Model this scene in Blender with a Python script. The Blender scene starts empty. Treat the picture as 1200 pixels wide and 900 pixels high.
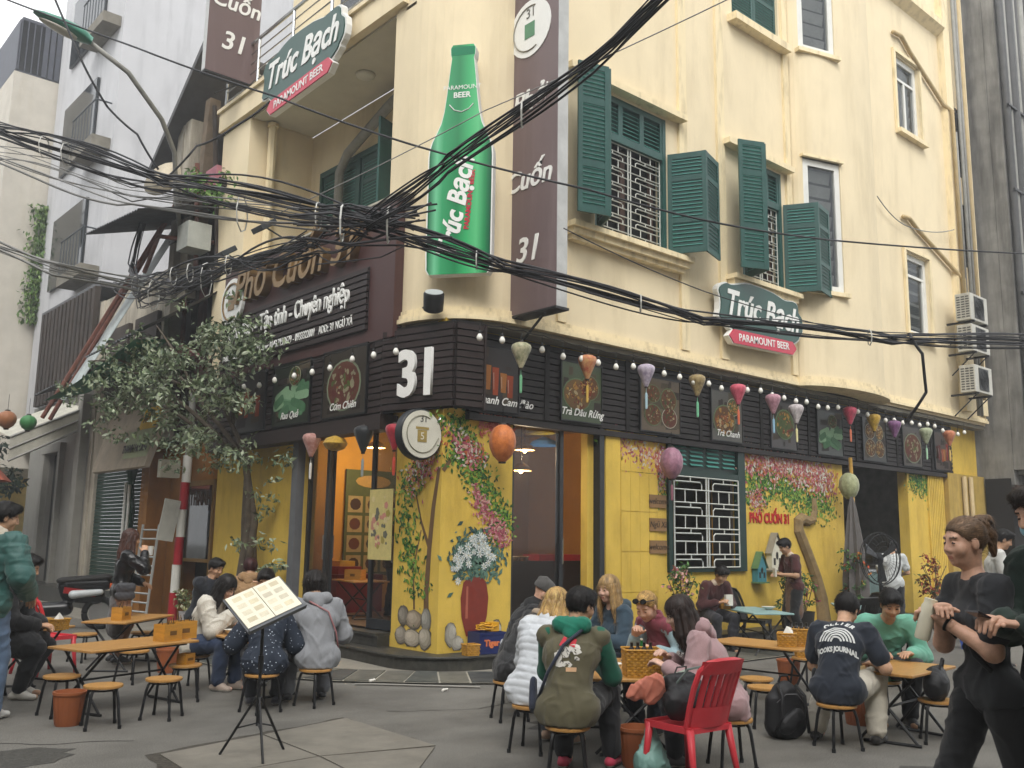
import bpy, bmesh, math, random
import numpy as np
from mathutils import Vector, Matrix
random.seed(7); rng = np.random.default_rng(7)
SC = bpy.context.scene; COL = SC.collection
R = math.radians
# ---------------------------------------------------------------- camera
cam_d = bpy.data.cameras.new('camera'); cam = bpy.data.objects.new('camera', cam_d); COL.objects.link(cam)
cam_d.sensor_fit = 'HORIZONTAL'; cam_d.sensor_width = 36.0; cam_d.lens = 33.0; cam_d.clip_end = 600; cam_d.clip_start = .05
def aim(head, pitch, roll, pos):
    f0 = Vector((math.cos(head), math.sin(head), 0)); r0 = Vector((math.sin(head), -math.cos(head), 0)); z = Vector((0,0,1))
    f = f0*math.cos(pitch) + z*math.sin(pitch); u0 = -f0*math.sin(pitch) + z*math.cos(pitch)
    r = r0*math.cos(roll) + u0*math.sin(roll); u = -r0*math.sin(roll) + u0*math.cos(roll)
    cam.matrix_world = Matrix(((r.x,u.x,-f.x,pos[0]),(r.y,u.y,-f.y,pos[1]),(r.z,u.z,-f.z,pos[2]),(0,0,0,1)))
aim(math.atan2(.750,.661), R(9.4), R(.9), (0,0,1.6))
SC.camera = cam
# ---------------------------------------------------------------- overcast sky and a very soft sun
W = bpy.data.worlds.new('World'); SC.world = W; W.use_nodes = True
wn = W.node_tree.nodes; wl = W.node_tree.links; wn.clear()
sky = wn.new('ShaderNodeTexSky'); sky.sky_type = 'NISHITA'; sky.sun_disc = False
SUN_EL, SUN_AZ = R(48), math.atan2(-.72, -.60)      # direction towards the sun: behind the camera
sky.sun_elevation = SUN_EL; sky.sun_rotation = math.pi/2 - SUN_AZ; sky.air_density = 1.0; sky.dust_density = 4.0; sky.ozone_density = 1.0
hs = wn.new('ShaderNodeHueSaturation'); hs.inputs['Saturation'].default_value = .18; hs.inputs['Value'].default_value = 1.0
mixc = wn.new('ShaderNodeMix'); mixc.data_type = 'RGBA'; mixc.inputs[0].default_value = .72; mixc.inputs[7].default_value = (12.2,12.4,12.6,1)
bg = wn.new('ShaderNodeBackground'); bg.inputs['Strength'].default_value = .085
wo = wn.new('ShaderNodeOutputWorld')
wl.new(sky.outputs[0], hs.inputs['Color']); wl.new(hs.outputs[0], mixc.inputs[6]); wl.new(mixc.outputs[2], bg.inputs[0]); wl.new(bg.outputs[0], wo.inputs[0])
sd = bpy.data.lights.new('sun', 'SUN'); sd.energy = 1.2; sd.angle = R(28); sd.color = (1,.97,.92)
so = bpy.data.objects.new('sun', sd); COL.objects.link(so)
so.rotation_euler = Vector((math.cos(SUN_AZ)*math.cos(SUN_EL), math.sin(SUN_AZ)*math.cos(SUN_EL), math.sin(SUN_EL))).to_track_quat('Z','Y').to_euler()
VS = SC.view_settings; VS.view_transform = 'Standard'; VS.look = 'None'; VS.exposure = 1.02; VS.gamma = 1; VS.use_curve_mapping = False
SC.cycles.max_bounces = 6; SC.cycles.diffuse_bounces = 3; SC.cycles.glossy_bounces = 3; SC.cycles.transmission_bounces = 5
SC.cycles.transparent_max_bounces = 8; SC.cycles.caustics_reflective = False; SC.cycles.caustics_refractive = False
try: SC.cycles.use_denoising = True
except Exception: pass
# ---------------------------------------------------------------- materials
def lin(c):
    if isinstance(c, str): c = tuple(int(c[i:i+2],16) for i in (0,2,4))
    return tuple((x/255/12.92 if x/255 <= .04045 else ((x/255+.055)/1.055)**2.4) for x in c)+(1,)
_M = {}
def M(name, c, r=.75, var=.12, sc=4, c2=None, amt=.5, bump=0, bsc=60, metal=0, st=(1,1,1), spec=.4, emit=0, alpha=1, trans=0, sheen=0, sub=0, stain=None, bst=None):
    """procedural material: base colour with noise variation, optional second colour patches, stains and fine relief"""
    if name in _M: return _M[name]
    m = bpy.data.materials.new(name); m.use_nodes = True; n = m.node_tree.nodes; l = m.node_tree.links
    p = n['Principled BSDF']; base = lin(c)
    p.inputs['Roughness'].default_value = r; p.inputs['Metallic'].default_value = metal; p.inputs['Specular IOR Level'].default_value = spec
    tc = n.new('ShaderNodeTexCoord'); mp = n.new('ShaderNodeMapping'); mp.inputs['Scale'].default_value = st; l.new(tc.outputs['Object'], mp.inputs[0])
    no = n.new('ShaderNodeTexNoise'); no.inputs['Scale'].default_value = sc; no.inputs['Detail'].default_value = 6; no.inputs['Roughness'].default_value = .6
    l.new(mp.outputs[0], no.inputs['Vector'])
    rp = n.new('ShaderNodeValToRGB'); e = rp.color_ramp.elements
    e[0].position = .3; e[1].position = .72
    lo = lin(c2) if c2 else tuple(x*(1-var*1.4) for x in base[:3])+(1,)
    hi = tuple(min(1,x*(1+var*.7)) for x in base[:3])+(1,)
    e[0].color = tuple(base[i]*(1-amt)+lo[i]*amt for i in range(3))+(1,) if c2 else lo; e[1].color = hi
    l.new(no.outputs[0], rp.inputs[0]); out = rp.outputs[0]
    if stain:                                  # streaky dirt with a shape of its own
        m2 = n.new('ShaderNodeMapping'); m2.inputs['Scale'].default_value = stain.get('st',(3,3,.35)); l.new(tc.outputs['Object'], m2.inputs[0])
        n2 = n.new('ShaderNodeTexNoise'); n2.inputs['Scale'].default_value = stain.get('sc',1.6); n2.inputs['Detail'].default_value = 8; n2.inputs['Roughness'].default_value = .65
        l.new(m2.outputs[0], n2.inputs['Vector'])
        r2 = n.new('ShaderNodeValToRGB'); r2.color_ramp.elements[0].position = stain.get('lo',.48); r2.color_ramp.elements[1].position = stain.get('hi',.75)
        r2.color_ramp.elements[0].color = (0,0,0,1); k = stain.get('k',.5); r2.color_ramp.elements[1].color = (k,k,k,1)
        l.new(n2.outputs[0], r2.inputs[0])
        mx = n.new('ShaderNodeMix'); mx.data_type = 'RGBA'; mx.inputs[7].default_value = lin(stain['c'])
        l.new(r2.outputs[0], mx.inputs[0]); l.new(out, mx.inputs[6]); out = mx.outputs[2]
    l.new(out, p.inputs['Base Color'])
    if bump:
        nb = n.new('ShaderNodeTexNoise'); nb.inputs['Scale'].default_value = bsc; nb.inputs['Detail'].default_value = 5
        mb_ = n.new('ShaderNodeMapping'); mb_.inputs['Scale'].default_value = bst or st; l.new(tc.outputs['Object'], mb_.inputs[0]); l.new(mb_.outputs[0], nb.inputs['Vector'])
        b = n.new('ShaderNodeBump'); b.inputs['Strength'].default_value = min(1,bump); b.inputs['Distance'].default_value = .012
        l.new(nb.outputs[0], b.inputs['Height']); l.new(b.outputs[0], p.inputs['Normal'])
    if emit:
        p.inputs['Emission Color'].default_value = base; p.inputs['Emission Strength'].default_value = emit
    if trans: p.inputs['Transmission Weight'].default_value = trans; p.inputs['IOR'].default_value = 1.33
    if alpha < 1: p.inputs['Alpha'].default_value = alpha
    if sheen: p.inputs['Sheen Weight'].default_value = sheen
    if sub: p.inputs['Subsurface Weight'].default_value = sub; p.inputs['Subsurface Radius'].default_value = (.02,.008,.004)
    _M[name] = m; return m
def F(c, r=.75, var=.1): # quick flat-print / paint colour
    if not isinstance(c, str): c = '%02x%02x%02x' % tuple(c)
    return M('paint_'+c+('_%d' % int(r*100)), c, r=r, var=var, sc=9)
def glassmat(name='window_glass', tint='39424a', alpha=.55):
    if name in _M: return _M[name]
    m = bpy.data.materials.new(name); m.use_nodes = True; p = m.node_tree.nodes['Principled BSDF']
    p.inputs['Base Color'].default_value = lin(tint); p.inputs['Roughness'].default_value = .06; p.inputs['Alpha'].default_value = alpha; p.inputs['Specular IOR Level'].default_value = .7
    _M[name] = m; return m
# ---------------------------------------------------------------- mesh builder
class MB:
    def __init__(s): s.v = []; s.f = []; s.mi = []; s.mats = []; s.cur = 0; s.T = None
    def mat(s, m):
        if m not in s.mats: s.mats.append(m)
        s.cur = s.mats.index(m); return s
    def add(s, vs, fs):
        o = len(s.v)
        if s.T is not None: vs = [tuple(s.T @ Vector(p)) for p in vs]
        s.v.extend([tuple(p) for p in vs]); s.f.extend([tuple(i+o for i in f) for f in fs]); s.mi.extend([s.cur]*len(fs)); return s
    def bx(s, x0,x1,y0,y1,z0,z1):
        return s.add([(x0,y0,z0),(x1,y0,z0),(x1,y1,z0),(x0,y1,z0),(x0,y0,z1),(x1,y0,z1),(x1,y1,z1),(x0,y1,z1)],
              [(0,3,2,1),(4,5,6,7),(0,1,5,4),(1,2,6,5),(2,3,7,6),(3,0,4,7)])
    def box(s, c, d, rz=0, rx=0, ry=0):
        m = Matrix.Translation(c) @ Matrix.Rotation(rz,4,'Z') @ Matrix.Rotation(ry,4,'Y') @ Matrix.Rotation(rx,4,'X')
        x,y,z = (k/2 for k in d)
        return s.add([tuple(m @ Vector(p)) for p in [(-x,-y,-z),(x,-y,-z),(x,y,-z),(-x,y,-z),(-x,-y,z),(x,-y,z),(x,y,z),(-x,y,z)]],
              [(0,3,2,1),(4,5,6,7),(0,1,5,4),(1,2,6,5),(2,3,7,6),(3,0,4,7)])
    def quad(s, *p): return s.add(p, [tuple(range(len(p)))])
    def tube(s, pts, r, n=6, cap=True):
        pts = [Vector(p) for p in pts]; k = len(pts); rs = r if isinstance(r,(list,tuple)) else [r]*k
        vs = []; up = None
        for i,p in enumerate(pts):
            t = (pts[min(i+1,k-1)]-pts[max(i-1,0)]); t = t.normalized() if t.length > 1e-9 else Vector((0,0,1))
            if up is None: up = Vector((0,0,1)) if abs(t.z) < .9 else Vector((1,0,0))
            a = t.cross(up).normalized(); b = a.cross(t).normalized(); up = b
            for j in range(n):
                q = 2*math.pi*j/n; vs.append(p + (a*math.cos(q)+b*math.sin(q))*rs[i])
        fs = [(i*n+j, i*n+(j+1)%n, (i+1)*n+(j+1)%n, (i+1)*n+j) for i in range(k-1) for j in range(n)]
        if cap: fs += [tuple(range(n-1,-1,-1)), tuple((k-1)*n+j for j in range(n))]
        return s.add(vs, fs)
    def lathe(s, prof, n=16, c=(0,0,0), cap=True, sx=1, sy=1):
        vs = [(c[0]+r*sx*math.cos(2*math.pi*j/n), c[1]+r*sy*math.sin(2*math.pi*j/n), c[2]+z) for r,z in prof for j in range(n)]
        k = len(prof); fs = [(i*n+j, i*n+(j+1)%n, (i+1)*n+(j+1)%n, (i+1)*n+j) for i in range(k-1) for j in range(n)]
        if cap: fs += [tuple(range(n-1,-1,-1)), tuple((k-1)*n+j for j in range(n))]
        return s.add(vs, fs)
    def prism(s, poly, z0, z1):
        n = len(poly); vs = [(x,y,z0) for x,y in poly]+[(x,y,z1) for x,y in poly]
        return s.add(vs, [tuple(range(n-1,-1,-1)), tuple(range(n,2*n))]+[(i,(i+1)%n,n+(i+1)%n,n+i) for i in range(n)])
    def plate(s, poly, y0, y1):      # polygon in the x-z plane, thickness along y (front = y0)
        n = len(poly); vs = [(x,y0,z) for x,z in poly]+[(x,y1,z) for x,z in poly]
        return s.add(vs, [tuple(range(n)), tuple(range(2*n-1,n-1,-1))]+[((i+1)%n,i,n+i,n+(i+1)%n) for i in range(n)])
    def mesh(s, me, T=None):
        vs = [v.co.copy() for v in me.vertices]
        if T is not None: vs = [T @ v for v in vs]
        return s.add(vs, [tuple(p.vertices) for p in me.polygons])
    def build(s, name, parent=None, loc=(0,0,0), rz=0, smooth=False, rot=None, bevel=0):
        me = bpy.data.meshes.new(name); me.from_pydata(s.v, [], s.f)
        for m in s.mats: me.materials.append(m)
        if len(s.mats) > 1: me.polygons.foreach_set('material_index', s.mi)
        if smooth: me.polygons.foreach_set('use_smooth', [True]*len(me.polygons))
        me.update()
        if smooth == 'auto': 
            try: me.set_sharp_from_angle(angle=R(40))
            except Exception: pass
        o = ob(name, me, parent, loc, rz, rot)
        if bevel:
            b = o.modifiers.new('bevel','BEVEL'); b.width = bevel; b.segments = 2; b.limit_method = 'ANGLE'
        return o
def ob(name, me, parent=None, loc=(0,0,0), rz=0, rot=None):
    o = bpy.data.objects.new(name, me); COL.objects.link(o)
    if parent is not None: o.parent = parent
    o.location = loc; o.rotation_euler = rot or (0,0,rz); return o
def tag(o, label, cat, group=None):
    o['label'] = label; o['category'] = cat
    if group: o['group'] = group
    return o
def thing(name, label, cat, loc=(0,0,0), rz=0, group=None):
    o = bpy.data.objects.new(name, None); COL.objects.link(o); o.empty_display_size = .1
    o.location = loc; o.rotation_euler = (0,0,rz); return tag(o, label, cat, group)
def struct(o): o['kind'] = 'structure'; return o
def stuff(o): o['kind'] = 'stuff'; return o
def kids(o): return [c for c in bpy.data.objects if c.parent == o]
_KID = {}
def dup(src, loc, rz=0, label=None, group=None, parts=None):
    def cp(o, par):
        c = o.copy(); COL.objects.link(c); c.parent = par
        for ch in list(o.children): cp(ch, c)
        return c
    r = cp(src, None); r.location = loc; r.rotation_euler = (0,0,rz)
    if label: r['label'] = label
    if group: r['group'] = group
    return r
def rawmesh(name, V, Fc, mats, mi=None, smooth=False):
    """numpy arrays to mesh; Fc is (n,3) or (n,4)"""
    me = bpy.data.meshes.new(name); k = Fc.shape[1]; nf = len(Fc)
    me.vertices.add(len(V)); me.vertices.foreach_set('co', np.asarray(V, np.float32).ravel())
    me.loops.add(nf*k); me.loops.foreach_set('vertex_index', Fc.astype(np.int32).ravel())
    me.polygons.add(nf); me.polygons.foreach_set('loop_start', np.arange(0,nf*k,k,dtype=np.int32))
    for m in mats: me.materials.append(m)
    if mi is not None: me.polygons.foreach_set('material_index', np.asarray(mi,np.int32))
    if smooth: me.polygons.foreach_set('use_smooth', np.ones(nf,bool))
    me.update(calc_edges=True); me.validate(); return me
_TX = {}
def textmesh(s, size, depth=.01, bold=0, shear=0, sx=1, align='CENTER', space=1.0):
    """lettering standing in the x-z plane, front at y=-depth"""
    key = (s,size,depth,bold,shear,sx,align,space)
    if key in _TX: return _TX[key]
    cu = bpy.data.curves.new('lettering','FONT'); cu.body = s; cu.size = size; cu.extrude = depth/2; cu.offset = bold; cu.shear = shear
    cu.align_x = align; cu.align_y = 'CENTER'; cu.resolution_u = 3; cu.space_character = space
    o = bpy.data.objects.new('lettering', cu); COL.objects.link(o)
    dg = bpy.context.evaluated_depsgraph_get(); me = bpy.data.meshes.new_from_object(o.evaluated_get(dg))
    bpy.data.objects.remove(o); bpy.data.curves.remove(cu)
    me.transform(Matrix(((sx,0,0,0),(0,0,-1,-depth/2),(0,1,0,0),(0,0,0,1)))); _TX[key] = me; return me
def text(s, size, mat, parent, loc=(0,0,0), depth=.012, name='lettering', rz=0, rot=None, **k):
    me = textmesh(s, size, depth, **k).copy(); me.materials.clear(); me.materials.append(mat)
    return stuff(ob(name, me, parent, loc, rz, rot))
def catenary(a, b, sag, n=14):
    a = Vector(a); b = Vector(b); return [a.lerp(b,t/n) - Vector((0,0,sag*4*(t/n)*(1-t/n))) for t in range(n+1)]
# ================================================================ materials of the place
CREAM = M('cream_plaster','e6d6b4', r=.9, var=.05, sc=1.2, bump=.12, bsc=40, stain=dict(c='a08c66', sc=1.3, st=(1.6,1.6,.3), lo=.50, hi=.85, k=.42))
CREAM2 = M('cream_trim','ecdbb4', r=.9, var=.05, sc=2, stain=dict(c='84734f', sc=2.4, st=(3,3,.6), lo=.50, hi=.78, k=.65))
YEL = M('yellow_wall_paint','d9b850', r=.8, var=.1, sc=2.2, bump=.15, bsc=30, stain=dict(c='9a7420', sc=1.8, st=(2,2,.5), lo=.5, hi=.78, k=.6))
ORA = M('ochre_shop_wall','8f5f22', r=.8, var=.18, sc=2.5, bump=.15, bsc=30, stain=dict(c='5e3a12', sc=1.5, lo=.5, hi=.8, k=.6))
GRANITE = M('dark_granite','3d3c37', r=.45, var=.35, sc=14, bump=.08, bsc=120, stain=dict(c='6d6a60', sc=3, st=(1,1,1), lo=.55, hi=.8, k=.5))
ASPH = M('asphalt','807d76', r=.88, var=.42, sc=95, bump=.9, bsc=140, stain=dict(c='4f4c47', sc=.7, st=(1,1.3,1), lo=.40, hi=.70, k=.8))
CONC = M('concrete_slab','7d786e', r=.92, var=.16, sc=3, bump=.4, bsc=150, stain=dict(c='55514a', sc=2, st=(1,1,1), lo=.5, hi=.8, k=.6))
STONE = [M('kerb_stone_%d'%i, c, r=.6, var=.25, sc=6, bump=.15, bsc=90, stain=dict(c='7a776e', sc=4, st=(1,1,1), lo=.5, hi=.75, k=.45)) for i,c in enumerate(('4a4d4a','5c5b54','3d4142','66645b'))]
SLATM = M('dark_brown_slat','2f2422', r=.55, var=.25, sc=5, st=(1,1,6), bump=.1, bsc=50)
BROWN = M('brown_sign_sheet','4a302e', r=.5, var=.08, sc=3)
BLACKM = M('black_metal','17181a', r=.45, var=.2, sc=8)
DARKF = M('dark_door_frame','23262a', r=.4, var=.15, sc=6)
GREENP = M('green_shutter_paint','28524c', r=.5, var=.15, sc=4, stain=dict(c='15332d', sc=3, lo=.5, hi=.8, k=.5))
TEALP = M('teal_louvre_paint','478a80', r=.5, var=.15, sc=5)
WHITEP = M('white_paint','dcdcd6', r=.5, var=.06, sc=4)
WHITEM = M('white_grille_paint','c9cbc4', r=.45, var=.12, sc=8)
PVC = M('grey_pipe','8d8c86', r=.6, var=.15, sc=6, stain=dict(c='4d4b47', sc=2, lo=.5, hi=.8, k=.5))
STEEL = M('stainless_steel','b9bcbd', r=.25, metal=.9, var=.08)
GLASS = glassmat()
DGLASS = glassmat('dark_room_glass','1a2125',.82)
GREYW = M('grey_render_wall','bebec0', r=.92, var=.06, sc=.8, bump=.15, bsc=20, stain=dict(c='7f8083', sc=.9, lo=.5, hi=.85, k=.55))
OLDW = M('weathered_whitewash','b8b0a0', r=.95, var=.18, sc=1.5, bump=.3, bsc=30, stain=dict(c='4c463c', sc=1.4, lo=.45, hi=.75, k=.7))
DARKW = M('dark_old_wood','3b322b', r=.85, var=.35, sc=4, st=(1,1,.25), bump=.3, bsc=60)
TIN = M('corrugated_tin','5b5d60', r=.6, metal=.3, var=.25, sc=3, stain=dict(c='4a352a', sc=2, lo=.5, hi=.75, k=.6))
# ================================================================ ground
g = MB().mat(ASPH)
g.quad((-90,-90,0),(140,-90,0),(140,140,0),(-90,140,0)); struct(g.build('street'))
# old concrete patch let into the asphalt, in four slabs, with a rough dark seam
seam = M('crumbled_seam','4d4840', r=.95, var=.4, sc=25, bump=.8, bsc=120)
patch = MB().mat(seam)
PC = [(2.80,7.18),(4.72,7.56),(4.66,6.15),(3.55,5.0),(2.5,5.0)]
edge = []
for i in range(len(PC)):
    a, b = PC[i], PC[(i+1)%len(PC)]
    for t in range(14):
        q = t/14; edge.append((a[0]+(b[0]-a[0])*q+random.uniform(-.025,.025), a[1]+(b[1]-a[1])*q+random.uniform(-.025,.025)))
patch.v = [(x,y,.004) for x,y in edge]; patch.f = [tuple(range(len(edge)))[::-1]]; patch.mi = [0]
pobj = struct(patch.build('concrete_patch'))
for q in ([(2.88,7.10),(3.78,7.29),(3.75,6.35),(2.82,6.30)], [(3.80,7.29),(4.70,7.50),(4.66,6.12),(3.77,6.35)], [(2.6,6.28),(3.75,6.33),(3.6,5.08),(2.55,5.05)], [(3.77,6.33),(4.62,6.08),(3.63,5.12),(3.615,5.10)]):
    m = MB().mat(CONC); m.prism(q[::-1], .005, .010); m.build('slab', pobj)
rc = random.Random(21)
TAR = M('old_tar','4a4843', r=.8, var=.3, sc=30, bump=.5, bsc=120)
for (x,y,sx_,sy_) in ((6.3,6.2,.5,.35),(2.0,7.6,.45,.3),(6.9,3.1,.6,.4),(9.8,7.2,.7,.4),(4.2,5.3,.3,.2)):
    m = MB().mat(TAR); n = 18; m.v = [(x+sx_*math.cos(6.283*i/n)*rc.uniform(.7,1.2),y+sy_*math.sin(6.283*i/n)*rc.uniform(.7,1.2),.003) for i in range(n)]; m.f = [tuple(range(n))]; m.mi = [0]; struct(m.build('asphalt_repair'))
for (x,y,a,L) in ((5.2,7.6,-.7,1.8),(1.6,8.2,.3,1.5),(6.6,5.7,-.2,1.3),(8.6,6.9,-.6,2.0),(3.1,4.9,.6,1.6)):
    m = MB().mat(M('crack_dark','2c2a27', r=.95)); px_,py_ = x,y; pl = [(px_,py_)]
    for i in range(14): a += rc.uniform(-.5,.5); px_ += L/14*math.cos(a); py_ += L/14*math.sin(a); pl.append((px_,py_))
    for (p,q_) in zip(pl,pl[1:]):
        d = Vector((q_[0]-p[0],q_[1]-p[1])).normalized(); w_ = rc.uniform(.003,.008); nx_,ny_ = -d.y*w_,d.x*w_; m.quad((p[0]+nx_,p[1]+ny_,.0025),(p[0]-nx_,p[1]-ny_,.0025),(q_[0]-nx_,q_[1]-ny_,.0025),(q_[0]+nx_,q_[1]+ny_,.0025))
    struct(m.build('asphalt_crack'))
# pavement sliver of pale concrete around the corner plinth
m = MB().mat(M('pale_pavement','8b867b', r=.9, var=.15, sc=4, bump=.35, bsc=120, stain=dict(c='5d5950', sc=2, st=(1,1,1), lo=.5, hi=.75, k=.5)))
m.prism([(5.9,30),(5.9,10.55),(6.35,9.85),(7.05,9.15),(7.85,8.62),(8.6,8.5),(24,8.5),(24,9.8),(7.4,9.8),(7.4,30)], 0, .018)
pave = struct(m.build('pavement'))
# dark stone band of kerb tiles in front of it
bandp = [Vector(p) for p in ((5.62,13.2),(5.62,10.5),(6.02,9.72),(6.78,8.98),(7.62,8.38),(8.5,8.22),(13.5,8.22))]
cum = [0]
for a,b in zip(bandp, bandp[1:]): cum.append(cum[-1]+(b-a).length)
def along(s):
    for i in range(len(bandp)-1):
        if s <= cum[i+1] or i == len(bandp)-2:
            t = (s-cum[i])/(cum[i+1]-cum[i]); d = (bandp[i+1]-bandp[i]).normalized(); return bandp[i].lerp(bandp[i+1],t), d
kb = MB().mat(M('tile_joint','a39e90', r=.95, var=.2, sc=9)); 
prev = None
for i in range(int(cum[-1]/.2)+1):
    p,d = along(min(i*.2,cum[-1])); nn = Vector((d.y,-d.x)); a = p+nn*-.44; b = p+nn*.44
    if prev: kb.quad((*prev[0],.020),(*prev[1],.020),(*b,.020),(*a,.020))
    prev = (a,b)
kerb = struct(kb.build('kerb_strip'))
s = .02; i = 0
while s < cum[-1]-.4:
    w = .31+random.uniform(-.02,.02); q = []
    for ss,oo in ((s,-.42),(s,.42),(s+w,.42),(s+w,-.42)):
        p,d = along(ss); nn = Vector((d.y,-d.x)); q.append(tuple(p+nn*oo))
    m = MB().mat(STONE[random.randrange(4)]); m.prism(q, .018, .026+random.uniform(0,.006)); m.build('tile', kerb); s += w+.024; i += 1
# ================================================================ corner building
def wallpath(mb, path, z0, z1, holes=(), depth=.2):
    P = [Vector(p) for p in path]; cs = [0.]
    for a,b in zip(P,P[1:]): cs.append(cs[-1]+(b-a).length)
    S = sorted(set([round(x,4) for x in cs]+[round(h[k],4) for h in holes for k in (0,1)])); Zs = sorted(set([z0,z1]+[h[k] for h in holes for k in (2,3)]))
    S = [x for x in S if -1e-3 <= x <= cs[-1]+1e-3]; Zs = [z for z in Zs if z0 <= z <= z1]
    def at(s):
        for i in range(len(P)-1):
            if s <= cs[i+1]+1e-6: d = (P[i+1]-P[i]).normalized(); return P[i]+d*(s-cs[i]), Vector((-d.y,d.x))
        d = (P[-1]-P[-2]).normalized(); return P[-1], Vector((-d.y,d.x))
    def inh(s,z): return any(h[0]<s<h[1] and h[2]<z<h[3] for h in holes)
    for a,b in zip(S,S[1:]):
        pa,_ = at(a+1e-5); pb,_ = at(b-1e-5); pa,_ = at(a); 
        for c,d in zip(Zs,Zs[1:]):
            if not inh((a+b)/2,(c+d)/2): mb.quad((*pa,c),(*pb,c),(*pb,d),(*pa,d))
    for h in holes:
        a,na = at(h[0]+1e-4); b,nb = at(h[1]-1e-4); ia = a+na*depth; ib = b+nb*depth
        mb.quad((*a,h[2]),(*a,h[3]),(*ia,h[3]),(*ia,h[2])); mb.quad((*b,h[2]),(*ib,h[2]),(*ib,h[3]),(*b,h[3]))
        mb.quad((*a,h[2]),(*ia,h[2]),(*ib,h[2]),(*b,h[2])); mb.quad((*a,h[3]),(*b,h[3]),(*ib,h[3]),(*ia,h[3]))
def arc(cx, cy, r, a0, a1, n): return [(cx+r*math.cos(R(a0+(a1-a0)*i/n)), cy+r*math.sin(R(a0+(a1-a0)*i/n))) for i in range(n+1)]
def sweep(mb, path, prof):
    """profile of (out, z) swept along a plan path"""
    P = [Vector(p) for p in path]; k = len(prof); rows = []
    for i,p in enumerate(P):
        d1 = (P[i]-P[i-1]).normalized() if i else (P[1]-P[0]).normalized(); d2 = (P[i+1]-P[i]).normalized() if i < len(P)-1 else d1
        n1 = Vector((d1.y,-d1.x)); n2 = Vector((d2.y,-d2.x)); n = (n1+n2); n = n.normalized()/max(.4,n.normalized().dot(n1))
        rows.append([(p.x+n.x*o, p.y+n.y*o, z) for o,z in prof])
    vs = [v for r_ in rows for v in r_]
    mb.add(vs, [(i*k+j,(i+1)*k+j,(i+1)*k+j+1,i*k+j+1) for i in range(len(P)-1) for j in range(k-1)])
    mb.add([rows[0][j] for j in range(k)], [tuple(range(k))]); mb.add([rows[-1][j] for j in range(k)], [tuple(range(k))[::-1]])
BLD = thing('corner_building','cream plastered corner house with yellow ground floor and green shutters','building',(7.25,9.55,0))
BO = Vector((7.25,9.55,0))
def B(m, name, parent=None, **k):     # world-space mesh as a part of the building
    o = m.build(name, parent or BLD, **k)
    if parent is None: o.location = -BO
    return o
# --- ground floor walls (path from the far end of the left street round the corner)
def sl(y): return 16.2-y
def sr(x): return 6.65+x-7.25
m = MB().mat(YEL)
wallpath(m, [(7.25,16.2),(7.25,9.55),(23.4,9.55)], .19, 4.45, [(sl(13.05),sl(10.56),.36,3.26),(sr(8.45),sr(10.22),.36,3.26),(sr(11.7),sr(13.77),1.13,3.26),(sr(17.1),sr(19.8),.2,3.3)], .22)
B(m,'ground_floor_wall')
# --- plinth steps of dark granite, in slabs
m = MB().mat(GRANITE)
outl = [(6.86,16.2),(6.86,10.9)]+arc(7.66,10.0,.86,183,262,10)+[(8.6,9.08),(10.4,9.08),(23.4,9.2)]
inn = [(23.4,9.7),(7.5,9.7),(7.5,16.2)]
m.prism([(x,y) for x,y in outl+inn], 0, .16); nose = [(x-.02 if i<2 else x, y-.02 if i>1 else y) for i,(x,y) in enumerate(outl)]
B(m,'plinth')
m = MB().mat(GRANITE); sweep(m, outl, [(0,.161),(.03,.161),(.035,.175),(.03,.19),(-.5,.19)]); B(m,'plinth_nosing')
m = MB().mat(GRANITE); m.bx(7.05,7.24,10.57,13.04,.191,.33); m.bx(7.02,7.26,10.575,13.035,.331,.365); B(m,'door_step')
m = MB().mat(GRANITE); m.bx(8.46,10.21,9.36,9.54,.191,.33); m.bx(8.465,10.205,9.33,9.56,.331,.365); B(m,'door_step')
# --- upper walls
corner = arc(8.1,10.25,1.0,180,270,12)
bay = [(16.6+1.5*math.cos(R(180-7.5*i)), 9.25-.52*math.sin(R(7.5*i))) for i in range(25)]
upL = [(7.1,16.6),(7.1,10.25)]
upper = upL[:1]+corner+[(15.1,9.25)]+[p for p in bay if p[1] < 9.25]+[(18.1,9.25),(23.3,9.25)]
m = MB().mat(CREAM); wallpath(m, [(7.1,16.6),(7.1,10.25)], 4.3, 6.35); B(m,'upper_wall')
m = MB().mat(CREAM)                                  # loggia storey: end pier, corner pier, back wall, ceiling, side walls
wallpath(m, [(8.4,16.0),(7.1,16.6),(7.1,15.45),(8.4,15.45)], 6.35, 9.2); wallpath(m, [(8.4,10.75),(7.1,10.75),(7.1,10.25)], 6.35, 9.2)
wallpath(m, [(8.4,15.45),(8.4,10.75)], 6.35, 9.2, [(.35,3.05,6.45,8.35)], .12)
m.quad((7.1,15.45,6.35),(8.4,15.45,6.35),(8.4,10.75,6.35),(7.1,10.75,6.35)); B(m,'loggia_wall')
m = MB().mat(M('loggia_ceiling_paint','c9c4b4', r=.9, var=.05)); m.bx(7.14,8.38,10.77,15.43,9.2,9.24); B(m,'loggia_ceiling')
m = MB().mat(CREAM); m.bx(7.0,8.42,10.45,16.62,9.245,9.62); m.bx(6.95,8.42,10.44,16.64,9.621,9.69); B(m,'balcony_slab')
m = MB().mat(CREAM); wallpath(m, [(8.4,16.6),(8.4,10.75)], 9.69, 16); wallpath(m, [(8.4,10.76),(7.1,10.76),(7.1,10.25)], 9.69, 16); wallpath(m,[(7.1,10.7),(7.1,10.25)],9.15,9.7); B(m,'balcony_wall')
cs0 = 0
def s_up(x): return (math.pi/2)*1.0*.997+(x-8.1)
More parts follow.
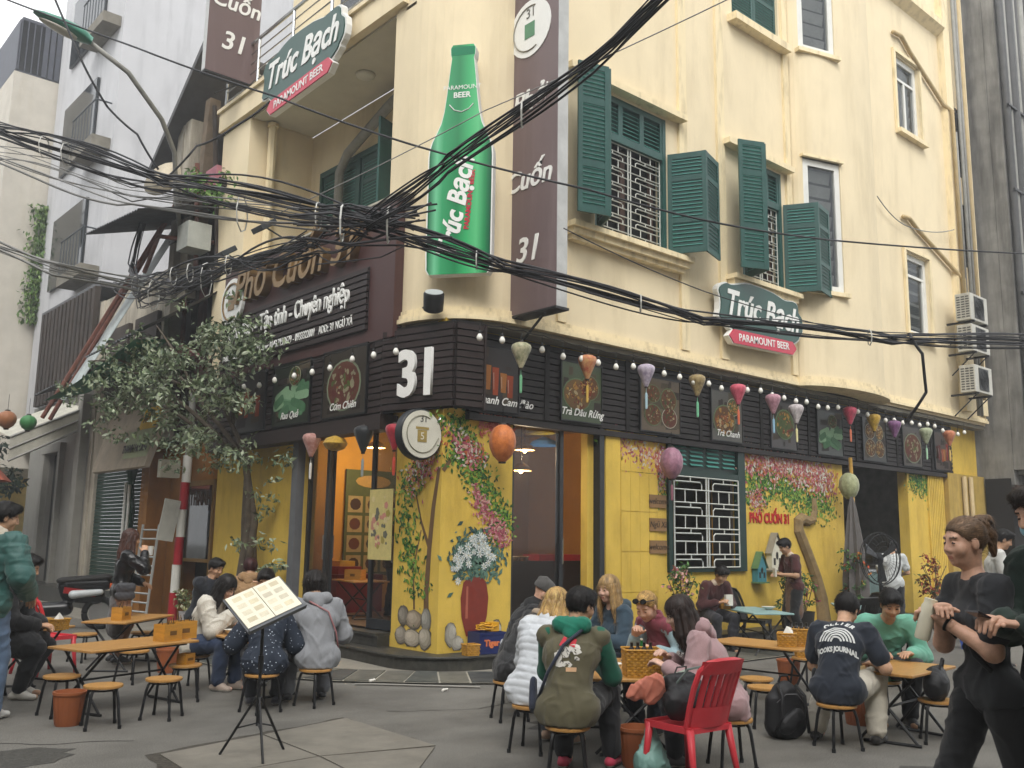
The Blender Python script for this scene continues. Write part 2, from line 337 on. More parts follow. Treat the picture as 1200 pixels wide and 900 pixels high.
hl = [(s_up(9.75),s_up(11.42),6.12,8.42),(s_up(13.5),s_up(14.78),6.12,8.42),(s_up(13.35),s_up(14.85),11.05,13.4)]
rest = corner+[(15.1,9.25)]
m = MB().mat(CREAM); wallpath(m, rest, 4.45, 16, hl, .22); B(m,'upper_wall')
bayp = [(15.1,9.25)]+[p for p in bay if p[1] < 9.24]+[(18.1,9.25)]
blen = sum((Vector(b)-Vector(a)).length for a,b in zip(bayp,bayp[1:]))
def bay_s(x):
    s_ = 0
    for a,b in zip(bayp,bayp[1:]):
        L = (Vector(b)-Vector(a)).length
        if a[0] <= x <= b[0]: return s_+L*(x-a[0])/(b[0]-a[0])
        s_ += L
FA,FB = bay_s(15.22)/blen, bay_s(16.08)/blen
nh = [(blen*FA,blen*FB,6.25,8.85),(blen*FA,blen*FB,11.05,13.6)]
m = MB().mat(CREAM); wallpath(m, bayp, 4.45, 16, nh, .16); B(m,'bay_wall', smooth=False)
fl = [(18.1,9.25),(23.3,9.25)]
m = MB().mat(CREAM); wallpath(m, fl, 4.45, 16, [(1.5,2.65,10.85,12.7),(1.5,2.6,6.15,8.0),(4.15,5.1,8.3,9.9),(4.2,5.15,10.6,12.4)], .14); B(m,'upper_wall')
# --- cornices and string courses
prof = [(0,4.47),(.0,4.62),(.03,4.62),(.03,4.56),(.06,4.56),(.06,4.50),(.09,4.50),(.09,4.44),(.02,4.44),(-.45,4.44)]
m = MB().mat(CREAM2); sweep(m, [(7.1,10.7)]+corner+[(15.1,9.25)], prof); B(m,'cornice')
m = MB().mat(CREAM2); sweep(m, bayp, [(o+.001,z-.003) for o,z in prof]); B(m,'cornice')
m = MB().mat(CREAM2); sweep(m, fl, [(o+.002,z+.06) for o,z in prof]); B(m,'cornice')
m = MB().mat(CREAM2); sweep(m, [(18.1,9.25),(21.95,9.25)], [(0,14.0),(.22,14.15),(.22,14.32),(0,14.36)]); B(m,'ledge')
# soffit between the overhanging upper floor and the shop band
m = MB().mat(M('grey_soffit','7f7a6c', r=.9, var=.15, sc=3)); m.prism([(7.12,16.2),(7.12,10.3)]+corner[1:]+[(23.3,9.27),(23.3,9.54),(7.26,9.56),(7.26,16.2)], 4.36, 4.43); B(m,'soffit')
for x0,x1 in ((8.95,9.12),(11.72,11.92),(12.78,12.98),(14.92,15.08)):
    m = MB().mat(CREAM2); m.bx(x0,x1,9.20,9.252,4.63,15.9); B(m,'pilaster')
for x0,x1,d in ((21.95,22.3,.16),(22.9,23.28,.10)):
    m = MB().mat(CREAM2); m.bx(x0,x1,9.25-d,9.252,4.68,15.9); B(m,'pilaster')
# --- shuttered windows of the right face
def leaf_mesh(w, h, mb=None):
    """louvred shutter leaf: stiles, rails and tilted slats; hinge at x=0"""
    q = mb or MB(); t = .035
    q.mat(GREENP); q.bx(0,.07,0,t,0,h); q.bx(w-.07,w,0,t,0,h)
    zs = [0,.10,h*.30,h*.30+.09,h*.72,h*.72+.09,h-.09,h]
    for a,b in zip(zs[::2],zs[1::2]): q.bx(.07,w-.07,.003,t-.003,a,b)
    q.mat(TEALP)
    for a,b in ((zs[1],zs[2]),(zs[3],zs[4]),(zs[5],zs[6])):
        n = max(2,int((b-a)/.058)); 
        for i in range(n): q.box((w/2,t/2,a+(i+.5)*(b-a)/n),(w-.14,.045,.008),rx=R(42))
        q.mat(GREENP); q.bx(.07,w-.07,t*.45,t*.55,a,b); q.mat(TEALP)
    return q
def grille_mesh(q, w, h, rows, r=.011, y=0.):
    """wrought grille of stepped rounded bars in two halves"""
    q.mat(WHITEM); hw = w/2-.03
    for x in (0,w/2-.03,w/2+.03,w): q.tube([(x,y,0),(x,y,h)], r, 5)
    dz = h/rows
    for i in range(rows):
        z = i*dz
        q.tube([(0,y,z),(w,y,z)], r*.9, 4)
        for k in (0,1):
            x0 = k*(w/2+.03); flip = k
            if i % 2 == 0:
                a,b = (x0+.03, x0+hw-.12) if not flip else (x0+.12, x0+hw-.03)
                e = b if not flip else a; s_ = -1 if not flip else 1
                q.tube([(a if not flip else b,y,z+dz*.62),(e+s_*.04,y,z+dz*.62),(e,y,z+dz*.45),(e,y,z)], r*.9, 4)
            xs = (.33,.68) if i % 2 else (.5,)
            for f_ in xs: q.tube([(x0+hw*f_,y,z if i%2 else z+dz*.62),(x0+hw*f_,y,z+dz)], r*.9, 4)
    q.tube([(0,y,h),(w,y,h)], r*.9, 4)
def shuttered_window(x, z, w, h, label):
    o = MB(); o.mat(GREENP)                             # frame with louvred transom
    o.bx(0,.08,.0,.12,0,h); o.bx(w-.08,w,.0,.12,0,h); o.bx(.08,w-.08,.005,.115,h-.1,h); o.bx(.08,w-.08,.005,.115,h-.72,h-.6); o.bx(.08,w-.08,.005,.115,0,.05)
    pw = (w-.16)/3
    for i in range(3):
        a = .08+i*pw; o.mat(GREENP); o.bx(a,a+.05,.01,.11,h-.6,h-.1); o.bx(a+pw-.05,a+pw,.01,.11,h-.6,h-.1); o.bx(a+.05,a+pw-.05,.07,.09,h-.6,h-.1); o.mat(TEALP)
        for k in range(7): o.box((a+pw/2,.045,h-.56+k*.066),(pw-.1,.05,.008),rx=R(42))
    win = o.build('window', BLD); win.location = Vector((x,9.25,z))-BO
    q = MB(); grille_mesh(q, w-.2, h-.78, 12); g_ = q.build('grille', win, (.1,.06,.05))
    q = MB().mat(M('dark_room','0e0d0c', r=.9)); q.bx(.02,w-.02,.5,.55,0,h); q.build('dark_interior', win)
    q = MB().mat(M('brown_casement','4a3227', r=.6)); 
    for a in (.1,w/2-.05,w-.2): q.bx(a,a+.1,.2,.24,.05,h-.72)
    q.build('casement', win)
    return win
def leaf(win, p, ang, w, h, me=None, z=.02):
    o = ob('shutter', me, win, (p[0],p[1],z), ang); return o
LM = leaf_mesh(.62,2.26).build('shutter', BLD); LME = LM.data; bpy.data.objects.remove(LM)
LM2 = leaf_mesh(.50,2.26).build('shutter', BLD); LME2 = LM2.data; bpy.data.objects.remove(LM2)
LM3 = leaf_mesh(.62,1.68).build('shutter', BLD); LMS = LM3.data; bpy.data.objects.remove(LM3)
w1 = shuttered_window(9.75,6.12,1.67,2.3,'')
leaf(w1,(1.67,-.03),R(-62),.62,2.3,LMS); leaf(w1,(1.67+.62*math.cos(R(62)),-.03-.62*math.sin(R(62))),R(17),.62,2.3,LMS)
leaf(w1,(0.0,-.03),R(180+60),.62,2.3,LME); leaf(w1,(-.62*math.cos(R(60))-.02,-.03-.62*math.sin(R(60))),R(163),.50,2.3,LME2)
w2 = shuttered_window(13.5,6.12,1.28,2.3,'')
leaf(w2,(1.28,-.03),R(-60),.62,2.3,LMS); leaf(w2,(1.28+.62*math.cos(R(60)),-.03-.62*math.sin(R(60))),R(12),.62,2.3,LMS)
leaf(w2,(0.0,-.03),R(180+72),.62,2.3,LME); leaf(w2,(-.62*math.cos(R(72))-.02,-.03-.62*math.sin(R(72))),R(155),.50,2.3,LME2)
# sills of those windows
for x0,x1 in ((9.12,11.72),(12.98,14.92)):
    m = MB().mat(CREAM2); m.bx(x0-.06,x1+.06,8.98,9.249,6.02,6.10); m.bx(x0-.02,x1+.02,9.05,9.248,5.93,6.018); m.bx(x0+.02,x1-.02,9.12,9.247,5.86,5.928); B(m,'sill')
    m = MB().mat(CREAM2); m.bx(x0-.05,x1+.05,9.06,9.249,8.46,8.56); B(m,'lintel')
# top floor closed shutters
m = MB(); leaf_mesh(.74,2.3,m); top1 = m.build('window', BLD); top1.location = Vector((13.36,9.3,11.08))-BO
m = MB(); leaf_mesh(.74,2.3,m); m.build('shutter', top1, (.75,0,0))
m = MB().mat(CREAM2); m.bx(13.2,15.0,9.05,9.249,10.9,11.04); B(m,'sill')
m = MB().mat(CREAM2); m.bx(13.2,15.0,9.05,9.249,13.42,13.52); B(m,'lintel')
# --- white framed windows
def white_window(w, h, kind, pos, rz=0, depth=.08):
    o = MB().mat(WHITEP); t = .12
    o.bx(0,t,0,.08,0,h); o.bx(w-t,w,0,.08,0,h); o.bx(t,w-t,.002,.078,0,t); o.bx(t,w-t,.002,.078,h-t,h)
    if kind == 'casement':
        o.bx(t,w-t,.004,.076,h*.72-.03,h*.72+.03); o.bx(w/2-.04,w/2+.04,.006,.074,t,h*.72-.03)
    if kind == 'transom': o.bx(t,w-t,.004,.076,h*.74-.03,h*.74+.03); o.bx(t,t+.06,.01,.07,t,h*.74-.03); o.bx(w-t-.06,w-t,.01,.07,t,h*.74-.03)
    win = o.build('window', BLD); win.location = Vector(pos)-BO; win.rotation_euler = (0,0,rz)
    q = MB().mat(glassmat('street_window_glass','4a5256',.30)); q.bx(t,w-t,.035,.045,t,h-t); q.build('pane', win)
    q = MB().mat(M('window_blind','a9aba8', r=.8, var=.2, sc=3)); 
    n = int(h/.30)
    for i in range(n): q.box((w/2,.13,t+(i+.5)*(h-2*t)/n),(w-2*t-.02,.012,.22 if kind!='transom' else .06),rx=R(12))
    q.build('blind', win); 
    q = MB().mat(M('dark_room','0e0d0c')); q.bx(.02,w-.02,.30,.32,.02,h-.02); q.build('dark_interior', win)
    return win
def on_bay(f):
    s_ = blen*f; 
    for a,b in zip(bayp,bayp[1:]):
        L = (Vector(b)-Vector(a)).length
        if s_ <= L: d = (Vector(b)-Vector(a)).normalized(); return Vector(a)+d*s_, d
        s_ -= L
for z0,z1 in ((6.27,8.83),(11.07,13.58)):
    pa,_ = on_bay(FA+.004); pb,_ = on_bay(FB-.004); d = pb-pa
    wd = white_window(d.length, z1-z0, 'tall', (pa.x+.01,pa.y+.02,z0), math.atan2(d.y,d.x))
    m = MB().mat(CREAM2); m.bx(-.08,d.length+.08,-.12,.04,-.09,-.012); m.build('sill', wd); m = MB().mat(CREAM2); m.bx(-.06,d.length+.06,-.09,.04,z1-z0+.02,z1-z0+.07); m.build('hood_mould', wd)
for (x,z,w,h,k) in ((19.6,10.85,1.15,1.85,'casement'),(19.6,6.15,1.1,1.85,'transom')):
    wd = white_window(w,h,k,(x,9.31,z)); m = MB().mat(CREAM2); m.bx(-.1,w+.1,-.2,-.062,-.11,-.012); m.bx(-.1,-.01,-.12,-.064,-.01,h+.02); m.bx(w+.01,w+.1,-.12,-.064,-.01,h+.02); m.bx(-.1,w+.1,-.12,-.066,h+.025,h+.1); m.build('sill', wd)
for (z,h) in ((8.3,1.6),(10.6,1.8)):       # barred openings beside the pipes
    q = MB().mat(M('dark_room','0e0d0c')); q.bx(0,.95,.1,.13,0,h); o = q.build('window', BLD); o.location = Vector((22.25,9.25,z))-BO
    q = MB().mat(M('rusty_bars','4e4a47', r=.7, var=.3))
    for i in range(8): q.tube([(.06+i*.12,.0,0),(.06+i*.12,.0,h)],.012,4)
    for i in range(6): q.tube([(.02,.01,.1+i*h/6),(.93,.01,.1+i*h/6)],.012,4)
    for i in range(4): q.lathe([(.1,-.01),(.1,.01)],10,(.2+.2*i,0,.4+(i%2)*.5))
    q.build('grille', o)
# --- loggia window, shutter doors, duct
q = MB().mat(GREENP); q.bx(0,.09,0,.1,0,1.9); q.bx(2.61,2.7,0,.1,0,1.9); q.bx(.09,2.61,.003,.097,1.8,1.9); q.bx(1.3,1.4,.003,.097,0,1.8)
lw = q.build('window', BLD); lw.location = Vector((8.38,15.08,6.45))-BO; lw.rotation_euler = (0,0,R(-90))
for a in (.1,1.42):
    q = MB(); leaf_mesh(1.18,1.78,q); q.build('shutter', lw, (a,.03,.0))
q = MB().mat(GREENP); q.bx(0,.65,0,.04,0,1.85); q.mat(M('teal_trim','4fa7a5', r=.5)); q.tube([(.2,-.012,.3),(.2,-.012,1.1),(.24,-.012,1.25),(.33,-.012,1.32),(.42,-.012,1.25),(.46,-.012,1.1),(.46,-.012,.3)],.02,6)
q.build('shutter', lw, (2.72,-.02,0), R(-70))
q = MB().mat(GREENP); q.bx(0,.12,-.02,.02,0,2.2); q.build('shutter', lw, (3.65,-.5,0), R(-80))
m = MB().mat(PVC); m.tube([(8.28,14.2,6.4),(8.28,14.2,8.1),(8.25,13.9,8.35),(8.2,12.6,8.75),(8.1,11.2,9.0),(8.0,10.8,9.02)],.085,8); B(m,'duct',smooth=True)
m = MB().mat(CREAM2); m.tube([(7.5,15.35,6.4),(7.5,15.35,9.18)],.08,8); m.lathe([(.11,0),(.11,.06)],8,(7.5,15.35,9.1)); B(m,'downpipe')
m = MB().mat(M('ceiling_lamp_glass','d8d6cc',r=.4)); m.lathe([(.17,0),(.16,-.04),(.1,-.07)],14,(7.75,12.6,9.2)); B(m,'ceiling_lamp',smooth=True)
# --- stainless balcony rail
m = MB().mat(STEEL)
yy = [16.5,15.2,13.9,12.6,11.3,10.75]
for y in yy: m.tube([(7.06,y,9.7),(7.06,y,10.66)],.028,6)
m.tube([(7.06,16.55,10.66),(7.06,10.72,10.66)],.033,8)
for z in (9.85,10.05,10.25,10.45): m.tube([(7.06,16.55,z),(7.06,10.72,z)],.014,5)
m.tube([(7.06,16.55,10.66),(8.3,16.55,10.66)],.033,8); B(m,'railing')
m = MB().mat(M('glass_door_frame','53585c')); m.bx(8.36,8.395,11.2,14.6,9.7,12.2); m.mat(DGLASS); m.bx(8.33,8.355,11.3,12.8,9.8,12.1); m.bx(8.33,8.355,13.0,14.5,9.8,12.1); B(m,'balcony_door')
# --- drain pipes and conduits on the right end
def pipe(pts, r, mat=PVC, n=7): q = MB().mat(mat); q.tube(pts, r, n); return B(q,'pipe',smooth=True)
pipe([(18.2,9.2,15.5),(18.2,9.2,4.7)],.05,CREAM2)
pipe([(19.5,9.18,13.15),(19.9,9.18,13.2),(20.3,9.18,12.95),(21.9,9.17,12.2),(22.02,9.02,12.0),(22.02,9.02,7.3)],.05,M('tan_duct','b7a27a',r=.8))
pipe([(19.5,9.18,8.75),(19.8,9.18,8.78),(20.2,9.18,8.6),(21.9,9.17,8.05),(22.05,9.02,7.8),(22.05,9.02,7.0)],.05,M('tan_duct','b7a27a'))
for x,z0,z1,r in ((22.42,4.6,15.8,.045),(22.6,4.6,15.8,.03),(22.75,5,15.8,.05),(22.16,7.2,11.5,.03)): pipe([(x,9.02,z0),(x+.02,9.02,(z0+z1)/2),(x,9.02,z1)],r,PVC if r<.046 else M('tan_duct','b7a27a'))
# --- ground floor window with white grille
q = MB().mat(M('dark_green_frame','12302a', r=.5)); q.bx(0,.1,0,.1,0,2.13); q.bx(1.87,2.07,0,.1,0,2.13); q.bx(.1,1.87,.003,.097,0,.06); q.bx(.1,1.87,.003,.097,1.52,1.62); q.bx(.1,1.87,.06,.09,1.62,2.13)
q.mat(TEALP)
for k in range(4):
    for i in range(5): q.box((.33+k*.44,.04,1.72+i*.07),(.32,.05,.008),rx=R(42))
gw = q.build('window', BLD); gw.location = Vector((11.7,9.50,1.13))-BO
q = MB(); grille_mesh(q, 1.72, 1.44, 7, .013); q.build('grille', gw, (.12,-.01,.07))
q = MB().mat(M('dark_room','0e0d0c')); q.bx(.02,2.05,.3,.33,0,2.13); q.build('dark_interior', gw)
# grooved yellow panel boards between the door and the window
for i in range(5):
    q = MB().mat(YEL); z0 = .25+i*.6
    for k in range(4): q.bx(10.62+k*.215,10.62+k*.215+.209,9.532,9.549,z0,z0+.592)
    B(q,'panel_board')
q = MB().mat(YEL); q.bx(10.24,10.56,9.49,9.549,.2,3.24); B(q,'pilaster')
# near-black sheets behind the upper windows, room shade put into their colour
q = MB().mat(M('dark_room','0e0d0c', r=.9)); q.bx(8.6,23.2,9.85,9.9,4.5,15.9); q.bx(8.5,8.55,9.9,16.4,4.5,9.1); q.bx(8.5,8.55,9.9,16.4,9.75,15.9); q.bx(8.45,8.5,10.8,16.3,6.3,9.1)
stuff(B(q,'dark_room_sheet'))
# --- glazed folding doors
def door_leaf(par, w, h, pos, rz):
    q = MB().mat(DARKF); t = .07
    q.bx(0,t,0,.05,0,h); q.bx(w-t,w,0,.05,0,h); q.bx(t,w-t,.002,.048,0,.14); q.bx(t,w-t,.002,.048,h-t,h)
    o = q.build('door', par); o.location = Vector(pos)-BO if par is BLD else pos; o.rotation_euler = (0,0,rz)
    p = MB().mat(glassmat('door_glass','181c1f',.34)); p.bx(t,w-t,.02,.03,.14,h-t); p.build('pane', o)
    p = MB().mat(STEEL); p.tube([(w-.035,-.03,.9),(w-.035,-.03,1.25)],.012,6); p.build('handle', o); return o
door_leaf(BLD,.62,2.88,(7.3,13.02,.37),R(-90)); door_leaf(BLD,.62,2.88,(7.42,12.40,.37),R(62)); door_leaf(BLD,.66,2.88,(7.3,11.24,.37),R(-90))
q = MB().mat(M('grey_door_post','6a6c70',r=.6)); q.bx(7.12,7.30,13.05,13.22,.2,3.26); B(q,'door_post')
door_leaf(BLD,1.02,2.88,(8.47,9.62,.37),0); door_leaf(BLD,.5,2.88,(9.60,9.75,.37),R(52)); 
q = MB().mat(DARKF); q.bx(10.12,10.22,9.5,9.7,.37,3.25); q.mat(YEL); q.bx(9.98,10.11,9.62,9.75,.37,3.25); B(q,'door_post')
# --- dining room behind the doors
INW = M('interior_yellow','b8862e', r=.8, var=.1, sc=2)
q = MB().mat(INW)
q.quad((7.5,14.4,.36),(13.2,14.4,.36),(13.2,14.4,3.7),(7.5,14.4,3.7)); q.quad((13.2,14.4,.36),(13.2,9.78,.36),(13.2,9.78,3.7),(13.2,14.4,3.7)); q.quad((10.3,9.8,.36),(13.2,9.8,.36),(13.2,9.8,3.7),(10.3,9.8,3.7))
q.quad((7.47,16,.36),(7.47,13.2,.36),(7.47,13.2,3.7),(7.47,16,3.7)); B(q,'interior_wall')
q = MB().mat(M('interior_ceiling','b09060', r=.9)); q.quad((7.47,9.77,3.7),(13.2,9.77,3.7),(13.2,14.4,3.7),(7.47,14.4,3.7)); B(q,'interior_ceiling')
q = MB().mat(M('interior_tile_floor','6f5a44', r=.35, var=.2)); q.quad((7.25,9.55,.36),(13.2,9.55,.36),(13.2,14.4,.36),(7.25,14.4,.36)); B(q,'interior_floor')
# kitchen opening at the right
KW = M('smoked_kitchen_wall','77736a', r=.85, var=.3)
q = MB().mat(KW); q.quad((17.1,12.2,.2),(21,12.2,.2),(21,12.2,3.5),(17.1,12.2,3.5)); q.quad((21,12.2,.2),(21,9.77,.2),(21,9.77,3.5),(21,12.2,3.5)); q.quad((17.1,9.77,.2),(17.1,12.2,.2),(17.1,12.2,3.5),(17.1,9.77,3.5)); q.quad((17.1,9.6,3.4),(21,9.6,3.4),(21,12.2,3.4),(17.1,12.2,3.4)); q.quad((17.1,9.5,.2),(21,9.5,.2),(21,12.2,.2),(17.1,12.2,.2)); B(q,'kitchen_wall')
# yellow corrugated strip right of the kitchen
for i in range(9):
    q = MB().mat(YEL); q.bx(20.7+i*.085,20.7+i*.085+.055,9.51,9.549,.22,3.22); B(q,'panel_board')
q = MB().mat(M('pale_ochre_wall','b79a4f', r=.9, var=.12, stain=dict(c='5b4c2a',sc=1.5,lo=.45,hi=.75,k=.6))); q.bx(21.55,23.7,9.44,9.548,.2,3.25); B(q,'wall_panel')
for x in (22.25,22.6): pipe([(x,9.38,.2),(x,9.38,3.2)],.05,M('tan_duct','b7a27a'))
# ================================================================ shop band, signs and pictures
GOLD = M('brushed_gold','8c7048', r=.35, metal=.6, var=.2, sc=6)
WHT = M('sign_white','e8e8e4', r=.5, var=.04)
SF = thing('slatted_fascia','long dark slatted board over the yellow wall behind the lanterns','sign board',(7.6,9.50,3.25))
SLATD = M('shaded_slat','1d1615', r=.6, var=.25, sc=5, st=(1,1,6))  # near-black copy of the brown slat, overhang shade put into its colour
SME = MB().mat(SLATD).bx(0,14.3,-.035,.03,0,.070).build('slat', SF).data
for i in range(1,12): ob('slat', SME, SF, (0,random.uniform(-.004,.004),i*.0915), 0)
q = MB().mat(M('band_backing','14100f', r=.8)); q.bx(0,14.3,.035,.045,-.02,1.09); q.build('backing', SF)
q = MB().mat(SLATD); q.bx(0,14.4,-.05,.04,-.11,-.03); q.build('lower_rail', SF)
for x in (1.35,3.05,4.85,6.6,8.15,9.9,11.6,13.2):
    q = MB().mat(M('band_backing','14100f')); q.bx(x,x+.09,-.05,-.037,0,1.08); q.build('divider', SF)
# corner board with the house number, bent round the corner
NS = thing('house_number_board','dark slatted corner board with the large white number 31','sign',(7.27,9.36,3.27))
def bent(q, z0, z1, off):
    pl = [(-.29,1.19),(0,0),(.40,-.07)]
    for (a,b) in zip(pl,pl[1:]):
        d = Vector((b[0]-a[0],b[1]-a[1])).normalized(); n = Vector((d.y,-d.x))*off
        q.prism([(a[0],a[1]),(a[0]+n.x,a[1]+n.y),(b[0]+n.x,b[1]+n.y),(b[0],b[1])], z0, z1)
q = MB().mat(SLATM); bent(q, 0, .070, .05); sm = q.build('slat', NS)
for i in range(1,12): ob('slat', sm.data, NS, (0,0,i*.0915))
q = MB().mat(M('band_backing','14100f')); bent(q, -.03, 1.12, .012); q.build('backing', NS)
q = MB().mat(SLATM)
for x,y in ((-.32,1.17),(.38,-.14)): q.bx(x,x+.03,y,y+.03,-.03,1.1)
q.build('edge_strip', NS)
d31 = Vector((.29,-1.19)).normalized()
text('31', .84, WHT, NS, (-.145-.04,.52,.43), .05, bold=.028, rz=math.atan2(d31.y,d31.x), name='number', sx=.85)
# left fascia over the folding doors
SL = thing('slatted_fascia','dark slatted board under the main brown signboard','sign board',(7.0,10.6,3.27))
sm = MB().mat(SLATM).bx(-.03,.03,0,5.5,0,.070).build('slat', SL)
for i in range(1,12): ob('slat', sm.data, SL, (random.uniform(-.004,.004),0,i*.0915))
q = MB().mat(M('band_backing','14100f')); q.bx(.035,.2,0,5.5,-.02,1.09); q.build('backing', SL)
q = MB().mat(SLATM); q.bx(-.06,.22,-.05,5.5,-.24,-.03); q.build('lower_rail', SL)
# --- printed food pictures
FOODC = [F('6a2a1a'),F('8a4a22'),F('a07838'),F('4a5a26'),F('33461f'),F('a89874'),F('55201a'),F('8a8468')]
def picture(parent_loc, rz, w, h, kind, label, words=''):
    t = thing('menu_picture', label, 'picture', parent_loc, rz, 'food pictures above the shop front')
    r_ = random.Random(kind*13+5)
    BGc = ['1d1512','3c4a2c','20281c','54442c','2b2320','46443c','30281f','1f1f1c','3a2a20'][kind%9]
    q = MB().mat(F(BGc,.35)); q.bx(-w/2,w/2,0,.03,-h/2,h/2); q.build('print_panel', t)
    q = MB().mat(BLACKM); 
    for a,b,c,d in ((-w/2-.02,w/2+.02,-h/2-.02,-h/2),(-w/2-.02,w/2+.02,h/2,h/2+.02),(-w/2-.02,-w/2,-h/2,h/2),(w/2,w/2+.02,-h/2,h/2)): q.bx(a,b,-.012,.03,c,d)
    q.build('frame', t)
    q = MB(); y = -.002
    def disc(cx,cz,r,mat,yy,ex=1,n=18): q.mat(mat); q.plate([(cx+r*ex*math.cos(2*math.pi*i/n), cz+r*math.sin(2*math.pi*i/n)) for i in range(n)], yy, yy+.0015)
    plates = {0:[(0,-.0,.30)],1:[(-.12,-.05,.26),(.2,.1,.2)],2:[(0,-.04,.36)],3:[(-.2,-.2,.18),(.2,.12,.2),(.22,-.22,.17),(-.2,.2,.15)],4:[(.02,.02,.3)],5:[(-.1,-.1,.28),(.2,.2,.16)],6:[(0,-.05,.34)],7:[(-.2,.2,.17),(.2,.2,.17),(-.2,-.2,.19),(.2,-.2,.19)],8:[(0,0,.3)]}[kind%9]
    pal = r_.sample(FOODC,3)
    for i in range(14):                                      # dim table setting behind the dish
        q.mat(F(r_.choice(['2a211b','3a3024','4a4030','241d19']))); x,z,s0,s1 = r_.uniform(-.48,.3)*w,r_.uniform(-.48,.35)*h,r_.uniform(.08,.3)*w,r_.uniform(.05,.25)*h
        x1,z1 = min(w*.49,x+s0),min(h*.49,z+s1); q.plate([(x,z),(x1,z+r_.uniform(0,.03)),(x1,z1),(x+r_.uniform(0,.03),z1)], -.0012-.00005*i, -.0010-.00005*i)
    y = -.003
    if kind in (0,8):                                        # drinks in glasses
        for i in range(5):
            x = -w*.38+i*w*.17+r_.uniform(-.02,.02); z = -h*.25+r_.uniform(-.03,.05); hh = h*r_.uniform(.3,.45); ww = w*.06; q.mat(F(r_.choice(['7a2018','8a3a1a','5a1614','96602a']))); q.plate([(x-ww,z),(x+ww,z),(x+ww*1.3,z+hh),(x-ww*1.3,z+hh)],y-.0003*i,y-.0002*i); q.mat(F('b8b0a0')); q.plate([(x-ww*.9,z+hh*.8),(x-ww*.7,z+hh*.2),(x-ww*.6,z+hh*.2),(x-ww*.7,z+hh*.8)],y-.002-.0003*i,y-.0019-.0003*i)
    elif kind == 2:                                          # green rolls in a pile
        for i in range(22):
            x,z,a_,L0 = r_.uniform(-.35,.35)*w,r_.uniform(-.38,.1)*h,r_.uniform(-.5,.5),w*r_.uniform(.12,.2); c,s0 = math.cos(a_),math.sin(a_); ww = h*.07; q.mat(F(r_.choice(['6a9470','557f5c','82a682','46704e']))); q.plate([(x+L0*u_*c-ww*v_*s0,z+L0*u_*s0+ww*v_*c) for u_,v_ in ((-1,-.6),(-.7,-1),(.7,-1),(1,-.6),(1,.6),(.7,1),(-.7,1),(-1,.6))],y-.0002*i,y-.0001*i)
        plates = [(.1,.27,.14)]
    for (cx,cz,pr_) in (plates if kind not in (0,8) else []):
        cx *= w; cz *= h; pr_ *= min(w,h)*1.15; ex = r_.uniform(1.0,1.25)
        disc(cx,cz,pr_,F(r_.choice(['a8a494','5a6f4e','98927c','77826a'])),y-.0046,ex); disc(cx,cz,pr_*.92,F(r_.choice(['5a3c22','6a5030','44502a','5a3020'])),y-.0062,ex)
        for i in range(60):
            a = r_.uniform(0,6.28); rr = pr_*.8*math.sqrt(r_.random()); s_ = pr_*r_.uniform(.07,.24)*(1-.5*i/60); th = r_.uniform(0,3.14); e2 = r_.uniform(.25,.8)
            x,z = cx+rr*ex*math.cos(a), cz+rr*math.sin(a); q.mat(pal[r_.choice((0,0,1,1,2))] if r_.random() < .85 else r_.choice(FOODC))
            pts = [(x+s_*(math.cos(th)*math.cos(k)-e2*math.sin(th)*math.sin(k))*r_.uniform(.8,1.15), z+s_*(math.sin(th)*math.cos(k)+e2*math.cos(th)*math.sin(k))*r_.uniform(.8,1.15)) for k in (0,.9,1.8,2.7,3.6,4.5,5.4)]
            q.plate(pts, y-.0068-.00006*i, y-.0067-.00006*i)
    stuff(q.build('food_print', t))
    if words: text(words, .15, WHT, t, (0,-.012,-h*.36), .003, shear=.35, bold=.002)
    return t
XR = [(7.62,8.5,0,'Trà Chanh Cam Đào','lantern with cream pattern'),(9.2,10.15,1,'Trà Dâu Rừng','red floral lantern'),(10.9,12.0,3,'','white floral lantern'),(12.7,13.7,5,'Trà Chanh','pink lantern'),(14.45,15.4,4,'','pair of pale lanterns'),(16.0,17.05,2,'','deep pink lantern'),(17.7,18.8,7,'','yellow lantern'),(19.4,20.4,6,'','green and white lantern'),(20.9,21.8,8,'','orange lantern')]
PD = ['menu picture of red tea drinks beside the house number','menu picture of two red dishes above the glass door','menu picture of four bowls left of the dark green window','menu picture of a leafy dish above the dark green window','menu picture of fried food on a pale cloth above the painted flowers','menu picture of one big fried plate above the painted flowers','menu picture of four small plates above the kitchen opening','dim menu picture right of the kitchen opening','last dim menu picture at the far end of the slatted board']
for (a,b,k,wds,_),lb in zip(XR,PD): picture(((a+b)/2,9.44,3.72),0,(b-a)*.86,.84,k,lb,wds)
for (y,k,wds,lb) in ((11.5,6,'Cơm Chiên','menu picture of a rice bowl next to the house number'),(13.05,2,'Rau Quả','menu picture of green rolls in the middle of the left street front'),(14.5,0,'','menu picture half hidden behind the leaves')):
    picture((6.94,y,3.78),R(-90),1.15,.96,k,lb,wds)
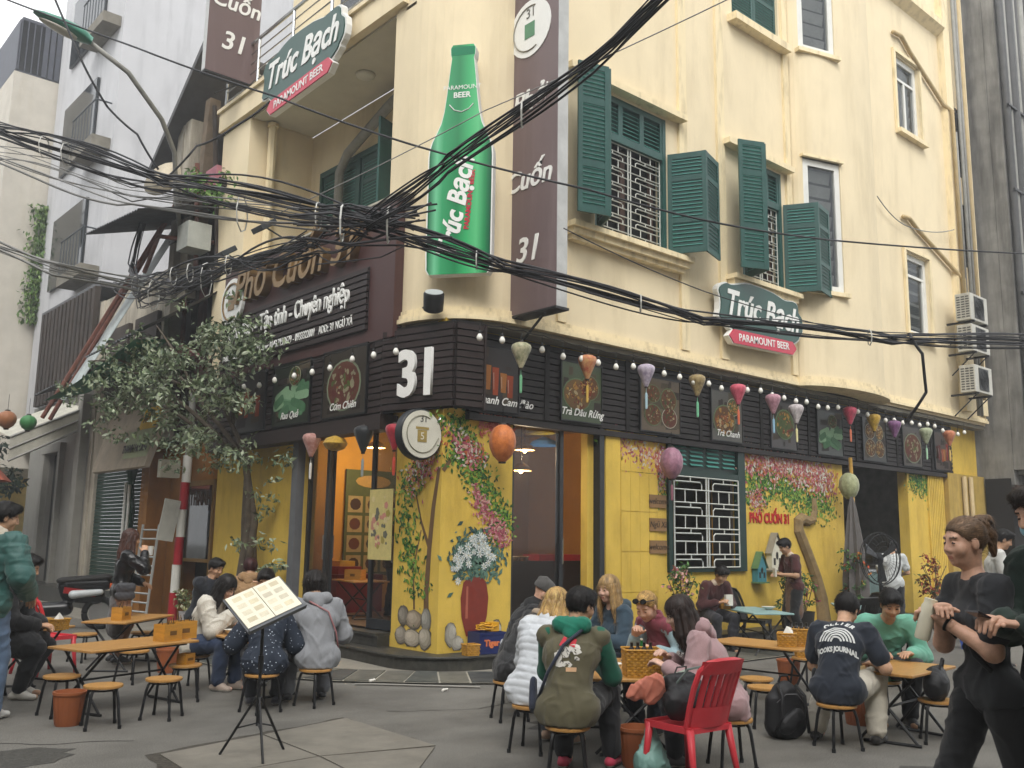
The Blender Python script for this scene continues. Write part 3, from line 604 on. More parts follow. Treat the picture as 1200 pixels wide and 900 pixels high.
# --- main signboard on the left face
MS = thing('shop_signboard','large brown signboard with gold lettering and white slogan over the left street front','sign',(6.95,10.33,4.27),R(-90))
q = MB().mat(BROWN); q.bx(-5.4,0,0,.14,0,1.98); q.build('board', MS)
q = MB().mat(M('band_backing','14100f')); q.bx(-5.35,-.62,-.01,-.002,.18,1.10); q.build('slat_backing', MS)
sm = MB().mat(SLATM).bx(-5.35,-.62,-.045,-.012,0,.066).build('slat', MS); sm.location = (0,0,.19)
for i in range(1,10): ob('slat', sm.data, MS, (0,0,.19+i*.092))
text('Phở Cuốn 31', .78, GOLD, MS, (-2.78,-.002,1.5), .14, bold=.012, shear=.25, name='gold_lettering', sx=.92)
text('Chu đáo - Tận tình - Chuyên nghiệp', .40, WHT, MS, (-1.05,-.046,.79), .025, bold=.004, align='RIGHT', name='white_slogan', sx=.62, space=1.06)
text('Web: phocuon31.com.vn   Hotline: 0243.715.3679 - 0933322001   ADD: 31 NGŨ XÃ', .17, WHT, MS, (-.95,-.046,.36), .01, align='RIGHT', name='contact_line', sx=.68, space=1.05)
q = MB().mat(WHT); q.lathe([(.42,-.03),(.42,.03)],28); lg = q.build('logo_disc', MS, (-4.92,-.05,1.35), rot=(R(90),0,0))
q = MB().mat(GOLD); q.tube([(.33*math.cos(a*.35),.33*math.sin(a*.35),.035) for a in range(16)],.02,5); q.bx(-.12,.12,-.15,.12,.032,.04); q.build('logo_mark', lg)
q = MB().mat(F('b7b2a2')); q.box((-2.6,.06,1.99),(5.6,.2,.03)); q.build('top_cap', MS)
# --- Truc Bach signs
TBG = M('sign_dark_green','1f4a41', r=.35, var=.06); TBR = M('sign_red','c32a45', r=.35, var=.06)
def beer_sign(loc, rz, w, label, arcdir):
    t = thing('beer_brand_sign', label, 'sign', loc, rz); h = w*.34; r_ = random.Random(3)
    pts = []; n = 64
    for i in range(n):
        a = 2*math.pi*i/n; rx = w/2*(1+.035*math.cos(9*a)); rz_ = h/2*(1+.10*math.cos(7*a+1)); c,s_ = math.cos(a),math.sin(a)
        pts.append((rx*math.copysign(abs(c)**.55,c), rz_*math.copysign(abs(s_)**.55,s_)))
    q = MB().mat(TBG); q.plate(pts, -.12, -.10); q.build('green_panel', t)
    q = MB().mat(WHT); q.plate([(x*1.03,z*1.06) for x,z in pts], -.099, 0); q.build('white_box', t)
    text('Trúc Bạch', w*.245, WHT, t, (0,-.121,h*.02), .012, bold=w*.006, shear=.3, name='lettering', sx=.86)
    rb = [(-w*.36,-h*.50),(w*.36,-h*.44),(w*.41,-h*.58),(w*.36,-h*.72),(-w*.36,-h*.78),(-w*.41,-h*.64)]
    q = MB().mat(TBR); q.plate(rb, -.14, -.122); q.mat(WHT); q.plate([(x*1.02,z*1.015) for x,z in rb], -.1215, -.02); rbo = q.build('red_ribbon', t)
    text('PARAMOUNT BEER', w*.072, WHT, rbo, (0,-.141,-h*.61), .006, bold=w*.0008, rot=(0,R(-2.4),0))
    return t
t = beer_sign((6.87,13.0,9.3), R(-90), 2.6, 'green beer brand sign with red ribbon on the balcony edge', 1)
t = beer_sign((13.7,9.13,5.52), 0, 2.45, 'green beer brand sign with red ribbon under the second shuttered window', 1)
# --- bottle light box on the rounded corner
nb = Vector((-.80,-.60)); ang = math.atan2(-nb.x, nb.y) + math.pi       # local -y looks along nb
BT = thing('bottle_sign','tall green beer bottle light box on the rounded corner wall','sign',(7.36,9.40,4.98),math.atan2(nb.x,-nb.y)*-1 if False else math.atan2(-nb.y,-nb.x)-math.pi/2)
Hb = 3.2; half = [(.148,0.02),(.148,.04),(.150,.08),(.150,.50),(.147,.535),(.136,.57),(.115,.61),(.096,.65),(.083,.70),(.073,.77),(.064,.85),(.057,.91),(.053,.94),(.058,.955),(.060,.985),(.050,1.0)]
outl_b = [(x*2.84,z*Hb) for x,z in half]+[(-x*2.84,z*Hb) for x,z in half[::-1]]
outl_b = [(.135*2.84,0)]+outl_b+[(-.135*2.84,0)]
def bottle_print():
    m = M('bottle_print_green','3fae62', r=.22, var=.1); n = m.node_tree.nodes; l = m.node_tree.links; tc = n.new('ShaderNodeTexCoord'); sx_ = n.new('ShaderNodeSeparateXYZ'); l.new(tc.outputs['Object'],sx_.inputs[0]); mr = n.new('ShaderNodeMapRange'); mr.inputs[1].default_value = -.42; mr.inputs[2].default_value = .42; l.new(sx_.outputs[0],mr.inputs[0])
    rp = n.new('ShaderNodeValToRGB'); cr = rp.color_ramp
    for i,(p_,c_) in enumerate(((0,'17603f'),(.12,'6fbf92'),(.22,'3a9a66'),(.45,'22804e'),(.62,'3aa868'),(.78,'5cbc7e'),(.9,'2a8a54'),(1,'135038'))):
        e = cr.elements[i] if i < 2 else cr.elements.new(p_); e.position = p_; e.color = lin(c_)
    l.new(mr.outputs[0],rp.inputs[0]); l.new(rp.outputs[0],n['Principled BSDF'].inputs['Base Color']); return m
q = MB().mat(bottle_print()); q.plate(outl_b[::1], -.17, -.165)
q.mat(WHT); q.plate([(x*1.04,z) for x,z in outl_b], -.1645, 0); q.build('light_box', BT)
q = MB(); q.mat(F('1d7a55')); q.plate([(-.16,.952*Hb),(.16,.952*Hb),(.16,.99*Hb),(-.16,.99*Hb)], -.172, -.1705); q.build('printed_cap', BT)  # flat green print across the bottle cap
text('Trúc Bạch', .36, WHT, BT, (-.04,-.175,.9), .004, bold=.012, shear=.25, rot=(0,R(-80),0), name='lettering', sx=.9)
text('PARAMOUNT BEER', .095, TBR, BT, (.14,-.175,1.0), .003, bold=.003, rot=(0,R(-85),0))
text('PARAMOUNT', .085, WHT, BT, (.0,-.173,2.58), .003); text('BEER', .11, WHT, BT, (.0,-.173,2.47), .003, bold=.002)
q = MB().mat(WHT); q.tube([(-.17,-.174,2.34),(-.1,-.174,2.26),(0,-.174,2.23),(.1,-.174,2.27),(.16,-.174,2.34)],.008,4); q.build('neck_line', BT)
# --- banners
BANM = M('banner_brown_sheet','6d5c5c', r=.35, var=.08, sc=1.5, st=(1,1,.2), stain=dict(c='8a7a7a',sc=1.2,lo=.5,hi=.8,k=.5))
def blade(loc, rz, w, h, dep, label, lines, logo):
    t = thing('blade_sign', label, 'sign', loc, rz)
    q = MB().mat(BANM); q.bx(-w/2,w/2,0,.01,0,h); q.build('face', t)
    q = MB().mat(M('blade_edge','b9bab8',r=.5,var=.15)); q.bx(-w/2,w/2,.011,dep,0,h); q.build('box', t)
    q = MB().mat(BLACKM); q.bx(-w/2-.02,w/2+.02,-.02,dep+.02,-.035,-.002); q.tube([(w/2-.3,dep/2,-.02),(w/2-.75,dep/2,-.35)],.018,5); q.build('bracket', t)
    for s_,z,sz in lines: text(s_, sz, WHT, t, (0,-.001,z), .012, bold=.008, shear=.2)
    if logo:
        q = MB().mat(WHT); n = 28; q.plate([(.42*math.cos(6.2832*i/n), logo+.42*math.sin(6.2832*i/n)) for i in range(n)], -.012, -.001); o = q.build('logo_disc', t)
        q = MB().mat(F('8f8b7e')); q.tube([(.33*math.cos(R(a)),-.016,logo+.33*math.sin(R(a))) for a in range(70,300,15)],.012,4); q.mat(F('5d8a6a')); q.bx(-.1,.1,-.018,-.013,logo-.14,logo+.08); q.build('logo_mark', o)
        text('31', .2, F('6b6a62'), o, (.02,-.014,logo+.22), .004)
    return t
blade((8.1,8.92,4.55), R(-90), 1.1, 5.6, .2, 'tall dull brown blade sign with a white oval logo beside the bottle sign', [('Phở',2.98,.42),('Cuốn',1.85,.40),('31',.85,.48)], 4.05)
blade((6.69,15.5,9.85), 0, 1.0, 5.2, .16, 'brown blade sign with the number 31 high over the left street', [('31',.68,.5),('Cuốn',1.45,.42),('Phở',2.4,.42)], None)
# --- round blade sign at the pillar
RS = thing('round_sign','round white sign with dark rim hanging at the yellow corner pillar','sign',(6.93,9.62,2.89))
q = MB().mat(M('rim_dark','202428',r=.4)); q.lathe([(.315,.13),(.325,.12),(.325,.01),(.315,0)],30); o = q.build('rim', RS, (0,.08,0), rot=(R(90),0,0), smooth='auto')
q = MB().mat(M('sign_face_ivory','d6d3c4', r=.4, var=.08)); q.lathe([(.30,.0),(.30,.012)],30); q.build('face', RS, (0,-.052,0), rot=(R(90),0,0))
q = MB().mat(F('8c8a78')); q.tube([(.235*math.cos(R(a)),-.068,.235*math.sin(R(a))) for a in range(60,331,15)]+[(.26,-.068,-.03)],.008,4); q.mat(F('a08a4a')); q.bx(-.07,.07,-.070,-.065,-.10,.05); q.bx(-.1,.1,-.069,-.066,.06,.09); q.build('mark', RS)
text('31', .12, F('4a4a44'), RS, (.02,-.066,.19), .004); text('5', .13, F('e5e0d0'), RS, (0,-.071,-.03), .003)
q = MB().mat(STEEL); q.tube([(.3,0,.2),(.36,0,.3),(.45,0,.22),(.5,.02,.32)],.018,6); q.tube([(.28,0,-.15),(.34,0,-.15)],.015,6); q.build('bracket', RS)
# ================================================================ string lights and lanterns
BULB = M('frosted_bulb','e9e7df', r=.25, var=.03); BLK = M('black_socket','141414', r=.5)
bq = MB().mat(BULB); bq.lathe([(.006,-.075),(.026,-.066),(.038,-.045),(.04,-.025),(.03,0),(.018,.02)],10); bq.mat(BLK); bq.lathe([(.018,.02),(.02,.025),(.019,.06),(.006,.065)],8); bq.tube([(0,0,.06),(0,0,.17)],.005,4)
BME = bq.build('bulb', None, smooth=True); BM = BME.data; bpy.data.objects.remove(BME)
def string(pts, label, drop=.17):
    t = thing('string_light', label, 'string lights', pts[0])
    q = MB().mat(BLK); path = []
    for a,b in zip(pts,pts[1:]): path += catenary(a,b,.02,4)
    q.tube([Vector(p)+Vector((0,0,drop))-Vector(pts[0]) for p in path], .008, 4); q.build('cord', t)
    for p in pts: ob('bulb', BM, t, Vector(p)-Vector(pts[0])+Vector((random.uniform(-.02,.02),0,random.uniform(-.03,.03))), random.random())
rp = [(7.35+.36*i, 8.95, 4.12+.02*math.sin(i*.8)) for i in range(40)]
string(rp, 'row of white bulbs strung under the cornice of the right face')
string([(6.8,10.0+.55*i,4.02+.02*math.sin(i)) for i in range(9)], 'row of white bulbs strung under the brown signboard')
LPAT = {}
def lantern(loc, c1, c2, label, w=.26, h=.32, kind='drop', tas=None, hang=.3):
    t = thing('lantern', label, 'lantern', loc, random.random()*3, 'silk lanterns hung along the shop front')
    m_ = M('silk_%s_%s'%(c1,c2), c1, r=.55, c2=c2, amt=1, sc=14, var=.1, sheen=.2)
    prof = {'drop':[(.18,-.5),(.32,-.38),(.62,-.1),(.92,.18),(1,.32),(.9,.43),(.6,.5),(.3,.5)],'round':[(.25,-.5),(.7,-.34),(.95,-.12),(1,.05),(.92,.25),(.65,.42),(.3,.5)],'dish':[(.2,-.42),(.75,-.28),(1,0),(.75,.28),(.2,.42)]}[kind]
    q = MB().mat(m_); n = 32; vs = []
    for (r_,z) in prof:
        for j in range(n):
            a = 2*math.pi*j/n; rr = r_*w/2*(1-.07*abs(math.sin(a*5))**3*(1 if r_>.3 else 0)); vs.append((rr*math.cos(a), rr*math.sin(a), z*h))
    k = len(prof); q.add(vs, [(i*n+j,i*n+(j+1)%n,(i+1)*n+(j+1)%n,(i+1)*n+j) for i in range(k-1) for j in range(n)]+[tuple(range(n-1,-1,-1)),tuple((k-1)*n+j for j in range(n))]); q.build('silk_body', t, smooth='auto')
    q = MB().mat(M('dark_lantern_wood','2c1d14',r=.6)); q.lathe([(prof[0][0]*w/2*1.1,0),(prof[0][0]*w/2*1.1,.02)],10,(0,0,prof[0][1]*h-.02)); q.build('lower_cap', t); q = MB().mat(M('dark_lantern_wood','2c1d14')); q.lathe([(prof[-1][0]*w/2,0),(prof[-1][0]*w/2*.8,.025)],10,(0,0,prof[-1][1]*h)); q.build('upper_cap', t)
    q = MB().mat(BLK); q.tube([(0,0,prof[-1][1]*h),(0,0,h*.5+hang)],.004,4); q.build('hanger', t)
    if tas:
        q = MB().mat(F(tas)); z = prof[0][1]*h-.02; q.tube([(0,0,z),(0,0,z-.08)],.004,4); q.lathe([(.012,0),(.02,-.03),(.018,-.22),(.014,-.24)],8,(0,0,z-.07)); q.build('tassel', t)
    return t
LR = [((8.04,8.95,3.97),'c8bfa0','5f6a48','cream and olive lantern with a green tassel nearest the brown blade sign','6fae82'),((9.28,8.95,3.98),'c9a06a','a83a30','red and gold floral lantern with a yellow tassel','c9a44a'),((10.53,8.95,4.02),'cfc6cf','7a6a8a','white and violet floral lantern with a pale blue tassel','a8c4cf'),((11.75,8.95,4.02),'b5a070','5a4a28','olive gold lantern with a mint tassel above the green window','7ac49a'),((12.83,8.95,4.0),'d4687a','a83048','bright pink lantern with an orange tassel','d86a4a'),((13.84,8.95,3.95),'c79aa4','8a5a6c','dusty rose lantern with a sky blue tassel','8fb8d0'),((14.55,8.95,3.85),'d8d0d0','8f8488','whitish lantern with a pale yellow tassel','e0d8a0'),((16.4,8.95,4.0),'c84a62','7a2438','deep pink lantern with a long salmon tassel','d8785a'),((17.3,8.95,3.95),'c9a53a','8a6a1c','yellow patterned lantern beside a purple one',None),((18.13,8.95,3.9),'8a5a8a','4f3050','purple lantern beside a yellow one',None),((19.5,8.95,3.88),'b9bda0','6a7a58','pale green and white lantern with a mint tassel','a8d0b0'),((20.6,8.95,3.92),'c8805a','8a4a30','orange brown lantern with a yellow tassel at the far end','d8b46a')]
for p,c1,c2,lb,ts in LR: lantern(p,c1,c2,lb,.27,.33,'drop',ts,.14)
lantern((7.96,9.2,2.83),'cf7a3a','a8561f','large plain orange lantern in front of the painted corner pillar',.36,.48,'round',None,.25)
lantern((11.47,9.25,2.8),'a8788a','7a5468','large mauve lantern beside the dark green window',.36,.48,'round','8a5a6a',.25)
lantern((16.71,9.2,2.7),'a8ac84','787c58','large pale green lantern beside the kitchen opening',.38,.5,'round',None,.3)
lantern((6.95,12.35,2.93),'c9a49a','9a5a54','white and pink floral lantern with a white tassel over the folding door',.28,.34,'drop','dcdcd8',.12)
lantern((6.95,11.68,2.91),'c8a02c','8a6a18','flat yellow lantern over the folding door',.36,.26,'dish',None,.15)
lantern((6.95,10.94,2.92),'23282c','15181a','black lantern with a grey tassel over the folding door',.28,.36,'drop','8f9a9c',.12)
lantern((6.97,10.22,2.9),'b5283a','7a1826','red lantern half behind the round white sign',.26,.34,'drop','c84a3a',.12)
# ================================================================ wall fixtures
def floodlight(loc, rz, arm, label):
    t = thing('floodlight', label, 'floodlight', loc, rz)
    q = MB().mat(BLACKM); q.lathe([(.10,-.14),(.13,-.12),(.135,.1),(.12,.12)],14); q.build('housing', t, rot=(R(32),0,0), smooth='auto')
    q = MB().mat(M('lamp_lens','aeb4b4',r=.2)); q.lathe([(.118,.115),(.118,.125)],14); q.build('lens', t, rot=(R(32),0,0))
    q = MB().mat(BLACKM); q.tube([(0,0,0)]+arm,.014,5); q.build('arm', t)
floodlight((7.02,9.52,4.62), R(-35), [(0.05,.15,.05),(-.1,.3,.0),(-.2,.62,0)], 'black round floodlight on the cream corner wall beside the brown signboard')
def flat_flood(loc, rz, arm, label):
    t = thing('floodlight', label, 'floodlight', loc, rz)
    q = MB().mat(M('grey_flood_metal','3c4043',r=.5)); q.box((0,0,0),(.34,.3,.09),rx=R(35)); q.build('housing', t, bevel=.01)
    q = MB().mat(BLACKM); q.tube([(0,0,0)]+arm,.014,5); q.build('arm', t)
flat_flood((6.45,13.3,6.42), R(-90), [(.25,.2,-.2),(.55,.45,-.25)], 'grey flat floodlight on an arm above the middle of the brown signboard')
flat_flood((6.45,14.7,6.3), R(-90), [(.25,.2,-.2),(.55,.45,-.25)], 'grey flat floodlight on an arm above the left end of the brown signboard')
def aircon(loc, label):
    t = thing('air_conditioner', label, 'air conditioner', loc, 0, 'air conditioner outdoor units stacked on the wall')
    q = MB().mat(M('ac_casing','b9b7ad',r=.55,var=.1,stain=dict(c='6d675a',sc=3,lo=.5,hi=.8,k=.5))); q.bx(0,.92,0,.34,0,.62); q.build('casing', t, bevel=.012)
    q = MB().mat(M('ac_dark_front','2f302f',r=.6)); q.bx(.2,.70,-.012,-.001,.06,.56); q.build('fan_panel', t)
    q = MB().mat(BLACKM); 
    for r_ in (.06,.12,.18,.225): q.tube([(.45+r_*math.cos(6.2832*i/18),-.02,.31+r_*math.sin(6.2832*i/18)) for i in range(19)],.006,4)
    for a in range(8): q.tube([(.45,-.02,.31),(.45+.225*math.cos(a*.785),-.02,.31+.225*math.sin(a*.785))],.005,4)
    stuff(q.build('fan_grille', t))
    q = MB().mat(M('vent_dark','3a3b3a',r=.7))
    for i in range(9):
        for k in range(3): q.bx(-.006,-.001,.03+k*.1,.105+k*.1,.06+i*.058,.085+i*.058)
    stuff(q.build('side_vent', t))
    for xb in (.1,.78): q = MB().mat(BLACKM); q.bx(xb,xb+.04,-.02,.6,-.05,-.005); q.tube([(xb+.02,.55,-.5),(xb+.02,.02,-.03)],.015,5); q.build('bracket', t)
aircon((21.3,8.6,6.65),'topmost of the three stacked air conditioner units'); aircon((21.3,8.6,5.93),'middle of the three stacked air conditioner units'); aircon((21.3,8.6,5.0),'lowest of the three stacked air conditioner units')
for i,(z,lb) in enumerate(((4.2,'grey electric meter box higher on the grey building'),(3.3,'grey electric meter box lower on the grey building'))):
    t = thing('meter_box', lb, 'meter box', (23.75,8.55,z)); q = MB().mat(F('aeb0ac')); q.bx(0,.55,0,.2,0,.7); q.build('box', t, bevel=.01); q = MB().mat(F('3a3f42')); q.bx(.1,.45,-.012,-.001,.4,.6); q.build('window', t)
# ================================================================ painted murals on the yellow wall (flat print)
LGRN = [F('4c7a2a'),F('2f5f24'),F('6f9636'),F('244a20'),F('8aa84a')]; PNK = [F('b86a72'),F('c89c90'),F('9c4a58'),F('b8643c'),F('ccc8ba')]
def mural_leaves(q, curve, n, spread, size, mats, plane, y0, seed):
    r_ = random.Random(seed)
    for i in range(n):
        t = r_.random(); k = t*(len(curve)-1); a = int(min(k,len(curve)-2)); u = k-a
        x = curve[a][0]*(1-u)+curve[a+1][0]*u+r_.gauss(0,spread); z = curve[a][1]*(1-u)+curve[a+1][1]*u+r_.gauss(0,spread)
        s_ = size*r_.uniform(.5,1.3); th = r_.uniform(0,6.28); c,sn = math.cos(th),math.sin(th); y = y0-.0002*(i%40)
        q.mat(r_.choice(mats)); pts = [(0,-s_),(s_*.45,-.1*s_),(0,s_),(-s_*.45,-.1*s_)]
        P = [plane(x+px_*c-pz_*sn, y, z+px_*sn+pz_*c) for px_,pz_ in pts]; q.add(P,[(0,1,2,3)])
def pf(x,y,z): return (x,9.549+y,z)             # right face
def plf(x,y,z): return (7.249+y,x,z)            # left face of the pillar (x is world Y)
def mural(name, lst, seed):
    q = MB(); 
    for kind,cur,n,sp,sz,ml,pl in lst: mural_leaves(q,cur,int(n*1.9),sp,sz*.72,ml,pl,-.004 if kind=='l' else -.013,seed+n)
    return stuff(B(q,name))
TRK = F('6b5236'); TRK2 = F('8a7250')
def ribbon(q, pts, w, pl, y):
    for (a,b,wa,wb) in zip(pts,pts[1:],w,w[1:]):
        d = Vector((b[0]-a[0],b[1]-a[1])).normalized(); n = Vector((-d.y,d.x))
        q.add([pl(a[0]+n.x*wa,y,a[1]+n.y*wa),pl(b[0]+n.x*wb,y,b[1]+n.y*wb),pl(b[0]-n.x*wb,y,b[1]-n.y*wb),pl(a[0]-n.x*wa,y,a[1]-n.y*wa)],[(0,1,2,3)])
q = MB().mat(TRK); ribbon(q,[(9.78,.35),(9.8,.9),(9.76,1.5),(9.7,2.0),(9.6,2.5)],[.06,.05,.045,.04,.03],plf,-.003); ribbon(q,[(9.78,1.5),(9.95,1.8),(10.1,2.2)],[.03,.02,.012],plf,-.0025); ribbon(q,[(10.05,.7),(10.1,1.2),(9.95,1.7)],[.02,.015,.01],plf,-.002)
ribbon(q,[(7.27,2.45),(7.5,2.75),(7.7,2.85)],[.03,.025,.012],pf,-.003); B(q,'mural_trunk')
mural('mural_foliage',[('l',[(9.6,3.1),(10.0,2.6),(10.3,2.2),(10.25,1.5),(9.95,.9)],330,.13,.055,LGRN,plf),('p',[(9.7,2.9),(9.9,2.6),(10.2,2.3)],160,.13,.05,PNK,plf)],2)
mural('mural_foliage',[('l',[(7.35,3.1),(7.6,2.95),(7.8,2.6),(7.95,2.3),(8.2,1.95),(8.35,1.75)],420,.11,.05,LGRN,pf),('l',[(7.4,2.6),(7.6,2.75),(7.75,2.3)],140,.1,.05,LGRN,pf),('p',[(7.9,3.15),(8.2,3.1),(8.35,3.2)],150,.09,.05,[F('a84a3a'),F('c8786a')],pf),('p',[(7.45,2.9),(7.7,2.7),(7.85,2.65)],110,.09,.05,PNK,pf),('p',[(7.8,2.2),(8.0,1.9),(8.2,1.7),(8.35,1.6)],170,.07,.045,PNK[:3],pf)],3)
mural('mural_foliage',[('l',[(10.3,3.1),(10.8,2.9),(11.3,2.6),(11.6,2.4)],380,.15,.055,LGRN,pf),('p',[(10.6,3.1),(11.1,2.95),(11.5,2.9),(11.6,2.6)],330,.13,.055,PNK,pf)],4)
mural('mural_foliage',[('l',[(13.9,2.5),(14.4,2.7),(15.0,2.6),(15.8,2.4),(16.6,2.35)],800,.17,.06,LGRN,pf),('p',[(13.9,3.1),(14.6,3.0),(15.3,3.05),(16.0,2.9),(16.6,2.8)],800,.17,.065,PNK,pf),('p',[(14.0,2.4),(14.3,2.3)],80,.1,.05,PNK,pf),('l',[(10.75,1.0),(11.0,.8),(11.3,.95)],0,.1,.05,LGRN,pf)],5)
mural('mural_foliage',[('l',[(19.95,3.1),(20.4,2.95),(20.9,3.0),(21.1,2.5)],380,.17,.06,LGRN[:4],pf)],6)
q = MB().mat(M('relief_bark','8a7450',r=.85,var=.25,sc=7,bump=.4,bsc=40)); q.tube([(16.15,9.55,.2),(16.1,9.55,.6),(15.95,9.55,1.0),(15.75,9.55,1.35),(15.55,9.55,1.65),(15.42,9.55,1.85),(15.42,9.55,2.0),(15.55,9.55,2.06),(15.75,9.55,2.02),(15.92,9.55,2.05),(16.0,9.55,2.2),(16.0,9.55,2.45)],[.17,.15,.13,.12,.12,.12,.12,.115,.10,.09,.08,.06],10); B(q,'mural_trunk')
# painted vase of white flowers and painted stones on the pillar
q = MB().mat(F('7d2f22')); vz = [(7.70,.38),(7.62,.62),(7.60,.85),(7.64,1.05),(7.74,1.12),(7.92,1.12),(8.02,1.05),(8.06,.85),(8.04,.62),(7.96,.38)]
q.add([pf(x,-.006,z) for x,z in vz],[tuple(range(len(vz)))]); q.mat(F('a8604c')); q.add([pf(x,-.0075,z) for x,z in ((7.68,.6),(7.72,.6),(7.72,1.0),(7.69,1.0))],[(0,1,2,3)]); B(q,'mural_vase')
mural('mural_foliage',[('l',[(7.58,1.28),(7.83,1.5),(8.08,1.28)],420,.12,.065,[F('4a6a5a'),F('2f4a44'),F('5f8070')],pf)],8)
q = MB(); r_ = random.Random(9)
for i in range(46):                                            # painted daisies
    t_ = r_.random(); cx,cz = 7.52+.62*t_+r_.gauss(0,.03), 1.22+.30*math.sin(math.pi*t_)+r_.gauss(0,.10); rr_ = r_.uniform(.045,.07); y = -.012-.0012*(i%12)
    for k in range(8):
        a = k*.785+t_*6; q.mat(F(['dfe4e0','c2cfcf','ecece6'][k%3])); q.add([pf(cx,y,cz),pf(cx+rr_*.6*math.cos(a-.28),y,cz+rr_*.6*math.sin(a-.28)),pf(cx+rr_*math.cos(a),y,cz+rr_*math.sin(a)),pf(cx+rr_*.6*math.cos(a+.28),y,cz+rr_*.6*math.sin(a+.28))],[(0,1,2,3)])
    q.mat(F('b9b48a')); q.add([pf(cx+rr_*.18*math.cos(k*1.047),y-.0006,cz+rr_*.18*math.sin(k*1.047)) for k in range(6)],[tuple(range(6))])
stuff(B(q,'mural_blossom'))
q = MB(); r_ = random.Random(5)
for (x,z,a,b,c,pl) in ((10.28,.60,.16,.17,'7d766a',plf),(9.78,.58,.14,.19,'8d8a80',plf),(10.05,.57,.25,.16,'9a8c78',plf),(10.32,.36,.18,.15,'958c7e',plf),(10.08,.34,.26,.15,'b0a592',plf),(9.80,.36,.18,.18,'a39a88',plf),(7.45,.42,.12,.2,'a09c90',pf),(7.56,.30,.13,.12,'b0aca0',pf),(8.2,.42,.12,.2,'97948a',pf)):
    a,b = a*.78,b*.78
    for k,(f_,cc) in enumerate(((1,'5d564a'),(.94,''.join('%02x'%max(0,int(c[i:i+2],16)-22) for i in (0,2,4))),(.78,c),(.55,''.join('%02x'%min(255,int(c[i:i+2],16)+18) for i in (0,2,4))),(.3,''.join('%02x'%min(255,int(c[i:i+2],16)+30) for i in (0,2,4))))):
        q.mat(F(cc)); P = [pl(x+.02*k*(1-f_)+a*f_*math.cos(t*.5236)*(1+r_.uniform(-.13,.13)),-.005-.0015*k-.0005*(x%1),z+.05*(1-f_)+b*f_*math.sin(t*.5236)*(1+r_.uniform(-.13,.13))) for t in range(12)]; q.add(P,[tuple(range(12))])
stuff(B(q,'mural_stones'))
text('PHỞ CUỐN 31', .235, F('b3261d'), BLD, Vector((14.55,9.543,2.03))-BO, .012, bold=.009, sx=.82)
# little wooden plaques
PLQ = M('plaque_wood','8a6a44',r=.7,var=.2)
for i,(z,s_) in enumerate(((2.22,'welcome'),(1.86,'Ngũ Xã'),(1.52,'welcome'))):
    t = thing('wall_plaque', ['top','middle','bottom'][i]+' small wooden plaque left of the white window grille', 'plaque', (11.46,9.54,z), 0, 'wooden plaques'); q = MB().mat(PLQ); q.bx(-.2,.2,-.025,0,-.1,.1); q.build('board', t); text(s_, .13, F('30241a'), t, (0,-.026,0), .004, shear=.2)
# ================================================================ neighbouring buildings
def rib_roof(q, p0, p1, p2, n, t=.02):
    """corrugated sheet: p0->p1 is the ribbed direction, p0->p2 the slope"""
    p0,p1,p2 = Vector(p0),Vector(p1),Vector(p2); u = p1-p0; v = p2-p0; nn = u.cross(v).normalized()*t; vs = []
    for i in range(n*2+1):
        a = p0+u*(i/(n*2))+nn*(1 if i%2 else -1); vs += [a, a+v, a+nn*.3, a+v+nn*.3]
    q.add(vs, [(i*4,i*4+4,i*4+5,i*4+1) for i in range(n*2)])
# 1. low ochre shop with a cluttered old upper storey
N1 = thing('old_shop_house','low ochre shop house with cluttered dark upper storey beside the restaurant','building',(7.4,16.3,0))
def N(q, name, par, **k): o = q.build(name, par, **k); o.location = -par.location; return o
q = MB().mat(ORA); wallpath(q,[(7.35,19.0),(7.35,16.2)],0,3.35,[(1.25,2.55,.2,2.6)],.3); q.bx(6.9,7.34,18.55,18.95,0,3.3); N(q,'ground_floor_wall',N1)
q = MB().mat(M('dark_shop_interior','1c1712',r=.9)); q.bx(7.62,7.66,16.3,18.9,0,3.3); N(q,'shop_interior',N1)
q = MB().mat(M('shop_glass_frame','7d5f2a',r=.6)); q.bx(7.3,7.36,17.68,17.76,.2,2.6); q.bx(7.3,7.36,16.42,16.5,.2,2.6); q.bx(7.3,7.36,16.5,17.68,2.5,2.6); q.bx(7.3,7.36,16.5,17.68,1.1,1.16); N(q,'shop_window_frame',N1)
q = MB().mat(DGLASS); q.bx(7.33,7.345,16.5,17.68,1.16,2.5); N(q,'pane',N1)
text('THANH', .34, F('3a2410'), N1, Vector((7.29,16.95,2.25))-N1.location, .01, bold=.012, rz=R(-90), sx=.8)
q = MB().mat(DARKW); q.bx(7.35,7.6,16.25,19.0,3.36,8.2); N(q,'timber_wall',N1)
for i in range(9):
    q = MB().mat(DARKW if i%3 else M('faded_red_board','6a4242',r=.85,var=.3)); y = 16.35+i*.3; q.bx(7.22,7.345,y,y+random.uniform(.1,.27),3.5+random.uniform(0,.3),7.9+random.uniform(-1.5,.2)); N(q,'plank',N1)
q = MB().mat(OLDW); q.bx(7.0,7.3,17.7,18.4,6.2,9.4); q.bx(6.9,7.34,17.75,18.15,8.4,9.9); N(q,'chimney_wall',N1)
q = MB().mat(M('weathered_post','6d5f4e',r=.9,var=.3)); q.box((7.0,17.1,8.6),(.22,.22,3.0),ry=R(2)); N(q,'timber_post',N1)
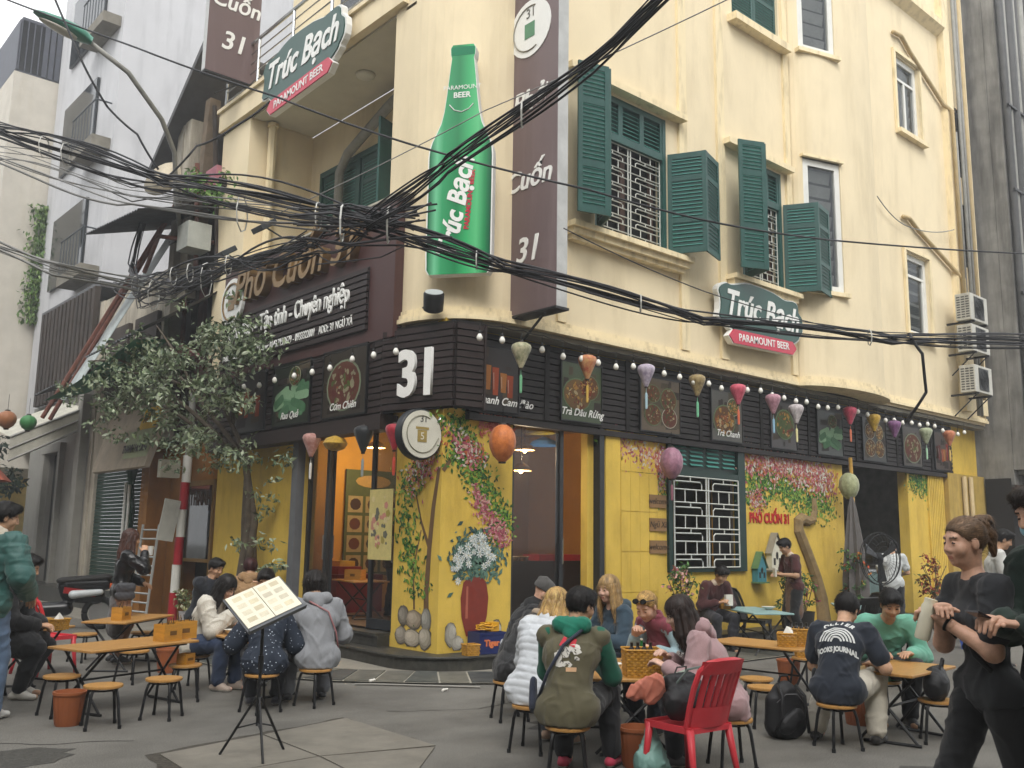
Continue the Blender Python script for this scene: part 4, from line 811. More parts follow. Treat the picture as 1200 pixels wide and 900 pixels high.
q = MB().mat(M('grey_slope_slab','5a5a5c',r=.9,var=.15)); q.add([(6.6,16.7,10.9),(6.6,19.2,9.0),(8.6,19.2,9.0),(8.6,16.7,10.9),(6.6,16.7,11.05),(6.6,19.3,9.05),(8.6,19.3,9.05),(8.6,16.7,11.05)],[(0,1,2,3),(7,6,5,4),(0,4,5,1),(1,5,6,2),(2,6,7,3),(3,7,4,0)]); N(q,'sloping_slab',N1)
q = MB().mat(TIN); rib_roof(q,(5.6,16.6,7.35),(5.6,19.6,7.6),(7.4,16.6,7.9),22); N(q,'tin_awning',N1)
q = MB().mat(TIN); rib_roof(q,(5.7,16.4,5.1),(5.7,19.2,5.0),(7.3,16.4,6.2),20); N(q,'tin_awning',N1)
q = MB().mat(M('faded_white_sheet','b4bcbc',r=.7,var=.2)); q.add([(5.6,19.6,4.2),(5.65,20.4,4.3),(7.2,19.1,8.0),(7.1,18.9,7.6)],[(0,1,2,3)]); q.add([(5.6,19.6,4.18),(5.65,20.4,4.28),(7.2,19.1,7.98),(7.1,18.9,7.58)],[(3,2,1,0)]); N(q,'plastic_sheet',N1)
q = MB().mat(M('green_tarp','2f7a5c',r=.6,var=.25)); q.add([(5.2,19.9,4.15),(5.3,18.2,4.35),(5.6,16.2,4.9),(6.2,16.2,5.0),(6.1,18.2,4.55),(6.0,19.9,4.4)],[(0,1,4,5),(1,2,3,4)]); N(q,'green_tarp',N1)
for p in ([(5.4,20.6,3.9),(6.9,18.3,8.2)],[(5.6,20.8,3.9),(7.0,18.5,8.3)],[(6.4,18.3,6.7),(6.3,17.4,7.2),(7.2,16.7,7.1),(7.2,16.7,6.4)],[(7.0,16.9,9.9),(7.1,16.5,6.6)],[(6.9,17.0,6.6),(6.7,16.8,8.6)],[(7.1,17.9,5.2),(7.1,17.9,8.2)]):
    q = MB().mat(random.choice([DARKW,PVC,M('rust_pipe','7a4a3c',r=.7,var=.3)])); q.tube(p,.045,6); N(q,'pole',N1)
for z,y0,y1 in ((4.4,16.3,18.9),(6.35,16.3,18.9),(8.1,16.3,18.9)):
    q = MB().mat(DARKW); q.bx(6.95,7.34,y0,y1,z,z+.16); N(q,'floor_beam',N1)
q = MB().mat(M('grey_box_metal','a9aca6',r=.6)); q.bx(6.5,6.95,16.5,17.0,6.85,7.35); N(q,'junction_box',N1)
q = MB().mat(M('pink_board','b0727e',r=.7,var=.2)); q.box((6.9,17.2,5.0),(.4,.5,.05),ry=R(20)); q.box((6.95,16.6,8.3),(.1,.5,.4)); stuff(N(q,'pink_board',N1))
q = MB().mat(M('dull_dish','b9ad96',r=.7,var=.2)); q.lathe([(.02,.0),(.25,.03),(.38,.1),(.42,.16)],18); o = q.build('satellite_dish', N1, Vector((6.6,18.0,8.5))-N1.location, rot=(R(70),0,R(-60)), smooth=True)
# 2. shop with a green roller shutter
N2 = thing('shutter_shop','narrow grey shop house with a closed green roller shutter','building',(7.3,19.1,0))
q = MB().mat(OLDW); wallpath(q,[(7.3,23.4),(7.3,19.02)],0,7.2,[(.35,4.1,.38,3.1)],.12); q.quad((7.3,19.02,3.3),(12,19.02,3.3),(12,19.02,7.2),(7.3,19.02,7.2)); q.quad((7.3,19.0,7.2),(12,19.0,7.2),(12,23.4,7.2),(7.3,23.4,7.2)); N(q,'wall',N2)
q = MB().mat(M('green_roller_paint','33473e',r=.75,var=.15,sc=3,spec=.2,stain=dict(c='22302a',sc=2,lo=.5,hi=.8,k=.5)))
for i in range(34): q.box((7.38,21.17,.40+i*.08+.04),(.03,3.74,.07),ry=R(14))
q.bx(7.30,7.36,19.5,19.55,.38,3.1); N(q,'roller_shutter',N2)
q = MB().mat(GRANITE); q.bx(6.7,7.29,19.0,27.5,.02,.36); q.mat(OLDW); q.bx(7.26,7.6,23.3,23.6,0,7.2); N(q,'front_step',N2)
for z,y0,y1 in ((3.6,19.6,20.9),(3.6,21.3,22.6)):
    q = MB().mat(DARKW); q.bx(7.2,7.29,y0,y1,4.7,6.3); o = N(q,'window_shutter',N2)
q = MB().mat(TIN); rib_roof(q,(5.9,19.2,4.9),(5.9,23.4,4.7),(7.3,19.2,5.5),26); N(q,'tin_awning',N2)
AW = thing('shop_awning_sign','beige fabric awning sign with black letters over the green shutter','sign',(6.55,17.9,2.86),R(-90))
q = MB().mat(M('beige_awning','b3a592',r=.85,var=.12,stain=dict(c='77695a',sc=2,lo=.5,hi=.8,k=.5))); q.add([(-3.0,0,0),(.0,0,0),(.0,.35,1.3),(-3.0,.35,1.3),(-3.0,.1,-.02),(0,.1,-.02),(0,.5,1.3),(-3.0,.5,1.3)],[(0,1,2,3),(4,7,6,5),(0,4,5,1),(3,2,6,7),(0,3,7,4),(1,5,6,2)]); q.build('cloth', AW)
q = MB().mat(F('a8b08a')); q.add([(-1.35,.04,.2),(-.05,.04,.2),(-.05,.17,.75),(-1.35,.17,.75)],[(0,1,2,3)]); q.mat(F('d8ae1c')); q.add([(-.95,.17,.76),(-.05,.17,.76),(-.05,.31,1.22),(-.95,.31,1.22)],[(0,1,2,3)]); q.build('printed_patch', AW)
text('THANH HƯƠNG', .22, F('2a241c'), AW, (-.72,.05,.38), .006, bold=.008, sx=.78, rot=(R(-14),0,0)); text('MÚA', .28, F('7a5a10'), AW, (-.5,.2,.98), .006, bold=.01, sx=.8, rot=(R(-14),0,0))
CT = thing('tied_curtain','dark green tied curtain with white stripes beside the roller shutter','curtain',(7.15,20.2,.9))
q = MB().mat(M('dark_green_cloth','1f4a34',r=.9,var=.2)); q.lathe([(.1,0),(.16,.5),(.2,1.2),(.1,1.7),(.22,2.1)],10,sx=.5); q.build('cloth', CT, smooth=True); q = MB().mat(WHT); q.tube([(-.1,-.02,.1),(-.12,-.05,1.0),(-.1,0,1.75)],.035,6); q.tube([(-.1,-.2,.3),(-.12,-.28,1.1),(-.1,-.2,1.7)],.03,6); q.build('stripe', CT)
# 3. grey house with a tall door
N3 = thing('grey_town_house','pale grey town house with a tall dark door and timber upper front','building',(7.25,23.5,0))
q = MB().mat(M('grey_plaster_front','8f8d87',r=.92,var=.1,sc=2,stain=dict(c='55524c',sc=1.3,lo=.5,hi=.8,k=.6))); wallpath(q,[(7.25,28.5),(7.25,23.5)],0,5.0,[(1.9,3.0,.36,3.6)],.18); N(q,'wall',N3)
q = MB().mat(M('door_dark_grey','2c2f2f',r=.6)); q.bx(7.38,7.42,25.5,26.6,.36,3.6); N(q,'door',N3)
q = MB().mat(M('door_trim_grey','8a8881',r=.8)); q.bx(7.12,7.25,25.3,25.48,.36,3.7); q.bx(7.12,7.25,26.62,26.8,.36,3.7); q.bx(7.1,7.25,25.25,26.85,3.62,3.85); q.bx(7.05,7.24,23.55,23.9,.36,4.9); N(q,'door_trim',N3)
for i in range(14):
    q = MB().mat(DARKW); y = 23.6+i*.33; q.bx(7.1,7.24,y,y+.2,5.0,7.6); N(q,'plank',N3)
q = MB().mat(M('pale_canopy','b4b1a4',r=.8,var=.15)); q.add([(5.6,23.8,3.75),(5.6,25.6,4.1),(7.2,25.6,4.9),(7.2,23.8,4.6),(5.6,23.8,3.2),(7.2,23.8,4.1)],[(0,1,2,3),(0,3,5,4)]); N(q,'canopy',N3)
for a in (0,.5,1): q = MB().mat(PVC); q.tube([(5.6,23.8,3.75-.55*a),(7.2,23.8,4.6-.5*a)],.03,5); N(q,'canopy_pole',N3)
q = MB().mat(TIN); q.bx(7.2,12,23.6,28.5,7.61,7.75); N(q,'tin_roof',N3)
# 4. tall blank grey building behind the low houses
N4 = thing('tall_grey_building','tall building with a blank pale grey side wall and plant-hung balconies','building',(7.7,25.2,0))
q = MB().mat(GREYW); q.bx(7.7,26,25.2,31.2,4,27); N(q,'wall',N4)
for z in (8.6,12.2,15.8,19.4):
    q = MB().mat(M('stained_slab','7a756a',r=.9,var=.2)); q.bx(7.2,7.69,25.4,27.4,z-.3,z); N(q,'balcony_slab',N4)
    q = MB().mat(M('dark_rail','3c4348',r=.6))
    for i in range(8): q.tube([(7.23,25.45+i*.27,z),(7.23,25.45+i*.27,z+1)],.015,4)
    q.tube([(7.23,25.4,z+1),(7.23,27.4,z+1)],.025,5); q.tube([(7.23,25.42,z+1),(7.65,25.42,z+1)],.025,5); N(q,'balcony_rail',N4)
    q = MB().mat(DGLASS); q.bx(7.6,7.69,26.8,29.8,z+.1,z+2.3); N(q,'window',N4)
# 5. white building with a metal roof cage
N5 = thing('white_cage_building','narrow white building with a dark metal cage on its roof','building',(6.4,31.3,0))
q = MB().mat(M('bright_limewash','c2bcb0',r=.92,var=.08,sc=2,stain=dict(c='a89c84',sc=1.2,lo=.5,hi=.85,k=.5))); q.bx(6.4,9.5,31.3,37,3.5,16.0); N(q,'wall',N5)
q = MB().mat(M('cage_sheet','4a4d57',r=.6,var=.15)); q.bx(6.45,9.4,31.4,36,16.01,16.1); q.bx(6.5,9.4,31.35,36,17.8,17.9); N(q,'cage_roof',N5)
q = MB().mat(M('cage_sheet','4a4d57'))
for i in range(16): q.box((6.5+i*.19,31.35,16.95),(.14 if i>3 else .03,.03,1.75))
q.box((6.45,33.5,16.95),(.03,4.3,1.7)); N(q,'cage_panel',N5)
for z in (5.2,8.4,11.6):
    q = MB().mat(M('dark_rail','3c4348')); q.bx(5.7,6.39,31.6,36,z-.2,z); 
    for i in range(14): q.tube([(5.75,31.7+i*.32,z),(5.75,31.7+i*.32,z+1.0)],.02,4)
    q.tube([(5.75,31.6,z+1.0),(5.75,36,z+1.0)],.03,5); N(q,'balcony',N5)
# 6. far yellow house and further fronts that close the street
N6 = thing('far_yellow_house','yellow house at the far end of the left street','building',(6.2,37.2,0))
q = MB().mat(M('faded_yellow_front','c9ae63',r=.9,var=.15,stain=dict(c='6a5a34',sc=1.2,lo=.5,hi=.8,k=.6))); q.bx(6.3,12,37.2,48,0,9.5); N(q,'wall',N6)
for y in (38,40.5,43):
    for z in (1,5): q = MB().mat(DARKW); q.bx(6.22,6.29,y,y+1.4,z,z+2.4); N(q,'window',N6)
q = MB().mat(TIN); q.bx(6.0,12,37.1,48.2,9.51,9.7); N(q,'roof',N6)
# 7. grey building right of the restaurant
N7 = thing('grey_pipe_building','dark weathered grey building covered in pipes at the right edge','building',(23.5,8.6,0))
q = MB().mat(M('sooty_concrete','86847f',r=.92,var=.25,sc=2,stain=dict(c='35332f',sc=1.4,lo=.42,hi=.72,k=.75))); wallpath(q,[(23.5,9.7),(23.5,8.75),(26.2,8.75)],3.0,17); q.bx(23.5,24.1,8.45,8.74,3.4,17); q.bx(24.9,26.2,8.4,8.74,3.4,17); N(q,'wall',N7)
q = MB().mat(M('grey_bay_paint','93928c',r=.9,var=.15,stain=dict(c='4a4843',sc=1.4,lo=.45,hi=.75,k=.6))); wallpath(q,[(26.2,8.75),(26.2,8.2),(34,8.2)],3.0,17,[(2,3.6,6,8.4),(2,3.6,10,12.4)],.2); N(q,'bay_wall',N7)
q = MB().mat(M('dark_shop_interior','1c1712')); q.bx(23.45,34,9.3,9.4,0,3.2); q.bx(23.42,23.44,8.8,9.3,0,3.2); q.bx(27.5,31,8.5,8.55,5.5,13); N(q,'dark_interior',N7)
q = MB().mat(M('brown_shop_lintel','4a3a30',r=.8,var=.2)); q.bx(23.5,34,8.7,8.9,2.55,3.05); N(q,'lintel',N7)
for i,(x,r_) in enumerate(((23.6,.09),(23.85,.05),(24.15,.13),(24.45,.06),(24.7,.04),(25.0,.09),(25.4,.05))):
    q = MB().mat(PVC if i%2 else M('dark_pipe','4a4a4a',r=.7,var=.2)); q.tube([(x,8.35,3.1),(x+random.uniform(-.05,.05),8.35,8),(x+random.uniform(-.05,.05),8.35,12),(x,8.35,17)],r_,7); N(q,'pipe',N7,smooth=True)
for z in (5.0,7.6,10.2,12.4): q = MB().mat(BLACKM); q.bx(23.5,25.5,8.25,8.30,z,z+.05); N(q,'pipe_clamp',N7)
# 8. unseen plain rows of houses across the two streets, added to shade the crossing
for (x0,x1,y0,y1,hh,c,lb) in ((-14,22,-16,-8,15,'b9b2a0','unseen pale row of houses behind the viewer, added to shade the street'),(-16,-7,-8,45,13,'a8a396','unseen grey row of houses across the left street, added for shade')):
    o8 = thing('shade_row_house', lb, 'building', (x0,y0,0)); q = MB().mat(M('plaster_'+c,c,r=.9,var=.1,sc=1.5)); q.bx(0,x1-x0,0,y1-y0,0,hh); q.build('wall', o8)
    q = MB().mat(DGLASS); n8 = int(max(x1-x0,y1-y0)/4)
    for i in range(n8):
        for z8 in (1,4.6,8.2,11.4):
            if z8+2 > hh: continue
            if x1-x0 > y1-y0: q.bx(1+i*4,2.6+i*4,y1-y0-.05,y1-y0+.04,z8,z8+1.9)
            else: q.bx(x1-x0-.05,x1-x0+.04,1+i*4,2.6+i*4,z8,z8+1.9)
    stuff(q.build('windows', o8))
# ================================================================ street lamp, striped pole, ladder
SP = thing('striped_pole','slim red and white striped pole beside the ochre shop','pole',(7.0,17.17,0))
RED = M('pole_red','a81f2c',r=.5,var=.12)
for i in range(6):
    q = MB().mat(RED if i%2==0 else WHITEP); q.lathe([(.085,0),(.083,.5)],10,(.012*i,-.01*i,.05+i*.5)); q.build('painted_band', SP, smooth='auto')
q = MB().mat(PVC); q.lathe([(.07,0),(.06,1.2)],10,(.07,-.06,3.05)); q.build('upper_pole', SP)
q = MB().mat(F('a8a494')); q.bx(-.45,-.09,-.1,.05,2.62,2.95); q.build('junction_box', SP)
q = MB().mat(F('b9bab4')); q.box((-.24,-.12,1.85),(.3,.02,.75),ry=R(8)); q.build('notice', SP)
LP = thing('street_lamp','street lamp with a green head on a curved arm from a concrete post','street lamp',(7.0,18.2,0))
LO = Vector((7.0,18.2,0))
q = MB().mat(M('concrete_pole','8a857a',r=.9,var=.15,bump=.3,bsc=30)); q.bx(-.13,.13,-.13,.13,3.4,9.9); q.build('post', LP)
q = MB().mat(PVC); q.tube([Vector(p)-LO for p in ((7.0,18.1,7.4),(6.5,17.0,7.5),(6.34,16.81,7.85),(6.16,16.54,8.56),(5.77,16.25,9.0),(5.06,16.07,9.59),(4.33,15.98,9.87))],.045,7); q.build('arm', LP, smooth=True)
q = MB().mat(BLACKM); q.bx(-.15,.15,-.15,.15,7.36,7.44); q.build('clamp', LP)
q = MB().mat(M('lamp_green','3f7f6c',r=.35,var=.1)); 
def lampshell(q, L, w, hgt):
    prof = [(0,.35,.7),(.15,.8,.95),(.35,1,1),(.6,.95,.85),(.85,.65,.55),(1,.25,.25)]; n = 12; vs = []
    for t_,a,b in prof:
        for j in range(n):
            an = 2*math.pi*j/n; z = math.sin(an)*hgt*b; z = z if z > 0 else z*.35; vs.append((t_*L, math.cos(an)*w*a, z))
    k = len(prof); q.add(vs,[(i*n+j,i*n+(j+1)%n,(i+1)*n+(j+1)%n,(i+1)*n+j) for i in range(k-1) for j in range(n)]+[tuple(range(n)),tuple((k-1)*n+j for j in range(n))[::-1]])
lampshell(q,.95,.19,.15); o = q.build('lamp_head', LP, smooth=True); o.location = Vector((4.38,15.97,9.85))-LO; o.rotation_euler = (0,R(-15),R(174.7))
q = MB().mat(M('lamp_bowl','b9b5a8',r=.3)); lampshell(q,.62,.13,.05); o2 = q.build('bowl', o, (.22,0,-.06), rot=(R(180),0,0), smooth=True)
LD = thing('steel_ladder','grey steel rack of rungs leaning beside the striped pole','ladder',(6.55,18.05,0.02),R(-80))
q = MB().mat(M('ladder_grey','a3a5a3',r=.5,var=.15))
for x in (0,.55): q.tube([(x,0,0),(x+.03,.12,1.75)],.025,5)
q.build('rail', LD)
rm = MB().mat(M('ladder_grey','a3a5a3')).tube([(0,0,0),(.55,0,0)],.018,5).build('rung', LD)
for i in range(1,11): ob('rung', rm.data, LD, (.003*i,.011*i,.165*i))
rm.location = (0,0,.04)
# ================================================================ foliage
LEAFM = [M('leaf_%d'%i,c,r=.45,var=.25,sc=8,spec=.5) for i,c in enumerate(('6b7d5a','87976f','526547','9dab88','b2bca0'))]
def leaves(name, pts, size, parent, mats=LEAFM, droop=.5, seed=1, w=.42, loc=(0,0,0)):
    r_ = np.random.default_rng(seed); P = np.asarray(pts,float); n = len(P)
    th = r_.uniform(0,2*np.pi,n); el = r_.normal(-droop,.5,n); d = np.stack([np.cos(th)*np.cos(el),np.sin(th)*np.cos(el),np.sin(el)],1)
    side = np.cross(d,r_.normal(0,1,(n,3))); side /= np.linalg.norm(side,axis=1,keepdims=True); up = np.cross(side,d); s = (size*r_.uniform(.55,1.35,n))[:,None]
    V = np.stack([P, P+d*s*.45+side*s*w*.5+up*s*.06, P+d*s, P+d*s*.45-side*s*w*.5+up*s*.06, P+d*s*.5-up*s*.05],1).reshape(-1,3)
    b = np.arange(n)*5; Fc = np.concatenate([np.stack([b,b+1,b+2,b+4],1),np.stack([b,b+4,b+2,b+3],1)])
    mi = np.tile(r_.integers(0,len(mats),n),2); o = ob(name, rawmesh(name,V,Fc,mats,mi), parent, loc); return stuff(o)
def clumps(cs, per, rng_):
    out = []
    for c,r_ in cs:
        k = int(per*r_*r_*4)+6; v = rng_.normal(0,1,(k,3)); v /= np.linalg.norm(v,axis=1,keepdims=True); out.append(np.asarray(c)+v*(r_*rng_.uniform(.35,1.05,(k,1)))*np.array([1,1,.75]))
    return np.concatenate(out)
TR = thing('climbing_tree','leafy climbing tree with thin trunks growing up the wall beside the folding doors','tree',(6.95,14.2,0))
TL = np.array((6.95,14.2,0)); rg = np.random.default_rng(11)
BARK = M('grey_bark','5d5346',r=.9,var=.3,sc=10,bump=.4,bsc=60)
q = MB().mat(BARK)
for k in range(4):
    a = k*1.4; q.tube([(.1*math.cos(a),.15*math.sin(a),0),(.08*math.cos(a+1.2),.15*math.sin(a+1),.9),(.07*math.cos(a+2.2),.14*math.sin(a+2.4),1.8),(-.1+.1*k*.3,.1*k,2.8),(-.4-.12*k,.3+.35*k,3.6),(-.7-.1*k,.5+.9*k,4.3)],[.075,.065,.06,.05,.035,.02],7)
for (p,q2) in (((-.5,.8,3.8),(-.9,-.4,4.6)),((-.5,.9,3.9),(-1.4,2.6,4.4)),((-.3,.2,3.4),(-.7,-.8,4.2)),((-.9,2,4.3),(-1.6,3.6,4.7)),((-.5,1.2,3.9),(-1.0,2.0,5.2))): q.tube([p,((p[0]+q2[0])/2-.05,(p[1]+q2[1])/2,(p[2]+q2[2])/2+.15),q2],[.035,.025,.012],6)
q.build('trunk', TR, smooth=True)
cl = []
for _ in range(104):
    t_ = rg.random(); y = 13.2+5.0*t_; z = 4.2+.15*t_+rg.normal(0,.50); x = 6.1-.55*t_+rg.normal(0,.32); cl.append(((x,y,z),rg.uniform(.14,.36)))
for _ in range(38): y = rg.uniform(13.4,16.4); cl.append(((6.35+rg.normal(0,.25),y,rg.uniform(2.7,3.7)),rg.uniform(.12,.28)))
for _ in range(26): cl.append(((6.95+rg.normal(0,.1),13.75+rg.normal(0,.35),rg.uniform(.7,2.9)),rg.uniform(.08,.2)))
for _ in range(22): cl.append(((6.25+rg.normal(0,.3),rg.uniform(13.2,14.9),rg.uniform(4.4,5.0)),rg.uniform(.1,.25)))
cl = [((min(c[0],6.85) if c[2] > 3.0 else min(c[0],7.1),c[1],c[2]),r_) for c,r_ in cl]
leaves('crown', clumps(cl,120,rg)-TL, .11, TR, seed=3)
def potted(name, label, cat, loc, pot, h, r_, mats, n, size, seed, flowers=None):
    t = thing(name, label, cat, loc); rg2 = np.random.default_rng(seed)
    q = MB().mat(pot); q.lathe([(.10,0),(.14,.02),(.17,.24),(.18,.26),(.15,.26),(.14,.2)],14); q.build('pot', t, smooth='auto')
    q = MB().mat(BARK)
    for k in range(5): a = k*1.26; q.tube([(0,0,.2),(.1*math.cos(a),.1*math.sin(a),.25+h*.5),(r_*.7*math.cos(a),r_*.7*math.sin(a),.25+h*.85)],.008,4)
    q.build('stem', t)
    c_ = [((rg2.normal(0,r_*.4),rg2.normal(0,r_*.4),.3+rg2.uniform(.1,1)*h),rg2.uniform(.06,.14)) for _ in range(n)]
    leaves('foliage', clumps(c_,260,rg2), size, t, mats, seed=seed)
    if flowers: leaves('blossom', clumps(c_[:n//2],60,rg2), size*.9, t, flowers, seed=seed+1, w=.8)
    return t
POT = M('terracotta_pot','8a4a34',r=.8,var=.2); DPOT = M('dark_pot','2f2b28',r=.7)
GR2 = [M('garden_leaf_%d'%i,c,r=.5,var=.2) for i,c in enumerate(('3f6a2f','2c5226','5a8540'))]
potted('flowering_shrub','pink flowering potted shrub left of the dark green window','plant',(11.35,9.0,.19),POT,.75,.3,GR2,26,.07,21,[F('c8808a'),F('d8a8a0')])
potted('potted_bush','round dark green potted bush under the painted bird house','plant',(14.25,9.0,.19),DPOT,.6,.26,GR2,26,.07,22)
potted('potted_plant','pink flowered pot plant behind the standing waiter','plant',(14.85,9.1,.19),DPOT,.55,.22,GR2,16,.07,23,[F('a84a6a'),F('c87890')])
potted('potted_plant','leafy plant with orange flowers beside the painted trunk','plant',(16.45,9.0,.19),POT,1.0,.28,GR2,24,.08,24,[F('c87a2a'),F('b8502a')])
potted('potted_plant','reddish plant beside the blue plastic stools','plant',(19.6,9.0,.19),DPOT,.9,.35,[F('7a2a2a'),F('9a4a30'),F('5a6a34')],26,.09,25)
potted('white_flower_pot','white planter with pale flowers in front of the ochre shop','plant',(6.9,16.2,.02),F('b9b5b8'),.35,.3,[F('6a7a50'),F('8a8f60')],18,.07,26,[F('cfcab0'),F('b8b48a')])
HG = thing('hanging_greenery','long trail of greenery hanging on the white building','plant',(7.1,31.2,8.2)); rg3 = np.random.default_rng(5)
pts = np.stack([rg3.normal(.6,.2,2600),rg3.normal(-.12,.1,2600),rg3.uniform(-.2,3.6,2600)],1); leaves('foliage', pts, .16, HG, [F('5d7a40'),F('48662f'),F('7d9458')], seed=9, droop=1.0)
PG = thing('balcony_plant','green plant growing on the old upper storey','plant',(6.7,16.6,8.0)); pts = clumps([((rg3.normal(0,.2),rg3.normal(0,.4),rg3.normal(0,.25)),.2) for _ in range(14)],120,rg3); leaves('foliage', pts, .13, PG, [F('5d8a40'),F('4a7030'),F('86a860')], seed=10)
ST = thing('street_tree','dark leafy bush behind the man in the green jacket','tree',(5.6,27.0,0)); q = MB().mat(BARK); q.tube([(0,0,0),(.1,.1,1.2),(0,.2,2.4)],[.12,.09,.05],7); q.build('trunk', ST)
pts = clumps([((rg3.normal(0,.55),rg3.normal(0,1.1),1.9+rg3.normal(0,.75)),.4) for _ in range(46)],60,rg3); leaves('crown', pts, .2, ST, [F('26382a'),F('1c2c20'),F('34482f')], seed=12)
# awning, washing and round lanterns of the far left shops
PR = thing('orange_parasol','faded orange parasol edge at the left border','parasol',(4.6,24.5,0)); q = MB().mat(M('faded_orange','a85a44',r=.8,var=.15)); q.lathe([(1.3,2.75),(.9,3.15),(.4,3.5),(.02,3.75)],8,cap=False); q.build('canopy', PR); q = MB().mat(PVC); q.tube([(0,0,0),(0,0,3.7)],.03,6); q.build('pole', PR)
for i,(x,y,z,c,r_,lb) in enumerate(((3.96,18.3,3.41,'8a4440',.15,'dull red round paper lantern of the far left shop'),(4.18,18.11,3.53,'9a6440',.16,'orange round paper lantern of the far left shop'),(4.46,17.85,3.48,'3a7a44',.14,'green round paper lantern of the far left shop'),(3.81,18.42,3.25,'8f5a3c',.14,'brown orange round paper lantern beside the parasol'))):
    lantern((x,y,z),c,c,lb,r_*2,r_*1.9,'round',None,.3)
WS = thing('hung_cloths','row of grey green cloths hanging over the far left shop','cloth',(5.4,26.0,3.9))
for i in range(9):
    q = MB().mat(F(['6f8a84','8a9a94','566f6c'][i%3])); y = i*.42; h_ = random.uniform(.7,1.4)
    q.add([(0,y,.9),(0.02,y+.36,.9),(-.05,y+.34,.9-h_),(.05,y+.02,.9-h_*.95)],[(0,1,2,3)]); q.build('cloth', WS)
q = MB().mat(PVC); q.tube([(0,-.2,.92),(0,4.2,.92)],.02,5); q.build('rail', WS)
# ================================================================ overhead cables
CAB = M('black_cable','29292d',r=.6,var=.25); GCAB = M('grey_cable','8a8a88',r=.6,var=.15)
def bundle(label, pts, n, r, spread, mat, seed, ties=6, sagj=.1, tiem=None):
    t = thing('cable_bundle', label, 'cables', pts[0]); r_ = random.Random(seed); o = Vector(pts[0])
    for k in range(n):
        ph = r_.uniform(0,6.28); rad = spread*math.sqrt(r_.random()); path = []; sj = r_.gauss(0,sagj)
        for i,(a,b) in enumerate(zip(pts,pts[1:])):
            m_ = 10
            for j in range(m_+(i==len(pts)-2)):
                f_ = j/m_; p = Vector(a).lerp(Vector(b),f_); L = (Vector(b)-Vector(a)).length
                an = ph+.9*(i+f_); p += Vector((rad*math.cos(an)*.6,rad*math.cos(an)*.6,rad*math.sin(an)))*(1+.25*math.sin(5*f_+ph)); p.z -= (sj+.006*L)*4*f_*(1-f_)*.5; path.append(p-o)
        q = MB().mat(mat); q.tube(path, r*r_.choice((.5,.7,.9,1,1.2,1.6)), 5); q.build('cable', t, smooth=True)
    for k in range(ties):
        i = r_.randrange(len(pts)-1); f_ = r_.uniform(.1,.9); p = Vector(pts[i]).lerp(Vector(pts[i+1]),f_)-o; q = MB().mat(tiem or F('c9c9c4')); s_ = spread*1.25
        q.tube([(p.x+s_*.6*math.cos(a*.785),p.y+s_*.6*math.cos(a*.785),p.z+s_*math.sin(a*.785)-.02) for a in range(9)],.008,4); q.build('tie', t)
    return t
ND = (4.92,7.85,4.74)
bundle('thick black cable bundle crossing the left street to the knot at the signboard',[(1.6,18.5,8.7),(2.75,13.9,7.05),(3.9,10.6,5.65),ND],15,.0095,.12,CAB,1,3,.12)
bundle('thick black cable bundle rising from the knot to the top edge',[ND,(4.98,6.6,5.0),(5.05,4.6,5.4),(4.9,2.4,6.1),(4.2,-1,7.3)],13,.009,.095,CAB,2,4,.08)
bundle('black cable bundle sagging along the right face from the knot',[ND,(6.4,7.4,4.50),(9.0,6.75,4.26),(12,5.9,4.35),(16,5.0,4.75),(24,3,5.6)],13,.010,.085,CAB,3,4,.11)
bundle('loose black cables from the knot down across the brown signboard',[ND,(5.0,9.0,4.75),(5.1,11.2,5.1),(5.1,14.0,5.45),(5.6,17.5,6.1)],9,.009,.11,CAB,4,3,.22)
bundle('pale grey cables strung over the left street above the tree',[(1.2,19.5,8.4),(2.7,13.8,6.7),(3.7,11.3,5.65),(4.8,8.4,4.85)],9,.009,.17,GCAB,5,2,.15)
bundle('pale grey cables with a white spacer at the left edge',[(1.0,19.2,6.9),(2.4,14.6,5.75),(3.55,13.6,5.2),(6.3,16.4,5.9)],8,.011,.13,GCAB,6,2,.05)
bundle('tangle of dark cables in front of the old upper storey',[(5.0,9.2,4.78),(5.3,12.4,5.2),(5.4,14.2,5.35),(5.5,15.9,5.6),(5.9,17.6,6.6),(6.4,18.6,8.0)],12,.012,.20,CAB,7,2,.25)
bundle('thin cables hanging along the far left shop fronts',[(3.6,17.5,4.9),(3.9,20.5,4.6),(4.4,24,4.9),(4.8,29,5.6)],6,.013,.12,CAB,8,1,.1)
KN = thing('cable_knot','black knot where the street cables meet before the signboard','cables',ND); r_ = random.Random(4)
for k in range(18):
    q = MB().mat(CAB); a = r_.uniform(0,6.28); ln = r_.uniform(.3,.75); d = Vector((math.cos(2.29+r_.gauss(0,.25))*.8,-.75*math.cos(2.29),0)); d = Vector((.75,-.66,0))
    c = Vector((r_.gauss(0,.08),r_.gauss(0,.08),r_.gauss(0,.11))); q.tube([c-d*ln+Vector((0,0,r_.gauss(0,.06))),c-d*ln*.4+Vector((0,0,r_.gauss(0,.05))),c+d*ln*.4+Vector((0,0,r_.gauss(0,.05))),c+d*ln+Vector((0,0,r_.gauss(0,.08)))],r_.choice((.008,.011,.015)),5); q.build('cable', KN, smooth=True)
for x in (-.25,.22):
    q = MB().mat(F('c9c9c4')); d = Vector((.75,-.66,0))*x; q.tube([(d.x-.12*math.cos(a*.785)*.66,d.y-.12*math.cos(a*.785)*.75,.2*math.sin(a*.785)) for a in range(9)],.010,5); q.build('tie', KN)
